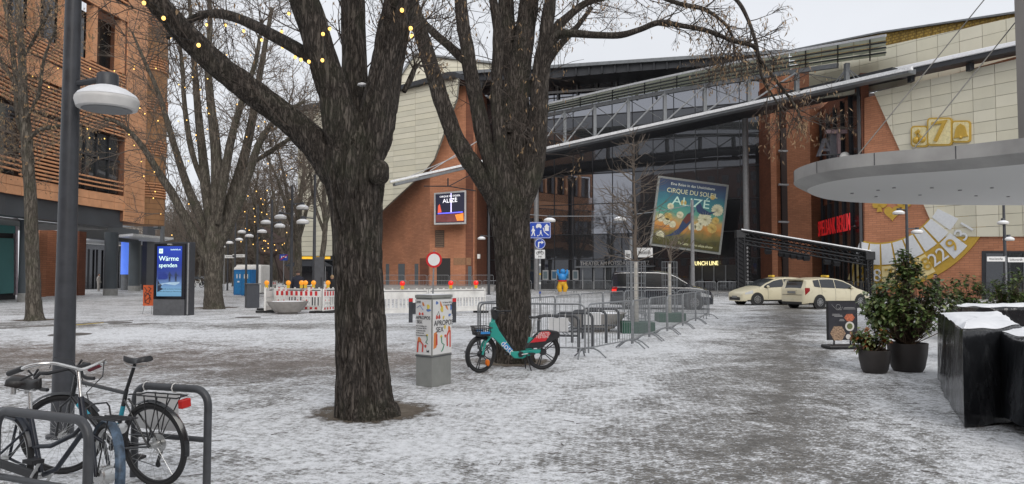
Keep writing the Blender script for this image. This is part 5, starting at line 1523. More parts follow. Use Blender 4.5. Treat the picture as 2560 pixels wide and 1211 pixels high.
# trekking bike with drop bars
BLKP = mat('gloss_black', (0.012, 0.013, 0.015), 0.25, var=.15, scale=10, coat=.4); CYAN = mat('cyan_paint', (0.03, 0.30, 0.40), 0.35, var=.05)
def trek():
    T, wb = bike_thing('black trekking bike with drop bars, cyan stripes and red tail light', (-2.88, 6.07), (-3.86, 6.46), R(-5))
    r = 0.345
    wheel(T, (0, 0, r), r, 28, .021); wheel(T, (wb, 0, r), r, 28, .021, steer=R(28))
    bb = V((0.44, 0, .29)); st = V((0.27, 0, .78)); hd = V((wb - .20, 0, .82)); hl = V((wb - .15, 0, .68))
    tubes(T, 'frame', [([bb, st], .017), ([st + V((0.02, 0, -.03)), hd], .016), ([bb, hl], .021), ([hd + V((-.02, 0, .05)), hl], .02)] + [([V((0, s_ * .055, r)), bb + V((-.05, s_ * .03, 0))], .009) for s_ in (-1, 1)] + [([V((0, s_ * .055, r)), st + V((0.01, s_ * .02, -.08))], .008) for s_ in (-1, 1)], BLKP)
    for sq in (([bb.lerp(st, .30), bb.lerp(st, .42)], .0185), ([bb.lerp(st, .55), bb.lerp(st, .72)], .0185), ([bb.lerp(hl, .62), bb.lerp(hl, .85)], .0225)): tubes(T, 'stripe', [sq], CYAN)
    tubes(T, 'fork', [([hl, V((wb - .06, s_ * .04, .60)), V((wb, s_ * .055, r))], .012) for s_ in (-1, 1)], BLKP)
    tubes(T, 'seat_post', [([st, V((0.165, 0, .99))], .014)], BLACK)
    saddle(T, (0.15, 0, 1.03), .27, .15)
    s0 = hd + V((-.02, 0, .05)); s1 = s0 + V((.09, 0, .05))
    tubes(T, 'stem', [([s0, s1], .016)], BLACK)
    hb = []
    for s_ in (-1, 1): hb.append(([s1, s1 + V((.0, s_ * .19, .0)), s1 + V((.08, s_ * .20, .0)), s1 + V((.13, s_ * .205, -.04)), s1 + V((.12, s_ * .21, -.11)), s1 + V((.06, s_ * .21, -.13)), s1 + V((-.02, s_ * .215, -.13))], .016))
    tubes(T, 'handlebar', hb, BLACK)
    tubes(T, 'brake_lever', [([s1 + V((.10, s_ * .2, .03)), s1 + V((.15, s_ * .2, -.02)), s1 + V((.13, s_ * .2, -.13))], .010) for s_ in (-1, 1)], BLACK)
    fender(T, (0, 0, r), r + .018, 60, 190, BLKP)
    fender(T, (wb, 0, r), r + .018, 40, 150, BLKP, steer=R(28))
    zr = .755
    rk_ = [([V((.10, s_ * .05, zr)), V((-.32, s_ * .055, zr))], .006) for s_ in (-1, 1)] + [([V((-.32, -.055, zr)), V((-.32, .055, zr))], .006), ([V((.10, -.05, zr)), V((.10, .05, zr))], .006), ([V((.10, 0, zr)), V((.25, 0, .74))], .006)]
    for s_ in (-1, 1):
        for x in (.02, -.12, -.26): rk_.append(([V((x, s_ * .055, zr)), V((0, s_ * .06, r + .03))], .005))
    tubes(T, 'rear_rack', rk_, BLACK)
    MB().box((-.345, 0, .705), (.045, .095, .07)).build('tail_light', mat('red_lens', (0.5, 0.015, 0.012), 0.2, var=.1), T, local=True, bevel=.008)
    tubes(T, 'crank', [([bb + V((0, -.07, 0)), bb + V((-.11, -.08, -.12))], .010), ([bb + V((0, .07, 0)), bb + V((.11, .08, .12))], .010), ([bb + V((0, -.075, 0)), bb + V((0, -.07, 0))], .095), ([bb + V((0, -.04, 0)), bb + V((0, .04, 0))], .022)], BLACK, n=20)
    for s_, q in ((-1, bb + V((-.11, -.13, -.12))), (1, bb + V((.11, .13, .12)))): MB().box(q, (.09, .085, .022)).build('pedal', BLACK, T, local=True)
    tubes(T, 'brake_disc', [([V((0, -.05, r)), V((0, -.052, r))], .075)], SILVER, n=24)
    tubes(T, 'derailleur', [([V((0, -.07, r)), V((.0, -.075, r - .06)), V((.05, -.075, r - .17))], .014), ([V((.05, -.07, r - .19)), V((.05, -.08, r - .19))], .025), ([V((0, -.055, r)), V((0, -.075, r))], .05)], BLACK)
    tubes(T, 'chain', [([V((0, -.07, r + .05)), bb + V((0, -.07, .09))], .004), ([V((.05, -.075, r - .21)), bb + V((0, -.07, -.09))], .004)], GREYM)
    # folding lock round the lamp side of the seat tube
    tubes(T, 'cable', [([s1 + V((.1, .1, .02)), s1 + V((.12, .04, .10)), s1 + V((.02, -.05, .06)), hd + V((-.1, -.02, -.05))], .004)], BLACK)
trek()
# old city bike
def city():
    T, wb = bike_thing('old black city bike with wide chrome handlebar and worn saddle', (-3.78, 5.50), (-2.78, 5.07), R(-4))
    r = 0.355; NAVY = mat('worn_navy', (0.014, 0.018, 0.028), 0.35, var=.5, scale=14, dirt=.0)
    NAVYW = mat('worn_blue_fender', (0.05, 0.08, 0.12), 0.45, var=.7, scale=22)
    wheel(T, (0, 0, r), r, 32, .022, SILVER); wheel(T, (wb, 0, r), r, 32, .022, SILVER, steer=R(-24))
    bb = V((0.46, 0, .29)); st = V((0.28, 0, .70)); hd = V((wb - .30, 0, .86)); hl = V((wb - .23, 0, .64))
    tubes(T, 'frame', [([bb, st], .017), ([st + V((.07, 0, -.22)), st + V((.25, 0, -.20)), hl + V((-.1, 0, -.04)), hl + V((0, 0, .05))], .016), ([bb, bb + V((.15, 0, .06)), hl], .018), ([hd, hl + V((.01, 0, -.02))], .021)] + [([V((0, s_ * .06, r)), bb + V((-.05, s_ * .03, 0))], .010) for s_ in (-1, 1)] + [([V((0, s_ * .06, r)), st + V((0.01, s_ * .02, -.10))], .009) for s_ in (-1, 1)], NAVY)
    tubes(T, 'fork', [([hl, V((wb - .08, s_ * .04, .56)), V((wb - .01, s_ * .055, r))], .013) for s_ in (-1, 1)], NAVY)
    tubes(T, 'seat_post', [([st, V((.25, 0, .86))], .014)], SILVER)
    saddle(T, (.22, 0, .925), .28, .22, mat('saddle_vinyl', (0.016, 0.015, 0.015), 0.35, var=.3, scale=9), .085)
    for s_ in (-1, 1): tubes(T, 'saddle_spring', [([V((.14, s_ * .05, .84)), V((.14, s_ * .05, .89))], .018)], SILVER)
    s1 = hd + V((-.05, 0, .19))
    tubes(T, 'stem', [([hd, s1], .012)], CHROME)
    hb = [([s1 + V((-.24, .30, -.02)), s1 + V((-.10, .285, .03)), s1 + V((-.01, .20, .05)), s1 + V((.03, .08, .02)), s1 + V((.03, 0, 0)), s1 + V((.03, -.08, .02)), s1 + V((-.01, -.20, .05)), s1 + V((-.10, -.285, .03)), s1 + V((-.24, -.30, -.02))], .0115)]
    mbp = [tuple(p) for p in hb[0][0]]
    MB().tube([V(p) for p in spline(mbp, 5)], .0115, 12).build('handlebar', CHROME, T, local=True, smooth=60, uv=False)
    for s_, m_ in ((1, mat('red_grip', (0.16, 0.01, 0.02), .5)), (-1, BLACK)): tubes(T, 'grip', [([s1 + V((-.16, s_ * .294, .01)), s1 + V((-.28, s_ * .304, -.03))], .019)], m_)
    tubes(T, 'brake_lever', [([s1 + V((-.12, -.28, .0)), s1 + V((-.10, -.26, -.03)), s1 + V((-.2, -.27, -.07))], .008)], BLACK)
    fender(T, (0, 0, r), r + .02, 20, 215, NAVY, .032)
    fender(T, (wb, 0, r), r + .02, -30, 140, NAVYW, .032, steer=R(-24))
    tubes(T, 'front_rack', [([V((wb - .10, s_ * .09, .74)), V((wb + .16, s_ * .09, .74)), V((wb + .17, 0, .74))], .006) for s_ in (-1, 1)] + [([V((wb - .1, y, .742)), V((wb + .17, y, .742))], .005) for y in (-.045, 0, .045)] + [([V((wb + .1, s_ * .09, .74)), V((wb, s_ * .06, r))], .005) for s_ in (-1, 1)] + [([V((wb - .1, -.09, .74)), V((wb - .12, -.09, .80)), V((wb - .10, -.05, .83)), V((wb - .1, .05, .83)), V((wb - .12, .09, .80)), V((wb - .1, .09, .74))], .006)], BLACK)
    MB().lathe([(0.001, 0), (.022, .005), (.036, .045), (.036, .06), (.001, .07)], 16, (wb + .08, 0, .68), rot=M3.Rotation(R(90), 3, 'Y')).build('headlight', SILVER, T, local=True, smooth=40)
    MB().bar((.0, -.06, r), (.50, -.06, .30), .022, .065, up=(0, 0, 1)).build('chain_guard', BLACK, T, local=True, bevel=.012)
    tubes(T, 'crank', [([bb + V((0, -.075, 0)), bb + V((.10, -.085, .13))], .011), ([bb + V((0, .075, 0)), bb + V((-.10, .085, -.13))], .011), ([bb + V((0, -.045, 0)), bb + V((0, .045, 0))], .024)], SILVER)
    for q in (bb + V((.10, -.14, .13)), bb + V((-.10, .14, -.13))): MB().box(q, (.10, .09, .026)).build('pedal', BLACK, T, local=True)
    tubes(T, 'skirt_guard', [([V((0, s_ * .06, r)), V((.06, s_ * .06, .68)), V((.2, s_ * .05, .66))], .010) for s_ in (-1, 1)], NAVY)
    MB().lathe([(.05, -.05), (.062, -.04), (.062, .04), (.05, .05)], 16, (wb, 0, r), rot=M3.Rotation(R(90), 3, 'X')).build('hub_brake', SILVER, T, local=True, smooth=40)
    tubes(T, 'cable', [([s1 + V((.0, .2, .04)), s1 + V((.1, .12, -.05)), s1 + V((.08, .02, -.16)), hl + V((.02, .03, .1))], .004)], BLACK)
city()
# turquoise hire e-bike
TURQ = mat('turquoise_paint', (0.02, 0.30, 0.25), 0.4, var=.06); TURQB = mat('blue_label', (0.03, 0.22, 0.55), .4, var=.05)
def hire():
    T, wb = bike_thing('turquoise hire bike with black basket and red rear panel', (0.545, 13.45), (-0.545, 13.02), R(-3))
    T['category'] = 'bicycle'
    r = 0.325
    wheel(T, (0, 0, r), r, tyre=.028, mags=5); wheel(T, (wb, 0, r), r, tyre=.028, mags=5, steer=R(20))
    bb = V((.44, 0, .30)); hd = V((wb - .21, 0, .86)); hl = V((wb - .15, 0, .66))
    def slab(name, poly, y, m, bev=.012, parent=None):      # side outline with thickness 2y
        return MB().prism([V((px_, -y, pz_)) for px_, pz_ in poly], (0, 2 * y, 0)).build(name, m, parent or T, local=True, bevel=bev)
    fr = slab('frame', [(hd.x - .02, .90), (hd.x + .055, .88), (hl.x + .04, .64), (hl.x - .07, .60), (.55, .23), (.40, .22), (.20, .29), (-.03, .315), (-.03, .36), (.2, .375), (.45, .345), (.57, .35), (hl.x - .17, .73)], .038, TURQ)
    N_ = V((0, -1, 0))
    # lettering panel on the down tube (camera side is +y in bike space when heading left)
    d0, d1 = V((.60, .040, .36)), V((hl.x - .12, .040, .68))
    d0, d1 = V((.565, .0, .30)), V((hl.x - .10, .0, .645))
    for s_ in (1, -1):
        a_, b_ = d0.lerp(d1, .16), d0.lerp(d1, .62); y_ = s_ * .041
        t_ = (b_ - a_).normalized(); n_ = V((-t_.z, 0, t_.x))
        MB().prism([V((q.x, y_, q.z)) for q in (a_ - n_ * .045, b_ - n_ * .045, b_ + n_ * .045, a_ + n_ * .045)], (0, -s_ * .004, 0)).build('label_panel', TURQB, fr, local=True)
        mb = MB(); text_on(mb, 'dott', .16, V(((a_.x + b_.x) / 2, s_ * .0445, (a_.z + b_.z) / 2)), (b_ - a_) * (-1 if s_ > 0 else 1) , n_ * (1 if s_ > 0 else 1), .001)
        mb.build('lettering', WHITEP, fr, local=True)
    slab('battery_cover', [(hd.x - .06, .80), (hd.x - .04, .86), (.62, .47), (.58, .44)], .025, BLACK, .006)
    tubes(T, 'fork', [([V((hl.x + .01, s_ * .05, .62)), V((wb - .05, s_ * .062, .52)), V((wb, s_ * .065, r))], .019) for s_ in (-1, 1)], TURQ)
    tubes(T, 'head_tube', [([hl + V((.02, 0, -.05)), hd + V((-.01, 0, .08))], .035)], TURQ)
    s1 = hd + V((-.05, 0, .20))
    slab('handlebar_mount', [(hd.x + .01, .92), (hd.x - .06, .93), (s1.x - .06, s1.z + .03), (s1.x + .08, s1.z + .05), (s1.x + .09, s1.z)], .045, BLACK)
    mbp = [tuple(s1 + V(q)) for q in ((-.13, -.31, .04), (-.06, -.28, .04), (0, -.15, .02), (.01, 0, .02), (0, .15, .02), (-.06, .28, .04), (-.13, .31, .04))]
    MB().tube([V(q) for q in spline(mbp, 4)], .013, 10).build('handlebar', BLACK, T, local=True, smooth=60, uv=False)
    for s_ in (-1, 1):
        tubes(T, 'grip', [([s1 + V((-.05, s_ * .275, .04)), s1 + V((-.16, s_ * .325, .042))], .018)], RUBBER)
        tubes(T, 'brake_lever', [([s1 + V((0, s_ * .22, .0)), s1 + V((-.09, s_ * .28, -.01))], .007)], BLACK)
    # basket: rim rails, wires, floor
    x0, x1, z0, z1, yw = hd.x + .07, hd.x + .36, .66, .80, .17
    bk = MB()
    for z_, g_ in ((z1, 0), (lerp(z0, z1, .5), .012), (z0, .03)):
        c4 = [(x0 + g_, -yw + g_), (x1 - g_, -yw + g_), (x1 - g_, yw - g_), (x0 + g_, yw - g_)]
        for (a, b), (c, d) in zip(c4, c4[1:] + c4[:1]): bk.tube([V((a, b, z_)), V((c, d, z_))], .010 if z_ == z1 else .007, 6)
    for i in range(7):
        x = lerp(x0 + .03, x1 - .03, i / 6)
        for s_ in (-1, 1): bk.tube([V((x, s_ * yw, z1)), V((x, s_ * (yw - .03), z0))], .006, 5)
    for i in range(7):
        y = lerp(-yw + .03, yw - .03, i / 6)
        bk.tube([V((x1, y, z1)), V((x1 - .03, y * .85, z0))], .006, 5); bk.tube([V((x0 + .03, y * .9, z0)), V((x1 - .03, y * .9, z0))], .006, 5)
    B_ = bk.build('basket', BLACK, T, local=True, uv=False)
    MB().box(((x0 + x1) / 2, 0, z0 + .015), (x1 - x0 - .05, 2 * yw - .06, .03)).build('basket_floor', BLACK, B_, local=True)
    for s_ in (-1, 1): MB().box((lerp(x0, x1, .45), s_ * (yw + .004), lerp(z0, z1, .42)), (.17, .006, .04)).build('basket_label', TURQB, B_, local=True)
    # rear cover with red panel
    slab('rear_cover', [(.35, .40), (.02, .40), (-.07, .47), (-.30, .56), (-.33, .63), (-.28, .69), (-.12, .715), (.04, .71), (.12, .66), (.30, .49)], .055, BLACK, .02)
    for s_ in (-1, 1):
        RP = MB().prism([V((px_, s_ * .060, pz_)) for px_, pz_ in ((.27, .50), (-.03, .52), (-.13, .66), (-.09, .695), (.06, .69), (.13, .63))], (0, -s_ * .01, 0)).build('red_panel', mat('red_panel', (0.55, 0.02, 0.03), .4, var=.05), T, local=True, bevel=.003)
        for k_, (tx, z_) in enumerate((('GRATIS', .655), ('TESTEN!', .60))):
            mb = MB(); text_on(mb, tx, .068, V((.01 + .03 * k_, s_ * .0625, z_)), (-s_, 0, 0), (0, 0, 1), .001); mb.build('lettering', WHITEP, RP, local=True)
    slab('seat_tube', [(.33, .36), (.22, .38), (.20, .58), (.27, .60)], .035, TURQ)
    tubes(T, 'seat_post', [([V((.235, 0, .58)), V((.17, 0, .91))], .017)], SILVER)
    saddle(T, (.15, 0, .955), .27, .17)
    fender(T, (wb, 0, r), r + .02, -35, 170, BLACK, .036, steer=R(20)); fender(T, (0, 0, r), r + .02, 60, 195, BLACK, .036)
    tubes(T, 'crank', [([bb + V((0, -.08, 0)), bb + V((.17, -.085, -.02))], .012), ([bb + V((0, .08, 0)), bb + V((-.17, .085, .02))], .012)], SILVER)
    tubes(T, 'motor_hub', [([bb + V((0, -.06, 0)), bb + V((0, .06, 0))], .05)], BLACK, n=18)
    for q in (bb + V((.17, -.14, -.02)), bb + V((-.17, .14, .02))): MB().box(q, (.10, .09, .025)).build('pedal', BLACK, T, local=True)
    tubes(T, 'kickstand', [([V((.33, s_ * .05, .28)), V((.27, s_ * .13, .01))], .011) for s_ in (-1, 1)], BLACK)
    MB().sphere((wb - .12, .03, .17), .032, 8, sq=(1, .35, 1.8)).build('reflector', ORANGE, T, local=True, smooth=60)
    MB().sphere((wb - .12, -.03, .17), .032, 8, sq=(1, .35, 1.8)).build('reflector', ORANGE, T, local=True, smooth=60)
hire()

# ------------------------------------------------------------------ poster cabinet
def cabinet():
    c0 = G(1079, 970); a_ = gxy(1031, c0.y + .28); b_ = gxy(1127, c0.y + .42)
    xL = (a_ - c0); xR = (b_ - c0)
    xR = xR.normalized() * 0.52; xL = xL.normalized() * 0.36
    T = thing('utility_cabinet', 'grey utility cabinet pasted with white illustrated posters', 'cabinet', c0)
    def pr(z0, z1, g_, m, name, cx=0.0, bev=.006):
        c_ = (xL + xR) / 2
        q = [V((0, 0, 0)), xR, xR + xL, xL]
        q = [c0 + c_ + (p - c_) * (1 + g_) + V((0, 0, z0)) for p in q]
        return MB().prism(q, (0, 0, z1 - z0)).build(name, m, T, bevel=bev)
    CG = mat('cabinet_grey', (0.22, 0.225, 0.21), .6, var=.1, scale=6, dirt=.3)
    pr(0, .46, -.03, CG, 'plinth'); pr(.465, 1.35, 0, CG, 'body'); pr(1.352, 1.40, .05, CG, 'lid')
    pr(1.402, 1.408, .0, SNOW, 'snow_layer', bev=0)
    PW = mat('poster_paper', (0.66, 0.655, 0.64), .5, var=.04, scale=10)
    cols_ = [mat('art_red', (0.50, 0.05, 0.03), .5), mat('art_orange', (0.62, 0.20, 0.05), .5), mat('art_yellow', (0.65, 0.50, 0.08), .5), mat('art_green', (0.06, 0.24, 0.14), .5), mat('art_blue', (0.10, 0.18, 0.42), .5), mat('art_pink', (0.55, 0.22, 0.2), .5)]
    INK = mat('ink', (0.02, 0.02, 0.025), .6, var=0)
    for org, ax, L, side in ((c0, xR, xR.length, 1), (c0, xL, xL.length, -1)):
        t = ax.normalized(); n = t.cross(V((0, 0, 1)))
        if n.dot(C0 - c0) < 0: n = -n
        def q(u, z, o=.012): return org + t * (u * L) + V((0, 0, z)) + n * o
        po = MB().prism([q(.03, .49, .008), q(.97, .49, .008), q(.97, 1.33, .008), q(.03, 1.33, .008)], -n * .006).build('poster', PW, T)
        # u runs away from the corner; screen-right is +u on the right face, -u on the left face
        ex = t if side > 0 else -t
        def uu(u): return u if side > 0 else 1 - u
        def blob(u, z, ru, rz_, mi, rot_=0, n_=12):
            c_ = q(uu(u), z); pts = []
            for i in range(n_):
                a = 2 * math.pi * i / n_; rr = 1 + .15 * math.sin(3 * a + u * 9)
                x_, z_ = ru * math.cos(a) * rr, rz_ * math.sin(a) * rr
                x_, z_ = x_ * math.cos(rot_) - z_ * math.sin(rot_), x_ * math.sin(rot_) + z_ * math.cos(rot_)
                pts.append(c_ + ex * x_ + V((0, 0, z_)))
            MB().prism(pts, -n * .004).build('drawing', cols_[mi], po, uv=False)
        def line(pts, mi, w_=.009):
            MB().tube([q(uu(u), z, .013) for u, z in pts], w_, 5).build('drawing', cols_[mi] if mi >= 0 else INK, po, uv=False)
        def word(tx, u, z, s_, align='CENTER', m_=INK, sp=1.0):
            mb = MB(); text_on(mb, tx, s_, q(uu(u), z, .014), ex, (0, 0, 1), .0008, align, spacing=sp); mb.build('lettering', m_, po, uv=False)
        if side > 0:
            word('APROPOS', .56, .965, .115); word('SEX', .36, .865, .115)
            word('10. Oktober 2025 bis', .74, 1.28, .03); word('3. September 2026', .76, 1.24, .03)
            blob(.22, 1.06, .025, .032, 0); blob(.34, 1.06, .025, .032, 0); line([(.22, 1.09), (.30, 1.15), (.34, 1.09)], -1, .003)
            blob(.47, 1.18, .035, .05, 2); blob(.42, 1.25, .018, .05, 1, .4); blob(.72, 1.20, .018, .045, 1, .7); blob(.22, 1.28, .03, .025, 4); blob(.55, 1.05, .02, .03, 2, -.5)
            blob(.86, 1.08, .035, .02, 4, .3); blob(.93, 1.2, .02, .05, 4)
            blob(.84, .86, .03, .05, 1); line([(.82, .84), (.72, .76), (.74, .6)], 0, .012); line([(.88, .84), (.88, .58)], 0, .011)
            MB().prism([q(uu(.06), .58), q(uu(.2), .6), q(uu(.22), .84), q(uu(.08), .82)], -n * .004).build('drawing', cols_[1], po, uv=False)
            MB().prism([q(uu(.16), .62, .0125), q(uu(.25), .64, .0125), q(uu(.24), .80, .0125), q(uu(.18), .80, .0125)], -n * .004).build('drawing', cols_[0], po, uv=False)
            line([(.44, .76), (.46, .66), (.58, .63), (.5, .55), (.44, .53)], 3, .008); blob(.44, .76, .03, .02, 2); blob(.64, .76, .02, .025, 0); blob(.62, .9, .024, .03, 2)
        else:
            word('LIEBE', .2, 1.29, .05); word('APROPOS', .5, 1.05, .072); word('SEX', .28, .985, .072)
            for k, s_ in enumerate(('Eine Ausstellung vom', '10. Oktober 2025 bis', '3. September 2026', 'im Museum fuer', 'Kommunikation Berlin')): word(s_, .07, .925 - k * .036, .027, 'LEFT' )
            blob(.28, 1.11, .02, .022, 0); blob(.46, 1.11, .02, .022, 0); line([(.1, 1.2), (.3, 1.24), (.5, 1.17)], 4, .004); blob(.5, 1.26, .018, .035, 1, .5); blob(.8, 1.22, .03, .04, 2); blob(.82, 1.17, .05, .02, 4)
            blob(.26, .71, .04, .04, 1); line([(.2, .69), (.16, .52)], 0, .012); line([(.34, .69), (.5, .64), (.46, .53)], 0, .012); blob(.64, .62, .022, .022, 0)
            line([(.74, .78), (.76, .72), (.66, .68), (.78, .66)], 3, .006); blob(.74, .79, .022, .016, 2); MB().prism([q(uu(.72), .53), q(uu(.86), .53), q(uu(.86), .57), q(uu(.79), .545), q(uu(.72), .57)], -n * .004).build('drawing', INK, po, uv=False)
    pr(.455, .468, .012, DARK, 'seam', bev=0)
    # dark frame standing right behind the cabinet
    T2_ = thing('poster_frame', 'low dark frame with red post tops, mostly hidden behind the poster cabinet', 'frame', gxy(1080, 26.5))
    for x, w_ in ((1027, 1), (1136, 1)):
        p_ = onY(x, 755, 26.5); z1 = onY(x, 746, 26.5).z
        MB().box((p_.x, p_.y, z1 / 2), (.13, .10, z1)).build('side_post', DARK, T2_)
        MB().box((p_.x, p_.y, z1 - .065), (.134, .104, .12)).build('red_band', REDP, T2_)
    pL, pR_ = onY(1027, 755, 26.5), onY(1136, 755, 26.5)
    MB().box(((pL.x + pR_.x) / 2, pL.y, .5), (pR_.x - pL.x - .14, .06, .4)).build('panel', DARK, T2_)
cabinet()

# ------------------------------------------------------------------ advertising screen
def grad_mat(name, stops, axis=1, lo=0.0, hi=1.0, rough=.2, emit=0.0, noise_amt=0.0):
    if name in MC: return MC[name]
    m = bpy.data.materials.new(name); MC[name] = m; t, b = nodes(m)
    tc = N(t, 'TexCoord'); sp = N(t, 'SeparateXYZ'); t.links.new(tc.outputs['Object'], sp.inputs[0])
    v = N(t, 'MapRange'); v.inputs['From Min'].default_value = lo; v.inputs['From Max'].default_value = hi
    src = sp.outputs[axis]
    if noise_amt:
        n = N(t, 'TexNoise', Scale=0.9, Detail=5.0); t.links.new(tc.outputs['Object'], n.inputs['Vector'])
        src = math_(t, 'ADD', src, math_(t, 'MULTIPLY_ADD', n.outputs['Fac'], noise_amt, -noise_amt / 2))
    t.links.new(src, v.inputs['Value'])
    c = ramp(t, v.outputs[0], stops); t.links.new(c, b.inputs['Base Color']); b.inputs['Roughness'].default_value = rough
    if emit: t.links.new(c, b.inputs['Emission Color']); b.inputs['Emission Strength'].default_value = emit
    return m
def adscreen():
    b_ = G(430, 789); D = b_.y; s_ = D / FPX
    T = thing('advertising_screen', 'tall dark advertising pillar with lit blue winter poster reading Waerme spenden', 'advertising screen', b_, rz=R(-8))
    H = 183 * s_; W_ = 66 * s_ * 1.08; dp = .42
    MB().box((-.06, dp / 2, H / 2), (W_ + .42, dp, H)).build('housing', DARK, T, local=True, bevel=.02)
    MB().box((-.12, -.03, .34), (W_ + .2, .08, .66)).build('foot_panel', mat('foot_grey', (0.09, 0.092, 0.098), .5), T, local=True)
    MB().box((-.12, -.03, .70 + (H - .78) / 2), (W_ + .22, .06, H - .76)).build('bezel', mat('screen_black', (.006, .006, .01), .15), T, local=True, bevel=.01)
    z0, z1 = .80, H - .18
    SM = grad_mat('winter_poster', [(0, (.10, .22, .34)), (.12, (.13, .27, .40)), (.25, (.10, .17, .32)), (.40, (.03, .05, .17)), (.62, (.012, .03, .22)), (1, (.014, .045, .34))], 2, z0, z1, .2, .5, .12)
    sc_ = MB().box((-.12, -.065, (z0 + z1) / 2), (W_ - .08, .012, z1 - z0)).build('screen', SM, T, local=True)
    LT = mat('screen_mint', (.62, .85, .75), .4, var=0, emit=.7); LD_ = mat('screen_figure', (.02, .025, .05), .5, var=0); SNO = mat('screen_snow', (.30, .42, .52), .4, var=.2, emit=.35)
    xl = -.12 - W_ / 2 + .12
    for tx, z_, s__ in (('Wärme', z1 - .52, .29), ('spenden', z1 - .80, .25)):
        mb = MB(); text_on(mb, tx, s__, (xl, -.073, z_), (1, 0, 0), (0, 0, 1), .001, 'LEFT'); mb.build('lettering', LT, sc_, local=True)
    mb = MB(); text_on(mb, 'kaeltehilfe.de', .085, (-.12 + W_ / 2 - .1, -.073, z1 - .14), (1, 0, 0), (0, 0, 1), .001, 'RIGHT'); mb.build('lettering', LT, sc_, local=True)
    MB().box((xl + .09, -.072, z1 - .2), (.17, .004, .19)).build('logo', LT, sc_, local=True)
    mb = MB(); text_on(mb, 'W', .14, (xl + .09, -.076, z1 - .2), (1, 0, 0), (0, 0, 1), .001); mb.build('lettering', LD_, sc_, local=True)
    for k, tx in enumerate(('Zur Kältehilfe der Berliner Stadtmission', 'online oder bequem per Überweisung')):
        mb = MB(); text_on(mb, tx, .066, (xl, -.073, z0 + .30 - k * .1), (1, 0, 0), (0, 0, 1), .001, 'LEFT'); mb.build('lettering', LD_, sc_, local=True)
    # little painted scene: car, two people, tree
    def flat(pts, m, name='drawing'): MB().prism([V((x, -.0725, z)) for x, z in pts], (0, .003, 0)).build(name, m, sc_, local=True, uv=False)
    cz = z0 + .72; BL = mat('screen_car', (.02, .04, .22), .4, var=.1, emit=.2)
    flat([(xl - .04, cz + .05), (xl + .0, cz + .25), (xl + .25, cz + .30), (xl + .40, cz + .18), (xl + .42, cz + .02), (xl + .3, cz - .02), (xl - .04, cz - .02)], BL)
    for x in (.50, .78):
        for P_ in ([(-.045, -.2), (-.012, -.2), (0, .02), (.012, -.2), (.045, -.2), (.05, .05), (-.05, .05)], [(-.06, .05), (.06, .05), (.075, .20), (.03, .24), (-.03, .24), (-.075, .20)], [(.05, .2), (.16, .1), (.15, .07), (.05, .14)], [(.032 * math.cos(a_), .285 + .038 * math.sin(a_)) for a_ in [k_ * .7 for k_ in range(9)]]):
            flat([(xl + x + px_ * .8, cz + .05 + pz_ * .8) for px_, pz_ in P_], LD_ if P_[0][1] < .1 and P_[0][1] != .05 else mat('screen_coat', (.03, .05, .12), .5, var=0))
    flat([(xl - .05, cz - .55), (xl + .22, cz - .42), (xl + .1, cz - .35), (xl + .16, cz - .25), (xl + .05, cz - .18), (xl - .05, cz + .0)], LD_)
    flat([(xl - .05, z0 + .42), (xl + .3, z0 + .52), (xl + .75, z0 + .46), (xl + .95, z0 + .55), (xl + .95, z0 + .6), (xl + .5, z0 + .58), (xl - .05, z0 + .5)], SNO)
    mb = MB(); text_on(mb, 'WALL', .09, (-.12, -.063, H - .1), (1, 0, 0), (0, 0, 1), .001); mb.build('lettering', WHITEP, T, local=True)
    MB().box((W_ / 2 + .10, -.012, H / 2 - .0), (.05, .03, H - .08)).build('edge_strip', SILVER, T, local=True)
adscreen()
# orange sprayed A-board
def aboard():
    b_ = G(372, 787); D = b_.y; b_ = gxy(372, D + .35); s_ = b_.y / FPX
    T = thing('sandwich_board', 'small orange board with black graffiti leaning beside the advertising screen', 'board', b_)
    OB = mat('orange_board', (.55, .10, .025), .55, var=.1, scale=6)
    w_, z0, z1 = .44, .36, 1.25
    MB().box((0, 0, (z0 + z1) / 2), (w_, .03, z1 - z0)).build('panel', OB, T, local=True)
    mb = MB()
    for pts in (((-.16, 1.15), (-.05, 1.0), (-.14, .95), (.1, .8)), ((.0, 1.18), (.12, 1.1), (.02, .98), (.14, .9)), ((-.14, .75), (.0, .92), (.13, .6)), ((-.12, .55), (.05, .72), (.06, .5)), ((-.15, .9), (-.13, .5), (.05, .45))):
        mb.tube([V((x, -.02, z)) for x, z in pts], .018, 5)
    mb.build('graffiti', mat('ink', (0, 0, 0)), T, local=True)
    for s__ in (-1, 1):
        tubes(T, 'leg', [([V((s__ * .17, 0, .36)), V((s__ * .19, -.10, 0))], .014)], STEEL)
aboard()
# dark litter cabinet
b_ = G(630, 770)
T = thing('litter_cabinet', 'dark grey square litter cabinet left of the striped barrier', 'litter bin', b_, rz=R(28))
MB().box((0, 0, .60), (.62, .62, 1.18)).build('body', mat('bin_slate', (0.05, 0.054, 0.065), .5, var=.1), T, local=True, bevel=.01)
MB().box((0, 0, 1.225), (.72, .72, .05)).build('lid', mat('bin_lid', (0.10, 0.10, 0.105), .6), T, local=True, bevel=.008)
MB().box((0, 0, .03), (.57, .57, .06)).build('plinth', DARK, T, local=True)

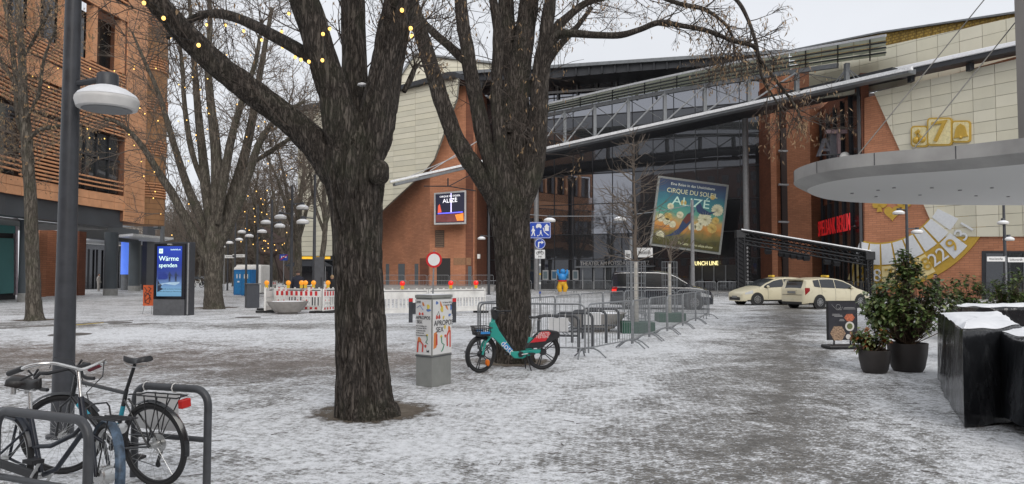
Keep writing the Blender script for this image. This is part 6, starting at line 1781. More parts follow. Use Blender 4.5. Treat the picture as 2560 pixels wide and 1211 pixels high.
# ------------------------------------------------------------------ construction barriers
def barrier(label, a, b, stripes=True, H=1.08, group='plastic site barriers', lamps=()):
    a, b = V((a.x, a.y, 0)), V((b.x, b.y, 0)); d = b - a; L = d.length; rz = math.atan2(d.y, d.x)
    T = thing('site_barrier', label, 'barrier', a, rz=rz, group=group)
    z0 = .10
    mb = MB()
    for x in (.03, L - .03): mb.box((x, 0, (H + z0) / 2), (.05, .05, H - z0))
    mb.box((L / 2, 0, z0 + .03), (L - .11, .044, .05)).box((L / 2, 0, .30), (L - .11, .044, .045)).box((L / 2, 0, .72), (L - .11, .044, .045)).box((L / 2, 0, H - .03), (L - .11, .044, .05))
    mb.build('frame', WHITEP, T, local=True)
    MB().box((L / 2, 0, .86), (L - .14, .024, .23)).build('upper_board', WHITEP, T, local=True)
    MB().box((L / 2, 0, .20), (L - .14, .024, .14)).build('lower_board', WHITEP, T, local=True)
    nb = max(3, int(L / .16))
    for i in range(nb):
        x = lerp(.12, L - .12, i / (nb - 1))
        MB().box((x, 0, .51), (.085 if i % 2 == 0 else .05, .03, .37)).build('slat', WHITEP, T, local=True, uv=False)
    for i in range(max(2, int(L / .3))):
        x = lerp(.15, L - .15, i / max(1, int(L / .3) - 1))
        MB().box((x, 0, H + .025), (.06, .05, .05)).build('lug', WHITEP, T, local=True, uv=False)
    if stripes:
        ns = max(4, int(L / .27))
        for k in range(ns):
            x0, x1 = .1 + (L - .2) * k / ns, .1 + (L - .2) * (k + .5) / ns
            for s_ in (-1, 1):
                for zz, hh in ((.86, .20), (.20, .10)):
                    MB().prism([V((x0, s_ * .014, zz - hh / 2)), V((x1, s_ * .014, zz - hh / 2)), V((x1, s_ * .014, zz + hh / 2)), V((x0, s_ * .014, zz + hh / 2))], (0, -s_ * .004, 0)).build('red_stripe', REDP, T, local=True, uv=False)
    for x in (.25, L - .25):
        MB().box((x, 0, .05), (.30, .75, .09)).build('foot', RUBBER, T, local=True, bevel=.02)
    return T
def site_lamp(label, p, c, r=.095):
    T = thing('warning_lamp', label, 'warning lamp', p, group='battery warning lamps')
    m = mat('lens_amber', (.80, .30, .02), .25, var=.2, scale=25, emit=.25) if c == 'a' else mat('lens_red', (.75, .02, .015), .25, var=.2, scale=25, emit=.35)
    MB().box((0, 0, .07), (.13, .09, .14)).build('battery_box', mat('lamp_yellow', (.62, .40, .03), .5), T, local=True, bevel=.01)
    o = MB().lathe([(.001, -.045), (r * .7, -.04), (r, -.02), (r, .02), (r * .7, .04), (.001, .045)], 18, (0, 0, .14 + r), rot=M3.Rotation(R(90), 3, 'X')).build('lens', m, T, local=True, smooth=50)
    MB().tube([V((0, 0, .14 + r)) + V((r * 1.05 * math.cos(R(k * 20)), 0, r * 1.05 * math.sin(R(k * 20)))) for k in range(18)], .012, 6, closed=True).build('lens_rim', m if c == 'a' else mat('lens_red', (0, 0, 0)), o, local=True, smooth=50)
def gp(x, y): return G(x, y)
q = [gp(652, 776), gp(662, 783), gp(684, 781), gp(806, 785), gp(840, 783)]
barrier('short white barrier panel at the left end of the striped enclosure', gp(650, 777) + V((0, .7, 0)), gp(661, 783), True)
barrier('plain white corner panel of the striped enclosure', gp(661, 783) + V((.03, 0, 0)), gp(684, 779), False)
barrier('long red and white striped barrier behind the concrete bowl', gp(686, 780), gp(804, 783), True)
barrier('striped barrier panel touching the thick trunk', gp(807, 784), gp(846, 780), True)
barrier('rear striped barrier of the same enclosure', gp(690, 760), gp(838, 760), True)
barrier('plain white barrier right of the thick trunk', gp(930, 791), gp(1070, 788), False)
barrier('plain white barrier ending before the second tree', gp(1072, 788), gp(1213, 782), False)
for x, y, lab in ((667, 705, 'amber lamp at the left corner of the striped enclosure'), (721, 705, 'amber lamp left of the person in dark jacket'), (754, 712, 'smaller amber lamp of the touching pair'), (764, 711, 'big round amber lamp of the touching pair'), (784, 710, 'half hidden amber lamp by the dark post'), (820, 713, 'amber lamp nearest the thick trunk')):
    p = onZ(x, y, 1.10)
    site_lamp(lab, onY(x, y, 34 if lab[0] != 's' else 33.6) * 1.0 if False else V((onY(x, 700, 33.2).x, 33.2, 1.10)), 'a')
for x, lab in ((1006, 'red lamp on the barrier next to the thick trunk'), (1127, 'red lamp right of the round no entry sign'), (1190, 'red lamp at the end of the plain white barrier')):
    d = lerp(30.4, 32.8, (x - 957) / 256)
    site_lamp(lab, V((onY(x, 700, d).x, d, 1.10)), 'r')
for k, (x0, x1, D_) in enumerate(((650, 672, 70), (672, 694, 70), (795, 838, 60))):
    barrier(['far white barrier right of the toilets', 'far white barrier before the steel sculpture', 'far white barrier beside the speaker column'][k], gxy(x0, D_), gxy(x1, D_), k < 2, group='plastic site barriers')
# concrete bowls
def bowl(label, base, r, h):
    T = thing('concrete_bowl', label, 'planter', base, group='concrete bowls')
    MB().lathe([(r * .48, 0), (r * .48, h * .13), (r * .62, h * .16), (r * .9, h * .68), (r, h), (r * .95, h), (r * .9, h * .9)], 40, base).build('bowl', CONCRETE, T, smooth=40)
    MB().lathe([(r * .94, h * .93), (r * .7, h * 1.0), (r * .35, h * .99), (.001, h * 1.03)], 28, base).build('snow_fill', SNOW, T, smooth=60)
bowl('wide concrete bowl filled with snow before the striped barrier', G(719, 785), 0.88, 0.55)
bowl('concrete bowl filled with snow inside the fenced plot', gxy(1486, 22.5), 0.95, 0.56)
# toilets
TB1 = mat('toilet_blue', (.015, .14, .36), .4, var=.1)
for k, (x, d, lab) in enumerate(((606, 62, 'blue toilet cabin on the left of the pair'), (625, 60, 'blue toilet cabin on the right of the pair'))):
    b_ = gxy(x, d); T = thing('toilet_cabin', lab, 'toilet cabin', b_, rz=R(-15), group='blue toilet cabins')
    MB().box((0, 0, 1.05), (.95, 1.0, 2.1)).build('cabin', TB1, T, local=True, bevel=.03)
    MB().lathe([(.68, 2.1), (.66, 2.25), (.5, 2.38), (.001, 2.42)], 4, (0, 0, 0), rot=M3.Rotation(R(45), 3, 'Z')).build('roof', WHITEP, T, local=True)
    MB().box((0, -.515, 1.0), (.7, .03, 1.85)).build('door', mat('toilet_door', (.02, .18, .42), .4), T, local=True, bevel=.01)
    for x_ in (-.14, .14): MB().box((x_, -.535, 1.55), (.09, .01, .35)).build('vent', WHITEP, T, local=True)
    MB().box((.0, -.535, 1.1), (.2, .01, .12)).build('latch', WHITEP, T, local=True)
b_ = gxy(633, 66); T = thing('site_container', 'white van sized site unit behind the blue toilet cabins', 'container', b_)
MB().box((0, 0, 1.3), (2.2, 2.5, 2.5)).build('body', WHITEP, T, local=True, bevel=.1); MB().box((.3, -1.26, .8), (.25, .04, .25)).build('tail_light', mat('red_lens', (0, 0, 0)), T, local=True)
MB().box((0, -1.26, .12), (1.8, .05, .2)).build('skirt', BLACK, T, local=True)

# ------------------------------------------------------------------ crowd barriers
def crowd_proto():
    T = thing('crowd_barrier', 'x', 'barrier', (0, 0, 0))
    return T
CBM = {}
def crowd(label, a, b, group='steel crowd barriers', nb=16, feet=True, H=1.10):
    a, b = V((a[0], a[1], 0)), V((b[0], b[1], 0)); d = b - a; L = d.length; rz = math.atan2(d.y, d.x)
    zb = a.z
    T = thing('crowd_barrier', label, 'barrier', a, rz=rz, group=group)
    z0, c = .20, .12; e = .02
    pts = [V((e, 0, .10)), V((e, 0, H - c))] + [V((e + c - c * math.cos(R(k * 22.5)), 0, H - c + c * math.sin(R(k * 22.5)))) for k in range(1, 5)] + [V((L - e - c + c * math.sin(R(k * 22.5)), 0, H - c + c * math.cos(R(k * 22.5)))) for k in range(0, 4)] + [V((L - e, 0, H - c)), V((L - e, 0, .10))]
    mb = MB().tube(pts, .019, 8); mb.tube([V((e, 0, z0)), V((L - e, 0, z0))], .015, 8)
    mb.build('frame', STEEL, T, local=True, smooth=50, uv=False)
    key = ('bar', H)
    for i in range(nb):
        x = lerp(e, L - e, (i + 1) / (nb + 1))
        if key not in CBM:
            o = MB().tube([V((0, 0, z0)), V((0, 0, H))], .0062, 6).build('vertical_bar', STEEL, T, local=True, smooth=50, uv=False); CBM[key] = o.data
        else:
            o = bpy.data.objects.new('vertical_bar', CBM[key]); col.objects.link(o); o.parent = T
        o.location = (x, 0, 0)
    if feet:
        for x in (.10, L - .10):
            mb = MB()
            mb.tube([V((x, -.36, 0.01)), V((x, -.20, .14)), V((x, -.08, .19)), V((x, .08, .19)), V((x, .20, .14)), V((x, .36, .01))], .017, 7)
            mb.build('foot', STEEL, T, local=True, smooth=50, uv=False)
    return T
NF = [(1195, 15.95), (1468, 15.3), (1580, 17.35), (1622, 19.2), (1667, 21.2), (1706, 23.4), (1738, 25.7), (1772, 28.6)]
pts = [gxy(x, d) for x, d in NF]
nm = ['front crowd barrier panel right behind the hire bike', 'front crowd barrier panel right of the hire bike', 'third crowd barrier panel of the slanting front row', 'fourth crowd barrier panel of the slanting front row', 'fifth crowd barrier panel of the slanting front row', 'sixth crowd barrier panel of the slanting front row', 'last crowd barrier panel of the slanting front row, by the van']
for k in range(7):
    t_ = (pts[k + 1] - pts[k]).normalized() * .03
    crowd(nm[k], (pts[k] + t_), (pts[k + 1] - t_))
NB_ = [(1193, 16.1), (1300, 18.5), (1388, 21.0), (1450, 23.2), (1507, 25.5), (1560, 27.3), (1606, 28.9), (1690, 28.9), (1770, 28.8)]
pts = [gxy(x, d) for x, d in NB_]
nm = ['side panel of the fenced plot just left of the second tree', 'side panel of the fenced plot just right of the second tree', 'side fence panel behind the blue sign post', 'side fence panel behind the concrete bowl', 'side fence panel before the van tail', 'corner fence panel behind the young tree', 'rear fence panel before the van door', 'rear fence panel before the van front wheel']
for k in range(8):
    t_ = (pts[k + 1] - pts[k]).normalized() * .03
    crowd(nm[k], (pts[k] + t_), (pts[k + 1] - t_))
# rows before the theatre and by the taxis
def row(lab, x0, d0, x1, d1, n, z=0.0, ends=('left end', 'right end')):
    a, b = gxy(x0, d0), gxy(x1, d1)
    for k in range(n):
        p0, p1 = a.lerp(b, k / n), a.lerp(b, (k + 1) / n); t_ = (p1 - p0).normalized() * .04
        o = crowd(lab + ': %s panel' % (ends[0] if k == 0 else ends[1] if k == n - 1 else ('second', 'third', 'fourth', 'fifth')[k - 1] + ' from its left end'), p0 + t_, p1 - t_, nb=13, feet=True, H=1.15)
        o.location.z = z
row('far crowd barrier row before the theatre doors', 1345, 70, 1530, 66, 4)
row('barrier row on the terrace before the brick wing', 957, 75, 1235, 75, 5, .48)
row('crowd barrier row on the ground before the terrace', 957, 66, 1330, 66, 6)
row('crowd barrier row between van and taxis', 1735, 56, 1960, 56, 4)
row('crowd barrier row under the stage roof', 2080, 57, 2190, 54.5, 2)

# ------------------------------------------------------------------ traffic signs
SIGNB = mat('sign_blue', (.015, .06, .38), .35, var=.05); SIGNW = mat('sign_white', (.72, .72, .71), .4, var=.04); SIGNR = mat('sign_red', (.55, .015, .02), .4, var=.04)
def disc(c, r, th, n=28): return MB().lathe([(r, 0), (r, th), (.001, th)], n, c, rot=M3.Rotation(R(90), 3, 'X'))
def rrect(cx, cz, w_, h, y, th, r=.04):
    pts = []
    for sx, sz, a0 in ((1, 1, 0), (-1, 1, 90), (-1, -1, 180), (1, -1, 270)):
        for i in range(4):
            a = R(a0 + i * 30); pts.append(V((cx + sx * (w_ / 2 - r) + r * math.cos(a), y, cz + sz * (h / 2 - r) + r * math.sin(a))))
    return MB().prism(pts, (0, th, 0))
def sign_post():
    D = 26.5; b_ = gxy(1350, D); s_ = D / FPX
    T = thing('sign_post', 'post with blue play street sign, blue turn arrow and white bicycle plate', 'traffic sign', b_)
    H = 1.72 + (686 - 556) * s_
    MB().lathe([(.032, 0), (.032, H - .1)], 12).build('pole', STEEL, T, local=True, smooth=40)
    z = 1.72 + (686 - 576) * s_; w_, h = 54 * s_, 41 * s_
    S = rrect(0.0, z, w_, h, -.05, .012).build('play_street_sign', SIGNB, T, local=True)
    rrect(0, z, w_ - .03, h - .03, -.0525, .003).build('sign_border', SIGNW, S, local=True); rrect(0, z, w_ - .055, h - .055, -.055, .003).build('sign_face', SIGNB, S, local=True)
    def pic(name, shapes):
        mb = MB()
        for k, P in enumerate(shapes): mb.prism([V((x * s_, -.0585 - k * .0004, z - y * s_)) for x, y in P], (0, .003, 0))
        mb.build(name, SIGNW, S, local=True, uv=False)
    def ci(x, y, r): return [(x + r * math.cos(i * .63), y + r * math.sin(i * .63)) for i in range(10)]
    pic('walker_pictogram', [ci(-17, -8, 2.2), [(-19, -5), (-15, -5), (-14, 4), (-19, 4)], [(-18.5, 4), (-15.5, 4), (-20, 15), (-22, 14)], [(-17, 4), (-14.5, 4), (-12, 14), (-14, 15)], [(-15, -4), (-12, 2), (-13, 3), (-16, -2)], [(-19, -4), (-22, 3), (-21, 4), (-18, -1)]])
    pic('car_pictogram', [[(-9, -12), (-7, -16), (1, -16), (3, -12)], [(-10, -12), (4, -12), (4, -7), (-10, -7)], ci(-7.5, -6.5, 1.8), ci(1.5, -6.5, 1.8)])
    pic('house_pictogram', [[(10, -8), (17, -16), (24, -8)], [(12, -8), (22, -8), (22, 2), (12, 2)]])
    pic('kerb_pictogram', [[(7, -6), (9, -6), (12, 4), (22, 12), (21, 14), (10, 5)]])
    pic('child_pictogram', [ci(2, 2, 1.8), [(0, 4), (4, 4), (4, 9), (0, 9)], [(0, 9), (2, 9), (-3, 15), (-4, 14)], [(3, 9), (4.5, 9), (7, 15), (5.5, 15)], ci(-6, 14, 1.6)])
    z = 1.72 + (686 - 610) * s_; r = 13.5 * s_
    A = disc((0, -.05, z), r, .012).build('turn_sign', SIGNB, T, local=True, smooth=40)
    MB().tube([V((r * .92 * math.cos(R(k * 12)), -.063, z + r * .92 * math.sin(R(k * 12)))) for k in range(30)], .010, 5, closed=True).build('sign_border', SIGNW, A, local=True)
    mb = MB(); u = r / 13
    for k, P in enumerate(([(-5, -9), (-2, -9), (-2, 1), (-5, 1)], [(-5, 1), (-2, 1), (1, 2), (1, 5), (-2, 5), (-4.5, 4)], [(1, 2), (4, 2), (4, 5), (1, 5)], [(3.5, 8), (9, 3.5), (3.5, -1)])): mb.prism([V((x * u, -.064 - k * .0004, z + y * u)) for x, y in P], (0, .003, 0))
    mb.build('arrow_pictogram', SIGNW, A, local=True, uv=False)
    z = 1.72 + (686 - 636) * s_
    B = rrect(0, z, 25 * s_, 22 * s_, -.05, .012, .02).build('bicycle_plate', SIGNW, T, local=True)
    INK = mat('ink', (0, 0, 0)); mb = MB(); u = 11 * s_ / 11
    for cx_ in (-5.5, 5.5): mb.tube([V((cx_ * u + 3.4 * u * math.cos(R(k * 30)), -.064, z + 3 * u + 3.4 * u * math.sin(R(k * 30)))) for k in range(12)], .006, 4, closed=True)
    for P in ([(-5.5, 3), (-2.5, 7.5), (3.5, 7.5), (5.5, 3)], [(-2.5, 7.5), (0, 3), (3.5, 7.5)], [(-5.5, 3), (0, 3)], [(3.5, 7.5), (3, 9), (5, 9)], [(-2.5, 7.5), (-3, 8.7)]): mb.tube([V((x * u, -.064, z + y * u)) for x, y in P], .006, 4)
    text_on(mb, 'frei', 6.5 * u, (0, -.064, z - 6 * u), (1, 0, 0), (0, 0, 1), .001); mb.build('bicycle_pictogram', INK, B, local=True, uv=False)
    for k in range(5): MB().lathe([(.0335, 0), (.0335, .07)], 10, (0, 0, .7 + k * .33)).build('sticker', [SIGNW, SIGNB, WHITEP, mat('lamp_yellow', (0, 0, 0)), SIGNW][k], T, local=True)
sign_post()
D = 27.5; b_ = gxy(1081, D); s_ = D / FPX
T = thing('no_entry_sign', 'round white sign with red ring on a slightly leaning pole', 'traffic sign', b_)
MB().tube([V((0, 0, 0)), V((.06, 0, 1.72 + 60 * s_))], .03, 10).build('pole', STEEL, T, local=True, smooth=40)
z = 1.72 + 36 * s_; r = 20 * s_
S = disc((.06, -.04, z), r, .012).build('sign_disc', SIGNR, T, local=True, smooth=40)
disc((.06, -.053, z), r * .74, .004).build('sign_face', SIGNW, S, local=True, smooth=40)
D = 60; b_ = gxy(709, D); s_ = D / FPX
T = thing('zone_sign', 'small blue sign with red bar among the far tree trunks', 'traffic sign', b_)
MB().lathe([(.035, 0), (.035, 3.4)], 10).build('pole', STEEL, T, local=True)
z = 1.72 + 42 * s_; S = rrect(0, z, 20 * s_, 15 * s_, -.05, .012).build('sign_plate', SIGNB, T, local=True)
MB().bar((-9 * s_, -.06, z - 6 * s_), (9 * s_, -.06, z + 6 * s_), .01, .07, up=(0, 0, 1)).build('red_bar', SIGNR, S, local=True)
MB().box((-5 * s_, -.055, z), (.07, .008, .22)).box((5 * s_, -.055, z + .03), (.15, .008, .12)).box((0, -.055, z + .08), (.14, .008, .08)).build('pictogram', SIGNW, S, local=True)
# street name posts
def name_post(label, x, D, y, plates, ptop):
    b_ = gxy(x, D); s_ = D / FPX
    T = thing('street_name_post', label, 'street sign', b_, group='street name signs')
    MB().lathe([(.045, 0), (.045, 1.72 + (686 - ptop) * s_)], 12).build('pole', STEEL, T, local=True, smooth=40)
    for x0, x1, yy, tx in plates:
        z = 1.72 + (686 - yy) * s_; c_ = ((x0 + x1) / 2 - x) * s_; L = (x1 - x0) * s_
        P = MB().box((c_, -.06, z), (L, .02, .30)).build('name_plate', SIGNW, T, local=True)
        mb = MB(); text_on(mb, tx, .19, (c_, -.075, z), (1, 0, 0), (0, 0, 1), .001, sx=min(1.0, L / (.105 * max(1, len(tx))) )); mb.build('lettering', mat('ink', (0, 0, 0)), P, local=True)
name_post('grey post with white street name plates beside the young tree', 1578, 23.5, 630, [(1590, 1631, 632, 'Marlene-Dietrich-Platz'), (1562, 1577, 638, 'Eichhornstr.')], 592)
name_post('far post with two white street name plates near smallest lamps', 560, 75, 640, [(562, 587, 642, 'Alte Potsdamer Str.'), (581, 612, 640, 'Eichhornstr.')], 636)
name_post('street name plates on the post before the casino window', 2515, 46, 648, [(2467, 2512, 648, 'Marlene-Dietrich-Platz'), (2519, 2560, 650, 'Eichhornstraße')], 640)

# ------------------------------------------------------------------ young trees in wire guards
GRN = mat('green_planter', (.02, .09, .055), .5, var=.15)
def young(label, x, D, top, bx, seed, crown):
    global rng
    b_ = gxy(x, D); s_ = D / FPX
    T = thing('young_tree', label, 'tree', b_, group='young trees in wire guards')
    H = 1.72 + (686 - top) * s_
    rng = random.Random(seed); rmin[0] = 0.006
    mb = MB(); mb.tube([b_, b_ + V((0, 0, 2.1))], [.075, .06], 10).build('trunk', mat('limewashed_bark', (.50, .47, .42), .9, var=.2, bump=.4), T, smooth=50)
    tw = MB(); st = b_ + V((0, 0, 2.1)); P = [(*st, .055)]
    for i in range(1, 7): P.append((st.x + rng.uniform(-.05, .05), st.y + rng.uniform(-.05, .05), lerp(2.1, H, i / 6), .055 * (1 - i / 6.5)))
    path = limb(tw, P, 8, 3, .05, seed)
    for k in range(crown):
        t = rng.uniform(0.02, .95); i = min(int(t * (len(path) - 1)), len(path) - 2); p = path[i][0]
        az = rng.uniform(0, 6.28); L = lerp(1.7, .5, t) * rng.uniform(.7, 1.1)
        grow(tw, p, V((math.cos(az), math.sin(az), .45)).normalized(), L, .016, 1, .06, 0, 4)
    tw.build('crown', TWIGL, T, uv=False)
    g_ = thing('tree_guard', 'round wire guard on a green box round the ' + label, 'tree guard', b_, group='wire tree guards')
    r_ = .28; zt = 1.72 + (686 - 655) * s_; mb = MB()
    for k in range(16):
        a = R(k * 22.5); mb.tube([b_ + V((r_ * math.cos(a), r_ * math.sin(a), .25)), b_ + V((r_ * math.cos(a), r_ * math.sin(a), zt))], .006, 4)
    for k in range(9):
        z = lerp(.4, zt, k / 8); mb.tube([b_ + V((r_ * math.cos(R(j * 24)), r_ * math.sin(R(j * 24)), z)) for j in range(15)], .006, 4, closed=True)
    mb.build('wire_cage', STEEL, g_, uv=False)
    MB().box(b_ + V((0, 0, .16)), (bx, bx, .32)).build('green_box', GRN, g_, bevel=.01)
    for k in range(9): MB().box(b_ + V((lerp(-bx / 2 + .05, bx / 2 - .05, k / 8), -bx / 2 - .01, .16)), (.04, .02, .30)).build('box_rib', GRN, g_)
young('taller young tree behind the fence', 1590, 22, 330, .95, 301, 60)
young('shorter young tree before the van door', 1674, 27, 610, .95, 302, 12)

# ------------------------------------------------------------------ big poster, led screen
def poster():
    D = 71.0
    c = [onY(x, y, D) for x, y in ((1648, 440), (1827, 463), (1797, 637), (1622, 613))]
    T = thing('event_poster', 'huge tilted event poster with dandelions hung before the dark glass', 'poster', (c[2] + c[3]) / 2)
    ctr = sum(c, V((0, 0, 0))) / 4; X = ((c[1] - c[0]) + (c[2] - c[3])).normalized(); Y = X.cross(V((0, 1, 0))) * -1
    Y = V((-X.z, 0, X.x)); W_ = ((c[1] - c[0]).length + (c[2] - c[3]).length) / 2; H = ((c[0] - c[3]).length + (c[1] - c[2]).length) / 2
    T.rotation_euler = (0, -math.atan2(X.z, X.x), 0); T.location = ctr
    MW[T] = M3.Translation(ctr) @ T.rotation_euler.to_matrix().to_4x4()
    MB().box((0, .12, 0), (W_, .2, H)).build('frame', mat('poster_frame_grey', (.22, .23, .22), .6), T, local=True)
    h2 = H / 2 - .22
    PM = grad_mat('event_poster_print', [(0, (.03, .035, .008)), (.12, (.06, .065, .012)), (.21, (.16, .12, .02)), (.30, (.50, .20, .03)), (.40, (.42, .27, .08)), (.50, (.07, .27, .19)), (.68, (.012, .16, .19)), (.84, (.006, .055, .13)), (1, (.004, .018, .07))], 2, -h2, h2, .45, 0, 1.6)
    pr = MB().box((0, .0, 0), (W_ - .42, .05, H - .42)).build('print', PM, T, local=True)
    LW = mat('poster_white', (.70, .74, .66), .5, var=0); LY = mat('poster_pale_yellow', (.66, .66, .40), .5, var=0)
    def word(tx, s_, z, m, sx=1.0, x=0): mb = MB(); text_on(mb, tx, s_, (x, -.035, z), (1, 0, 0), (0, 0, 1), .004, sx=sx); mb.build('lettering', m, pr, local=True)
    word('Eine Reise in das Unsichtbare', .36, h2 - .40, LW); word('CIRQUE DU SOLEIL', .62, h2 - 1.05, LY, .92); word('ALIZÉ', 1.15, h2 - 2.0, mat('poster_mint', (.50, .72, .62), .5, var=0), 1.25); word('Tickets: www.alize.show', .34, -h2 + .35, LY, 1, .9)
    r_ = random.Random(4)
    PUFF = mat('dandelion_white', (.62, .60, .42), .6, var=.2, scale=4); PUFF2 = mat('dandelion_gold', (.55, .40, .12), .6, var=.2, scale=4); STK = mat('dandelion_stalk', (.16, .12, .03), .6); FIG = mat('poster_figure', (.10, .02, .015), .6); FIGB = mat('poster_figure_blue', (.012, .035, .10), .6)
    k = 0
    for x, z, r in ((-2.7, -.6, .42), (-2.1, -.9, .38), (-2.0, -.4, .4), (-1.5, -1.1, .36), (-1.9, .6, .34), (-.7, 1.1, .3), (-.9, -.1, .36), (1.5, -.2, .72), (2.3, -1.0, .5), (1.0, -1.0, .42), (2.6, .8, .62), (2.0, 2.0, .26), (.4, -1.1, .4), (-2.6, -2.3, .5), (2.55, -.2, .36)):
        k += 1; m_ = PUFF if k % 3 else PUFF2
        mb = MB(); nsp = 16
        for i in range(nsp): a = 2 * math.pi * i / nsp; mb.bar((x, -.03, z), (x + r * math.cos(a), -.03 - .0005 * i, z + r * math.sin(a)), .006, .05 * r / .4, up=(0, -1, 0)); 
        P = []
        for i in range(nsp * 2):
            a = math.pi * i / nsp; q = r * (1.0 if i % 2 else .80); P.append(V((x + q * math.cos(a), -.028, z + q * math.sin(a))))
        mb.prism(P, (0, .004, 0)); mb.build('dandelion', m_, pr, local=True, uv=False)
        if z < .4: MB().bar((x, -.027, z), (x + r_.uniform(-.1, .1), -.027, -2.3), .004, .03, up=(0, -1, 0)).build('stalk', STK, pr, local=True, uv=False)
    def flat(P, m, o=-.04): MB().prism([V((x, o, z)) for x, z in P], (0, .004, 0)).build('figure', m, pr, local=True, uv=False)
    flat([(-.9, -1.4), (-.6, -.6), (-.2, .1), (.15, .35), (.5, .55), (.45, .35), (.3, .1), (.4, -.4), (-.1, -1.2), (-.8, -2.0), (-2.2, -2.4), (-1.5, -2.0)], FIGB); flat([(-.6, -.6), (-.2, .1), (.2, .0), (.15, -.5), (-.2, -.9)], FIG, -.045)
    flat([(-.05, .05), (.1, .3), (.3, .25), (.3, .05), (.12, -.05)], FIG, -.05)
    flat([(.5, .9), (.9, 1.3), (1.2, .8), (1.9, .5), (2.6, .7), (1.9, .25), (1.1, .2), (.7, .4)], FIGB); 
    flat([(-W_ / 2 + .25, -h2 + .05), (W_ / 2 - .25, -h2 + .05), (W_ / 2 - .25, -2.2), (1.5, -2.5), (.2, -2.2), (-1, -2.7), (-W_ / 2 + .25, -2.3)], mat('poster_meadow', (.06, .055, .012), .7, var=.5, scale=2), -.032)
poster()
D = 79.6; cs = [onY(x, y, D) for x, y in ((1085, 483), (1165, 476), (1165, 560), (1085, 562))]
T = thing('led_screen', 'lit video screen in a pale frame on the brick corner', 'screen', cs[3])
X = (cs[1] - cs[0]); 
MB().prism([cs[0], cs[1], cs[2], cs[3]], (0, .9, 0)).build('frame', mat('screen_frame', (.45, .45, .45), .5), T)
def sc4(m): return [lerp(lerp(cs[0], cs[1], u), lerp(cs[3], cs[2], u), v) + V((0, -.02 - m, 0)) for u, v in ((.05, .05), (.95, .05), (.95, .95), (.05, .95))]
SCR = MB().prism(sc4(.0), (0, .03, 0)).build('screen', mat('led_dark', (.012, .013, .03), .3, var=0, emit=.5), T)
def su(u, v, o=.05): return lerp(lerp(cs[0], cs[1], u), lerp(cs[3], cs[2], u), v) + V((0, -o, 0))
mb = MB(); text_on(mb, 'ALIZÉ', .62, su(.5, .28), X, (0, 0, 1), .01); text_on(mb, 'CIRQUE DU SOLEIL', .26, su(.5, .14), X, (0, 0, 1), .01); mb.build('lettering', mat('led_white', (.9, .9, .95), .4, var=0, emit=.8), SCR)
MB().prism([su(.52, .05), su(.55, .05), su(.55, .64), su(.52, .64)], (0, .01, 0)).build('light_beam', mat('led_violet', (.65, .6, 1), .4, var=0, emit=.9), SCR)
MB().prism([su(.12, .645, .052), su(.9, .63, .052), su(.9, .66, .052), su(.12, .675, .052)], (0, .01, 0)).build('light_line', mat('led_blue', (.12, .12, .95), .4, var=0, emit=1.0), SCR)
MB().prism([su(.06, .70, .04), su(.95, .66, .04), su(.95, .93, .04), su(.06, .93, .04)], (0, .01, 0)).build('stage_floor', mat('led_dusk', (.12, .03, .03), .4, var=.5, scale=1, emit=.4), SCR)
MB().prism([su(.66, .72, .056), su(.92, .68, .056), su(.92, .9, .056), su(.72, .9, .056)], (0, .01, 0)).build('stage_glow', mat('led_orange', (.8, .22, .03), .4, var=.4, scale=2, emit=.6), SCR)
MB().prism([su(.13, .42, .056), su(.18, .36, .056), su(.24, .62, .056), su(.12, .64, .056)], (0, .01, 0)).build('performer', mat('led_red', (.6, .08, .04), .4, var=0, emit=.6), SCR)
# painted statue before the theatre
b_ = gxy(1406, 62); T = thing('painted_statue', 'yellow and blue painted figure statue before the theatre doors', 'statue', b_)
YL = mat('statue_yellow', (.65, .36, .02), .4, var=.1); BLU = mat('statue_blue', (.02, .20, .50), .4, var=.15, scale=3)
mb = MB()
for s_ in (-1, 1): mb.tube([b_ + V((s_ * .18, 0, .25)), b_ + V((s_ * .26, -.02, .6)), b_ + V((s_ * .16, 0, .95))], [.15, .22, .2], 12)
mb.sphere(b_ + V((0, 0, 1.0)), .36, 12, sq=(1, .8, .8)).build('legs', YL, T, smooth=60)
mb = MB(); mb.sphere(b_ + V((0, 0, 1.45)), .34, 12, sq=(1, .8, 1.2)).sphere(b_ + V((.03, -.03, 1.95)), .22, 10)
for s_ in (-1, 1): mb.tube([b_ + V((s_ * .26, 0, 1.6)), b_ + V((s_ * .42, -.05, 1.9)), b_ + V((s_ * .36, -.05, 2.1))], [.12, .11, .09], 8)
mb.build('torso', BLU, T, smooth=60); MB().lathe([(.4, 0), (.38, .25)], 14, b_).build('pedestal', CONCRETE, T); MB().lathe([(.36, 1.12), (.37, 1.22)], 14, b_).build('belt', SIGNR, T)

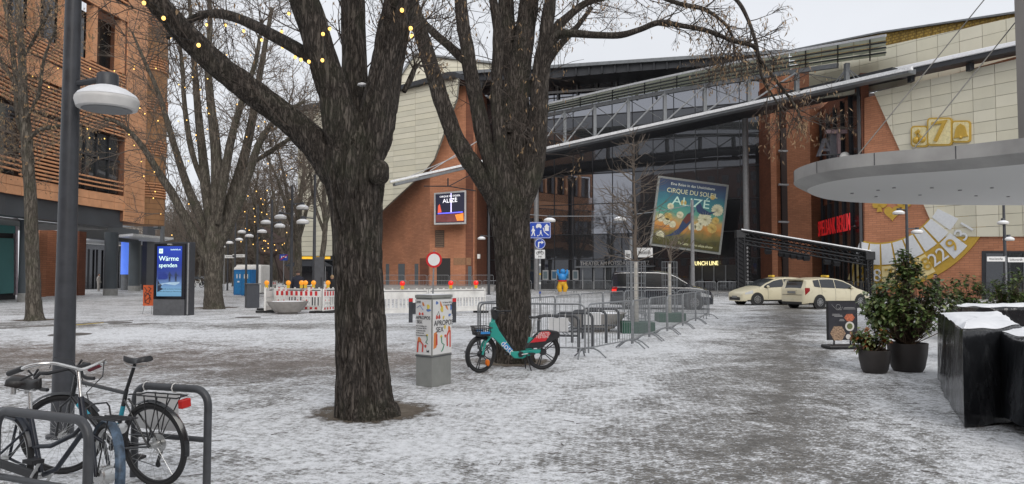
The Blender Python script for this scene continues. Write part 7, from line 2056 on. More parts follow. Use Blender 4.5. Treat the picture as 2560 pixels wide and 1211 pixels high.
# ------------------------------------------------------------------ stage roof by the casino
def stage():
    T = thing('stage_truss', 'black truss stage roof topped with snow before the casino', 'stage', gxy(2000, 55))
    A, B = onY(1850, 586, 56), onY(2172, 640, 53.5); A2_, B2_ = onY(1868, 590, 60), onY(2176, 642, 57)
    TR = mat('truss_black', (.02, .021, .024), .5, .2, var=.2)
    def truss(a, b, name, w_=.35, n=22):
        mb = MB(); t = (b - a).normalized(); s_ = t.cross(V((0, 0, 1))).normalized() * w_ / 2; u = V((0, 0, w_ / 2))
        if abs(t.z) > .8: s_ = V((w_ / 2, 0, 0)); u = V((0, w_ / 2, 0))
        cs_ = [s_ + u, s_ - u, -s_ - u, -s_ + u]
        for c_ in cs_: mb.tube([a + c_, b + c_], .05, 5)
        for i in range(n):
            p0, p1 = a.lerp(b, i / n), a.lerp(b, (i + 1) / n)
            for j in range(4): mb.tube([p0 + cs_[j], p1 + cs_[(j + 1) % 4]], .03, 4, cap=False)
        return mb.build(name, TR, T, uv=False)
    truss(A, B, 'front_truss'); truss(A - V((0, 0, .55)), B - V((0, 0, .55)), 'front_truss', .3); truss(A2_ - V((0, 0, .2)), B2_ - V((0, 0, .2)), 'rear_truss')
    q = [A + V((0, -.35, .22)), B + V((0, -.35, .22)), B2_ + V((0, .3, .25)), A2_ + V((0, .3, .25))]
    MB().prism(q, (0, 0, .08)).build('roof_cover', BLACK, T); MB().prism([p + V((0, 0, .085)) for p in q], (0, 0, .09)).build('roof_snow', SNOW, T, bevel=.03)
    for p in (A, A2_ + V((0, 0, -.2)), B, B2_ + V((0, 0, -.2))):
        truss(V((p.x, p.y, 0)), V((p.x, p.y, p.z - .2)), 'tower', .5 if p in (A, A2_) else .38, 14)
        MB().box((p.x, p.y, .06), (.9, .9, .12)).build('base_plate', DSTEEL, T); MB().box((p.x, p.y, p.z + .0), (.7, .6, .6)).build('corner_block', TR, T, bevel=.04)
    MB().box((A.x, A.y, (A.z) / 2), (.42, .42, A.z - .6)).build('tower_cloth', mat('black_cloth', (.012, .012, .014), .9), T)
    for f in (.22, .33, .37, .42, .47, .52, .68, .75):
        p = A.lerp(B, f) - V((0, .1, .95)); MB().box(p, (.45, .35, .30), rot=M3.Rotation(R(35), 3, 'X')).build('floodlight', TR, T)
        MB().tube([p, p + V((0, .1, .35))], .03, 5).build('hanger', TR, T)
    mb = MB()
    for k in range(9): x_ = lerp(.70, .99, k / 8); p = A2_.lerp(B2_, x_); mb.bar(V((p.x, p.y, 0)), V((p.x, p.y, p.z - .4)), .30, .05)
    mb.build('stage_curtain', mat('black_cloth', (0, 0, 0)), T)
stage()

# ------------------------------------------------------------------ dark speaker column, tent, sculpture
b_ = gxy(797, 37.5); s_ = 37.5 / FPX
T = thing('speaker_column', 'tall dark grey boxy column beside the tall lamp post', 'column', b_, rz=R(20))
MB().box((0, 0, (1.72 + 43 * s_) / 2), (.46, .46, 1.72 + 43 * s_)).build('housing', mat('speaker_grey', (.06, .062, .068), .55), T, local=True, bevel=.01)
MB().box((.1, -.235, 1.35), (.05, .02, .42)).box((.1, -.235, .95), (.06, .02, .10)).build('slot', BLACK, T, local=True)
D = 75; b_ = gxy(765, D); s_ = D / FPX
T = thing('market_tent', 'dark pavilion tent behind the person in dark jacket', 'tent', b_)
z0 = 1.72 + 20 * s_; z1 = 1.72 + 46 * s_
MB().add([V((-2.0, -1.5, z0)), V((2.4, -1.5, z0)), V((2.4, 1.5, z0)), V((-2.0, 1.5, z0)), V((.8, 0, z1))], [(0, 1, 4), (1, 2, 4), (2, 3, 4), (3, 0, 4), (3, 2, 1, 0)]).build('roof', mat('tent_navy', (.02, .025, .035), .8), T, local=True)
for x in (-1.9, 2.3):
    for y in (-1.4, 1.4): tubes(T, 'pole', [([V((x, y, 0)), V((x, y, z0))], .04)], STEEL)
MB().box((.6, 0.8, 1.0), (2.6, .5, 2.0)).build('counter', mat('stall_dark', (.04, .04, .045), .7, var=.4), T, local=True)
for k, x in enumerate((767, 808)): q = onY(x, 645, 74); MB().box(q, (1.4, .1, .25)).build('yellow_sign', mat('sign_amber', (.75, .42, .03), .4, var=.3, scale=3, emit=.5), T)
T = thing('steel_sculpture', 'rusty dark steel beam sculpture between the far lamp posts', 'sculpture', gxy(680, 68))
RST = mat('rusty_steel', (.06, .04, .035), .7, var=.3)
for nm_, a, b, w_ in (('beam', (665, 600), (730, 705), .5), ('beam', (655, 640), (652, 705), .35), ('beam', (690, 640), (708, 703), .35), ('cross_beam', (640, 610), (715, 600), .4), ('cross_beam', (660, 570), (712, 605), .3)): MB().bar(onY(*a, 68), onY(*b, 68.5), w_, w_).build(nm_, RST, T)
MB().tube([onY(645, 615, 68) + V((.0, 0, 0)), onY(655, 632, 68), onY(680, 634, 67.5), onY(695, 625, 68), onY(690, 608, 68.5), onY(665, 604, 68.5)], .25, 8, closed=True).build('ring', RST, T, smooth=50)
T = thing('parked_bicycle', 'white bicycle parked far off left of the grey linden', 'bicycle', gxy(494, 95))
for dx in (-.5, .55): wheel(T, (dx, 0, .34), .34, 12, .03)
tubes(T, 'frame', [([V((-.5, 0, .34)), V((-.1, 0, .3)), V((.35, 0, .75)), V((-.2, 0, .78)), V((-.5, 0, .34))], .03), ([V((.55, 0, .34)), V((.35, 0, .95)), V((.2, .2, 1.0))], .03), ([V((-.1, 0, .3)), V((-.25, 0, .9))], .03)], WHITEP)

# ------------------------------------------------------------------ vehicles
TAXI = mat('taxi_ivory', (.66, .60, .43), .3, var=.04, scale=2, coat=.5); CARG = glassmat('car_glass', (.010, .012, .013), .03, rough=.03)
def splev(P, x):
    for i in range(len(P) - 1):
        if x <= P[i + 1][0]:
            t = (x - P[i][0]) / max(1e-6, P[i + 1][0] - P[i][0]); t = max(0, min(1, t)); t2 = t * t * (3 - 2 * t) * .35 + t * .65
            return lerp(P[i][1], P[i + 1][1], t2)
    return P[-1][1]
def vehicle(label, cat, name, base, rz, L, W_, top, zb, belt, win, ws, rw, axle, wr, paint, van=False, lower=None):
    """x runs 0 (nose) .. L (tail) in profile; the nose points to local +x"""
    T = thing(name, label, cat, base, rz=rz, group='vehicles on the square')
    X = lambda u: L / 2 - u
    hmax = max(z for _, z in top)
    def plan(u):
        e = min(u, L - u); f = 1 - .16 * max(0, 1 - e / .75) ** 2.2 - .10 * max(0, 1 - e / .12) ** 2
        return W_ / 2 * f
    def side(u, z):
        w_ = plan(u); b_ = splev(belt, u)
        if z < .55: return w_ * (1 - .10 * ((.55 - z) / .4) ** 2)
        if z < b_: return w_ * (1 - .03 * ((z - .55) / max(.05, b_ - .55)) ** 2)
        return w_ * (.97 - (.10 if van else .20) * ((z - b_) / (hmax - b_)) ** 1.25)
    def crown(u, y):
        Tz = splev(top, u); w_ = side(u, Tz - .05)
        return Tz - .055 * (abs(y) / max(w_, .1)) ** 2.6
    us = sorted(set([0, .02, .06, .12] + [L * i / 46 for i in range(1, 46)] + [L - .12, L - .06, L - .02, L] + [p[0] for p in top]))
    rows = []
    for u in us:
        Tz = splev(top, u); zz = [zb + (Tz - .055 - zb) * t for t in (0, .06, .18, .32, .46, .6, .74, .88, 1)]
        ln = [(side(u, z) * (.90 if i == 0 else 1), z) for i, z in enumerate(zz)]
        ys = side(u, zz[-1]); ln += [(ys * f, crown(u, ys * f)) for f in (.92, .75, .5, .25)]
        row_ = [V((X(u), -y, z)) for y, z in [(0, zb)] + ln] + [V((X(u), 0, crown(u, 0)))] + [V((X(u), y, z)) for y, z in ln[::-1]]
        rows.append(row_)
    mb = MB().grid(rows, closed=True); n = len(rows[0]); k = len(mb.v)
    mb.f.append(tuple(range(n))); mb.m.append(0); mb.f.append(tuple(range(k - n, k))[::-1]); mb.m.append(0)
    body = mb.build('body', paint, T, local=True, smooth=35, uv=False, recalc=True)
    def patch(name, u0, u1, zl, zu, m, off=.010, s=(-1, 1), par=None, nu=14, nz=4):
        out = None
        for sd in s:
            g_ = []
            for i in range(nu + 1):
                u = lerp(u0, u1, i / nu); a, b_ = zl(u), zu(u); b_ = max(b_, a + .001)
                g_.append([V((X(u), sd * (side(u, lerp(a, b_, j / nz)) + off), lerp(a, b_, j / nz))) for j in range(nz + 1)])
            out = MB().grid(g_).build(name, m, par or T, local=True, smooth=60, uv=False)
        return out
    for u0, u1 in win: patch('side_window', u0, u1, lambda u: splev(belt, u) + .03, lambda u: min(splev(top, u) - .105, splev(top, u) - .105), CARG)
    def topatch(name, u0, u1, f, m, off=.010):
        g_ = []
        for i in range(9):
            u = lerp(u0, u1, i / 8); w_ = side(u, splev(top, u) - .05) * f
            g_.append([V((X(u), lerp(-w_, w_, j / 8), crown(u, lerp(-w_, w_, j / 8)) + off)) for j in range(9)])
        return MB().grid(g_).build(name, m, T, local=True, smooth=60, uv=False)
    topatch('windscreen', ws[0], ws[1], .93, CARG, .012)
    # rear window, lights and bumper on the tail
    yw = side(L - .05, rw[1]) * .86
    def tail_u(z):
        lo, hi = L - .9, L
        for _ in range(30):
            m_ = (lo + hi) / 2
            if splev(top, m_) > z: lo = m_
            else: hi = m_
        return lo
    g_ = []
    for i in range(7):
        z = lerp(rw[0], rw[1], i / 6); u = tail_u(z + .02); g_.append([V((X(u) - .014, lerp(-yw, yw, j / 8), z - .02 * (abs(lerp(-1, 1, j / 8)) ** 2))) for j in range(9)])
    MB().grid(g_).build('rear_window', CARG, T, local=True, smooth=60, uv=False)
    RL = mat('tail_red', (.28, .01, .012), .25, var=.1); CLR = mat('lamp_clear', (.55, .56, .56), .12, var=.1)
    z0, z1 = rw[2]
    patch('tail_light', L - .36, L - .10, lambda u: lerp(z0 + .22, z0, (u - L + .36) / .26), lambda u: z1 - .0, RL, .012)
    patch('headlight', .16, .62, lambda u: .60 + .10 * (u - .16), lambda u: .70 + .32 * (u - .16), CLR, .012)
    for sd in (-1, 1):
        MB().box((X(L) + .005, sd * .30, rw[0] - .12), (.02, .02, .02)).build('trim', BLACK, T, local=True)
    LP = mat('number_plate', (.22, .22, .21), .5, var=.1)
    MB().box((X(L) - .012, 0, rw[0] - .22), (.02, .52, .12)).build('number_plate', LP, T, local=True)
    MB().box((X(0) + .012, 0, .46), (.02, .52, .11)).build('number_plate', LP, T, local=True)
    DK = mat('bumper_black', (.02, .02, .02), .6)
    MB().box((X(.02) + .012, 0, .36), (.05, W_ * .62, .18)).build('front_grille', DK, T, local=True, bevel=.02)
    patch('lower_trim', .3, L - .3, lambda u: zb - .01, lambda u: zb + .08, DK, .008)
    MB().box((X(L - .03), 0, zb + .06), (.1, W_ * .74, .14)).build('rear_skirt', DK, T, local=True, bevel=.02)
    for u in axle:
        for sd in (-1, 1):
            c_ = V((X(u), sd * (side(u, .45) - .10), wr)); rot = M3.Rotation(R(-90) * sd, 3, 'X')
            MB().lathe([(wr + .065, 0.0), (wr + .065, .112), (wr - .02, .114)], 30, c_, rot=rot).build('wheel_arch', DK, T, local=True, smooth=40)
            tw = MB().lathe([(wr * .62, -.1), (wr * .93, -.1), (wr, -.07), (wr, .09), (wr * .93, .125), (wr * .64, .128), (wr * .62, .10)], 30, c_, rot=rot).build('wheel', RUBBER, T, local=True, smooth=40)
            mb = MB().lathe([(wr * .63, .08), (wr * .63, .126), (wr * .57, .13), (wr * .55, .09)], 30, c_, rot=rot).lathe([(.001, .135), (wr * .16, .13), (wr * .18, .09)], 16, c_, rot=rot)
            for k in range(10):
                a = R(k * 36); d0, d1 = V((.1 * wr * math.cos(a), .1 * wr * math.sin(a), .12)), V((wr * .58 * math.cos(a), wr * .58 * math.sin(a), .118))
                mb.bar(c_ + rot @ d0, c_ + rot @ d1, .035, .02, up=rot @ V((0, 0, 1)))
            mb.build('rim', mat('alloy', (.30, .30, .30), .4, .6), tw, local=True, uv=False)
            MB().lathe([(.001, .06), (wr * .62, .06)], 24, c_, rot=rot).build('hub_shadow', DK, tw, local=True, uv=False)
    for sd in (-1, 1):
        u = ws[0] + .38; MB().sphere((X(u), sd * (side(u, splev(belt, u)) + .09), splev(belt, u) + .09), .10, 10, sq=(.8, .9, .72)).build('mirror', paint if not van else BLACK, T, local=True, smooth=60)
    # shut lines and handles
    for u in lower or ():
        patch('door_gap', u, u + .012, lambda q_: zb + .12, lambda q_: splev(belt, q_) + .0, DK, .004, nu=1, nz=8)
    for u in (win[0][0] + .95, win[0][0] + 1.9):
        if u < L - 1: patch('door_handle', u, u + .18, lambda q_: splev(belt, q_) - .14, lambda q_: splev(belt, q_) - .115, paint, .03, nu=3, nz=1)
    return T, X, side, crown
def taxi(label, base, rz):
    T, X, side, crown = vehicle(label, 'taxi', 'taxi', base, rz, 4.63, 1.775, [(0, .56), (.03, .66), (.12, .76), (.5, .90), (.95, 1.02), (1.1, 1.06), (1.6, 1.31), (2.0, 1.46), (2.4, 1.535), (2.9, 1.57), (3.5, 1.56), (4.05, 1.51), (4.28, 1.47), (4.36, 1.43), (4.50, 1.10), (4.56, .98), (4.60, .72), (4.63, .55)], .22, [(0, .80), (1.2, .93), (2.4, .98), (3.6, 1.03), (4.2, 1.10), (4.63, 1.1)], [(1.32, 2.55), (2.60, 3.55), (3.6, 4.0)], (1.12, 2.06), (1.04, 1.42, (.68, 1.04)), (.88, 3.66), .325, TAXI, lower=(1.55, 2.58, 3.50))
    MB().box((X(2.35), 0, crown(2.35, 0) + .085), (.16, .42, .11)).build('taxi_sign', mat('taxi_yellow', (.72, .46, .03), .4, var=.05), T, local=True, bevel=.03)
    for s_ in (-1, 1):
        mb = MB(); text_on(mb, 'TAXI', .10, (X(2.35) + s_ * .082, 0, crown(2.35, 0) + .085), (0, s_, 0), (0, 0, 1), .001); mb.build('lettering', mat('ink', (0, 0, 0)), T, local=True)
    MB().box((X(4.61) - .008, 0, .70), (.012, 1.30, .014)).build('boot_gap', BLACK, T, local=True)
    MB().box((X(4.40), 0, 1.455), (.22, 1.05, .03)).build('spoiler', TAXI, T, local=True, bevel=.012)
    tubes(T, 'aerial', [([V((X(4.0), 0, 1.50)), V((X(4.12), 0, 1.66))], .006)], BLACK)
    return T
taxi('ivory taxi facing left, partly behind the other taxi', V((onY(1915, 700, 42).x + .35, 42.2, 0)), R(180 + 14))
taxi('ivory taxi seen from behind with its red tail lamp, nearest the menu board', V((onY(2072, 700, 37.8).x, 38.2, 0)), R(24))
VANP = mat('van_black', (.020, .023, .029), .16, var=.1, coat=1.0)
VTOP = [(0, .62), (.15, .93), (.95, 1.17), (1.4, 1.45), (1.8, 1.70), (2.15, 1.83), (2.7, 1.89), (3.5, 1.90), (4.4, 1.88), (4.7, 1.86), (4.80, 1.80)]
VT, X, side, crown = vehicle('black passenger van with chrome line passing behind the fence', 'van', 'passenger_van', V((onY(1652, 700, 36.8).x, 37.0, 0)), R(-7), 4.97, 1.94, [(0, .62), (.03, .78), (.15, .93), (.6, 1.08), (.95, 1.17), (1.4, 1.45), (1.8, 1.70), (2.15, 1.83), (2.7, 1.89), (3.5, 1.90), (4.4, 1.88), (4.7, 1.86), (4.80, 1.80), (4.90, 1.30), (4.94, .95), (4.97, .55)], .24, [(0, .86), (1.2, 1.08), (2.4, 1.10), (4.97, 1.14)], [(1.30, 2.25), (2.3, 3.45), (3.5, 4.6)], (1.02, 2.1), (1.15, 1.75, (.78, 1.10)), (.92, 4.04), .345, VANP, van=True, lower=(1.65, 2.62, 3.75))
for sd in (-1, 1): MB().grid([[V((X(u), sd * (side(u, z) + .014), z)) for z in (splev([(0, .95), (1.2, 1.06), (5, 1.10)], u) - .03, splev([(0, .95), (1.2, 1.06), (5, 1.10)], u) + .015)] for u in [.5 + 4.3 * i / 20 for i in range(21)]]).build('chrome_line', SILVER, VT, local=True, uv=False)
for sd in (-1, 1):
    MB().grid([[V((X(u), sd * (side(u, z) + .016), z)) for z in (splev(VTOP, u) - .115, splev(VTOP, u) - .08)] for u in [1.25 + 3.5 * i / 24 for i in range(25)]]).build('window_trim', SILVER, VT, local=True, uv=False)
    MB().grid([[V((X(u), sd * (side(u, z) + .018), z)) for z in (.84, .98)] for u in (4.66, 4.76, 4.88)]).build('lit_tail_light', mat('tail_lit', (.8, .02, .01), .3, var=0, emit=.8), VT, local=True, uv=False)
VT_ = thing('parked_car', 'dark car parked far off beyond the grey linden', 'car', gxy(488, 112))
MB().grid([[V((x, y, z)) for x, z in ((-2.1, .3), (-2.15, .8), (-1.3, .95), (-.7, 1.42), (.9, 1.45), (1.6, 1.0), (2.1, .85), (2.15, .3))] for y in (-.85, -.8, .8, .85)]).build('body', VANP, VT_, local=True, recalc=True)
for x in (-1.3, 1.35):
    for y in (-.86, .86): MB().lathe([(.32, -.08), (.32, .08)], 18, (x, y, .32), rot=M3.Rotation(R(90), 3, 'X')).build('wheel', RUBBER, VT_, local=True)
MB().prism([V((-1.1, -.87, .98)), V((-.65, -.87, 1.36)), V((.85, -.87, 1.39)), V((1.35, -.87, 1.0))], (0, .02, 0)).build('side_window', CARG, VT_, local=True)

# ------------------------------------------------------------------ people
SKIN = mat('skin', (.42, .24, .17), .6, var=.05)
def person(label, base, rz, H, coat, hair, hood=False, scale_w=1.0, legs=None):
    T = thing('person', label, 'person', base, rz=rz, group='people on the square')
    k = H / 1.78
    J = {'pel': (0, 0, .95, .16), 'wai': (0, 0, 1.10, .165), 'che': (0, 0, 1.32, .185), 'nec': (0, 0.01, 1.50, .075), 'nk2': (0, .015, 1.56, .065)}
    vs = []; rs = []; es = []
    def add(p, r, par=None):
        vs.append(V(p) * k); rs.append(r * k); 
        if par is not None: es.append((par, len(vs) - 1))
        return len(vs) - 1
    pel = add((0, 0, .95), .165); wai = add((0, 0, 1.12), .17, pel); che = add((0, 0, 1.33), .19, wai); sh = add((0, 0, 1.45), .12, che); nk = add((0, .01, 1.55), .062, sh)
    for s_ in (-1, 1):
        hp = add((s_ * .10, 0, .86), .105, pel); kn = add((s_ * .11, .02, .50), .075, hp); an = add((s_ * .11, -.02, .10), .052, kn); add((s_ * .12, .12, .04), .042, an)
        s1 = add((s_ * .19, 0, 1.42), .085, sh); el = add((s_ * .26, -.02, 1.14), .068, s1); wr_ = add((s_ * .24, .10, .93), .050, el); add((s_ * .23, .13, .86), .035, wr_)
    me = bpy.data.meshes.new('body'); me.from_pydata([tuple(v) for v in vs], es, [])
    o = bpy.data.objects.new('body', me); col.objects.link(o); o.parent = T
    md = o.modifiers.new('skin', 'SKIN')
    lay = me.skin_vertices[0] if me.skin_vertices else None
    if lay is None:
        bpy.context.view_layer.objects.active = o
        import bmesh
        bm = bmesh.new(); bm.from_mesh(me); bm.verts.layers.skin.verify(); bm.to_mesh(me); bm.free(); lay = me.skin_vertices[0]
    for i, r in enumerate(rs):
        lay.data[i].radius = (r * scale_w, r * .85); lay.data[i].use_root = (i == 0)
    sb = o.modifiers.new('sub', 'SUBSURF'); sb.levels = 2; sb.render_levels = 2
    me.materials.append(coat)
    hd = MB().sphere((0, .02 * k, 1.67 * k), .105 * k, 14, sq=(.78, .95, 1.18))
    hd.sphere((0, .125 * k, 1.655 * k), .018 * k, 6, sq=(.8, 1.2, 1.3))
    for s_ in (-1, 1): hd.sphere((s_ * .084 * k, .01 * k, 1.665 * k), .026 * k, 6, sq=(.5, .8, 1.2))
    H_ = hd.build('head', SKIN, o, local=True, smooth=70, uv=False)
    hr = MB(); rows_ = []
    for i in range(9):
        el = R(lerp(90, -12 if not hood else -40, i / 8)); rows_.append([V((.097 * k * math.cos(el) * math.cos(R(a)), .015 * k + .113 * k * math.cos(el) * math.sin(R(a)), 1.685 * k + .128 * k * math.sin(el))) for a in ([150 + j * 240 / 16 for j in range(17)] if i > 4 else [j * 22.5 for j in range(17)])])
    hr.grid(rows_).build('hair' if not hood else 'hood', hair, o, local=True, smooth=70, uv=False)
    if not hood:
        MB().lathe([(.10 * k, 1.485 * k), (.088 * k, 1.55 * k), (.078 * k, 1.56 * k)], 16).build('collar', coat, o, local=True, smooth=60)
    return T
NAVYC = mat('navy_jacket', (.014, .016, .028), .8, var=.2, scale=8); BLKC = mat('black_coat', (.012, .012, .013), .85, var=.2)
person('person in a dark padded jacket seen from behind, beyond the striped barrier', gxy(745, 35.6), 0, 1.90, NAVYC, mat('short_dark_hair', (.05, .035, .028), .8), scale_w=1.35)
person('fair haired person in black half hidden by the thick trunk', gxy(831, 38), R(60), 1.66, BLKC, mat('fair_hair', (.35, .24, .13), .8))
person('person in black hooded coat behind the tall potted shrub', gxy(2339, 40), R(90), 1.72, BLKC, BLKC, hood=True)
person('distant person near the arcade entrance', gxy(247, 75), R(-90), 1.75, mat('pale_coat', (.35, .33, .31), .8), mat('short_dark_hair', (0, 0, 0)))

# ------------------------------------------------------------------ menu board, covered furniture
def menu():
    b_ = G(2106, 872); D = b_.y; s_ = D / FPX
    T = thing('menu_board', 'dark standing menu board with food photos beside the potted shrubs', 'menu board', b_, rz=R(6))
    W_, z0, z1 = 80 * s_, .20, 1.72 - (752 - 686) * s_
    MB().box((0, 0, (z0 + z1) / 2), (W_, .05, z1 - z0)).build('frame', mat('board_black', (.015, .015, .017), .4), T, local=True, bevel=.01)
    F = MB().box((0, -.028, (z0 + z1) / 2), (W_ - .06, .006, z1 - z0 - .06)).build('print', mat('menu_slate', (.035, .035, .042), .35, var=.2, scale=3), T, local=True)
    mb = MB().box((0, 0, .05), (.85, .42, .08)); mb.build('foot', BLACK, T, local=True, bevel=.03)
    for s__ in (-.2, .2): tubes(T, 'spring_post', [([V((s__, 0, .08)), V((s__, 0, .22))], .02)], BLACK)
    LG = mat('menu_grey_text', (.38, .38, .38), .5, var=0); zt = z1 - .09
    mb = MB(); mb.tube([V((-.26, -.034, zt)), V((-.14, -.034, zt - .12)), V((-.02, -.034, zt - .12))], .004, 4).tube([V((-.10 + .055 * math.cos(R(k * 30)), -.034, zt - .05 + .055 * math.sin(R(k * 30)))) for k in range(12)], .004, 4, closed=True).tube([V((-.09, -.034, zt - .07)), V((-.03, -.034, zt - .12)), V((0, -.034, zt - .05))], .004, 4)
    mb.build('emblem', LG, F, local=True, uv=False)
    mb = MB()
    for k, (x, z, l) in enumerate(((.17, zt - .07, .25), (.17, zt - .10, .29), (-.16, zt - .22, .18), (-.13, zt - .245, .24), (-.1, zt - .27, .2), (-.02, zt - .34, .10), (-.02, zt - .37, .13))): mb.box((x, -.0335, z), (l, .003, .010))
    mb.build('text_line', LG, F, local=True, uv=False)
    def hexa(x, z, r, m, squash=1): MB().prism([V((x + r * math.cos(R(a * 60)), -.033, z + r * squash * math.sin(R(a * 60)))) for a in range(6)], (0, .003, 0)).build('food_photo', m, F, local=True)
    FD = mat('food_salad', (.30, .20, .13), .5, var=.8, scale=28); FR = mat('food_red', (.42, .12, .06), .5, var=.6, scale=22); FW = mat('food_plate', (.6, .58, .54), .4, var=.1); FG = mat('food_green', (.12, .14, .05), .5, var=.5, scale=30)
    hexa(.17, zt - .30, .13, FR, .75); hexa(-.12, zt - .66, .19, FD); 
    MB().lathe([(.11, 0), (.11, .004)], 20, (.17, -.031, zt - .50), rot=M3.Rotation(R(90), 3, 'X')).build('food_photo', FW, F, local=True); MB().lathe([(.07, 0), (.07, .004)], 20, (.17, -.034, zt - .50), rot=M3.Rotation(R(90), 3, 'X')).build('food_photo', FG, F, local=True)
    MB().lathe([(.06, 0), (.06, .004)], 18, (.13, -.031, zt - .74), rot=M3.Rotation(R(90), 3, 'X')).build('food_photo', FW, F, local=True)
menu()
TARP = bpy.data.materials.new('wet_tarp'); t, b = nodes(TARP)
b.inputs['Base Color'].default_value = (.022, .023, .026, 1); b.inputs['Roughness'].default_value = .28
tc = N(t, 'TexCoord'); n1 = N(t, 'TexNoise', Scale=2.4, Detail=2.0, Distortion=1.0); mp = N(t, 'Mapping'); mp.inputs['Scale'].default_value = (1.3, 1.3, .8)
t.links.new(tc.outputs['Object'], mp.inputs[0]); t.links.new(mp.outputs[0], n1.inputs['Vector'])
bp = N(t, 'Bump', Strength=.28, Distance=.10); t.links.new(n1.outputs['Fac'], bp.inputs['Height']); t.links.new(bp.outputs[0], b.inputs['Normal'])
n2 = N(t, 'TexNoise', Scale=2.0, Detail=4.0, Roughness=.6); mp2 = N(t, 'Mapping'); mp2.inputs['Scale'].default_value = (1.4, 1.4, .55); t.links.new(tc.outputs['Object'], mp2.inputs[0]); t.links.new(mp2.outputs[0], n2.inputs['Vector'])
t.links.new(ramp(t, n2.outputs['Fac'], [(.5, (.014, .015, .017)), (.8, (.07, .073, .078))]), b.inputs['Base Color'])
t.links.new(ramp(t, n2.outputs['Fac'], [(.45, (.18,) * 3), (.75, (.34,) * 3)]), b.inputs['Roughness'])
def tarp(label, foot, z1, seed, snowp=True, z0=.02, flare=.06, slope=0.0):
    """foot: ground corners, in order; a draped sheet over stacked furniture"""
    foot = [V((p.x, p.y, 0)) for p in foot]; ctr = sum(foot, V((0, 0, 0))) / len(foot)
    T = thing('covered_furniture', label, 'covered furniture', ctr, group='terrace furniture under black tarpaulin')
    P = []
    for a, b_ in zip(foot, foot[1:] + foot[:1]):
        for i in range(22): P.append(a.lerp(b_, i / 22))
    rows_ = []
    for j in range(15):
        f = j / 14; z = lerp(z0, z1, f); r_ = []
        for i, p in enumerate(P):
            d = (p - ctr); d.normalize()
            fold = mn.noise(V((p.x * 1.7 + z * .6, p.y * 1.7, seed))) * .09 * (1 - f) + mn.noise(V((p.x * 3 + z * 1.2, p.y * 3 - z, seed))) * .03 * (1 - .5 * f)
            q = p + d * (flare * (1 - f) ** 1.6 + fold - .035 * f ** 6)
            zz = z + (mn.noise(V((p.x * 3, p.y * 3, 9 + seed))) * .05 if j == 0 else 0) + slope * (p - ctr).x * f
            r_.append(V((q.x, q.y, max(.012, zz))))
        rows_.append(r_)
    top_ = []
    for f in (.93, .8, .6, .35, .12):
        top_.append([V((ctr.x + (p.x - ctr.x) * f, ctr.y + (p.y - ctr.y) * f, z1 + .02 + slope * (p - ctr).x * f + .05 * mn.noise(V((p.x * f * 2 + seed, p.y * f * 2, 1))))) for p in P])
    mb = MB().grid(rows_ + top_, closed=True); k = len(mb.v); n = len(P)
    mb.f.append(tuple(range(k - n, k))); mb.m.append(0)
    mb.build('tarpaulin', TARP, T, smooth=60, uv=False, recalc=True)
    if snowp:
        sn = []
        for f in (.93, .8, .6, .35, .12):
            sn.append([V((ctr.x + (p.x - ctr.x) * f, ctr.y + (p.y - ctr.y) * f, z1 + .02 + (0.004 if f == .93 else .03) + slope * (p - ctr).x * f + .05 * mn.noise(V((p.x * f * 2 + seed, p.y * f * 2, 1))) )) for p in P])
        mb = MB().grid(sn, closed=True); k = len(mb.v); mb.f.append(tuple(range(k - n, k))); mb.m.append(0)
        mb.build('snow_layer', SNOW, T, smooth=60, uv=False, recalc=True)
c1_, c0_ = G(2412, 1070), G(2347, 948)
tarp('black tarpaulin block with snowy top, nearer the potted shrubs', [c1_, c0_, c0_ + V((1.15, .15, 0)), c1_ + V((1.0, .45, 0))], 1.07, 2.0)
d1_, d0_ = G(2550, 1105), G(2468, 1040)
tarp('black tarpaulin block at the right edge, hanging nearest the camera', [d1_ + V((-.05, -.9, 0)), d0_, d0_ + V((1.9, .6, 0)), d1_ + V((1.6, -.9, 0))], 1.02, 5.0, z0=.10)
e_ = gxy(2392, 14.6)
tarp('low black covered block behind the two snowy ones', [e_ + V((0, -.6, 0)), e_ + V((.1, .5, 0)), e_ + V((3.4, .5, 0)), e_ + V((3.3, -.6, 0))], 1.08, 8.0)

# ------------------------------------------------------------------ ground details
PITM = bpy.data.materials.new('pit_soil'); t, b = nodes(PITM); tc = N(t, 'TexCoord')
b.inputs['Roughness'].default_value = .95
n1 = N(t, 'TexNoise', Scale=5.0, Detail=6.0, Roughness=.75); t.links.new(tc.outputs['Object'], n1.inputs['Vector'])
t.links.new(ramp(t, n1.outputs['Fac'], [(.35, (.07, .052, .036)), (.7, (.19, .16, .125))]), b.inputs['Base Color'])
vl = N(t, 'VectorMath', operation='LENGTH'); t.links.new(tc.outputs['Object'], vl.inputs[0])
f = math_(t, 'ADD', math_(t, 'MULTIPLY', vl.outputs['Value'], .75), math_(t, 'MULTIPLY', n1.outputs['Fac'], .9))
fm = ramp(t, f, [(.82, (0, 0, 0)), (1.0, (1, 1, 1))]); tp_ = N(t, 'BsdfTransparent'); mx = N(t, 'MixShader')
t.links.new(fm, mx.inputs[0]); t.links.new(b.outputs[0], mx.inputs[1]); t.links.new(tp_.outputs[0], mx.inputs[2]); t.links.new(mx.outputs[0], t.nodes['Material Output'].inputs['Surface'])
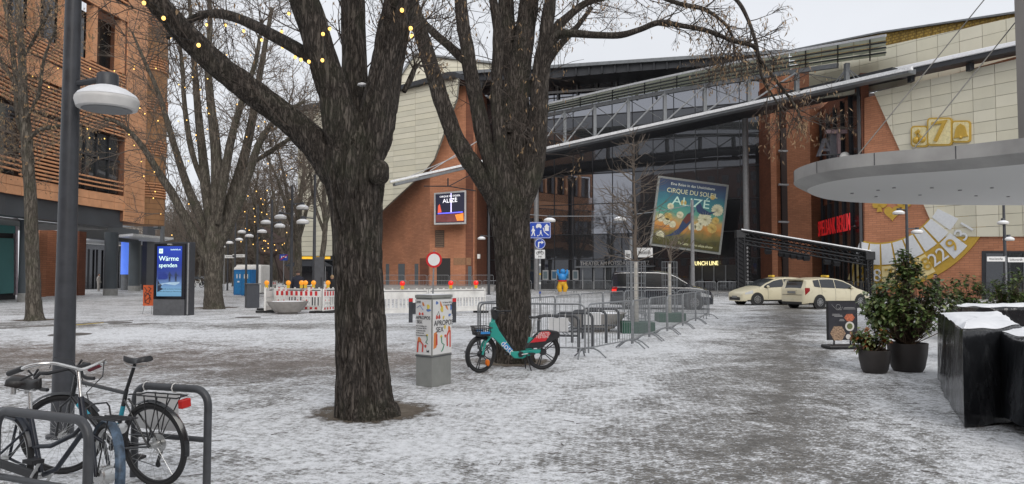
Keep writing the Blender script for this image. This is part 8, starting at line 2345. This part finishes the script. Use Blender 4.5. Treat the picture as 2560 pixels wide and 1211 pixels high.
def tree_pit(x, y, r, seed):
    c = G(x, y); c.y += .12; P = []
    for k in range(36):
        a = R(k * 10); rr = 1.15 * (1 + .12 * mn.noise(V((math.cos(a) * 1.3, math.sin(a) * 1.3, seed)))); P.append(V((c.x + rr * math.cos(a) * 1.1, c.y + rr * math.sin(a), .004)))
    mb = MB(); mb.add(P + [c + V((0, 0, .012))], [(k, (k + 1) % 36, 36) for k in range(36)])
    o = MB(); o.v = [tuple(V(q) - V((c.x, c.y, 0))) for q in mb.v]; o.f = mb.f; o.m = mb.m
    o = o.build('tree_pit', PITM, kind='structure'); o.location = (c.x, c.y, 0); o.scale = (r, r, 1)
tree_pit(930, 1034, 1.15, 1.0); tree_pit(1286, 908, 1.15, 2.0); tree_pit(535, 770, 1.7, 3.0); tree_pit(87, 801, 1.2, 4.0)
a, b_ = G(-60, 826), G(330, 803)
MB().bar(V((a.x, a.y, .012)), V((b_.x, b_.y, .012)), .16, .03).build('kerb', mat('kerb_stone', (.2, .19, .18), .85, var=.3, scale=4), kind='structure')
a, b_ = G(168, 815), G(262, 807)
MB().bar(V((a.x, a.y - .14, .006)), V((b_.x, b_.y - .14, .006)), .10, .012).build('kerb_marking', mat('worn_yellow', (.5, .36, .05), .7, var=.4, scale=5), kind='structure')
for x, y, r in ((175, 837, .55), (620, 794, .5), (300, 808, .4)):
    c = G(x, y); MB().lathe([(r, .004), (r * .97, .010), (.001, .011)], 28, c).build('manhole_cover', mat('iron_lid', (.11, .10, .09), .7, .3, var=.3, scale=8), kind='structure')
r_ = random.Random(9); mb = MB()
for _ in range(70):
    x, y = r_.uniform(500, 2500), r_.uniform(900, 1200); p = G(x, y); a = r_.uniform(0, 6.28); l = r_.uniform(.05, .22)
    q = p + V((math.cos(a) * l, math.sin(a) * l, 0)); m_ = p.lerp(q, .5) + V((r_.uniform(-.02, .02), r_.uniform(-.02, .02), .01))
    mb.tube([p + V((0, 0, .006)), m_, q + V((0, 0, .008))], [.004, .003, .002], 4, cap=False)
mb.build('fallen_twigs', TWIG, kind='stuff', uv=False)
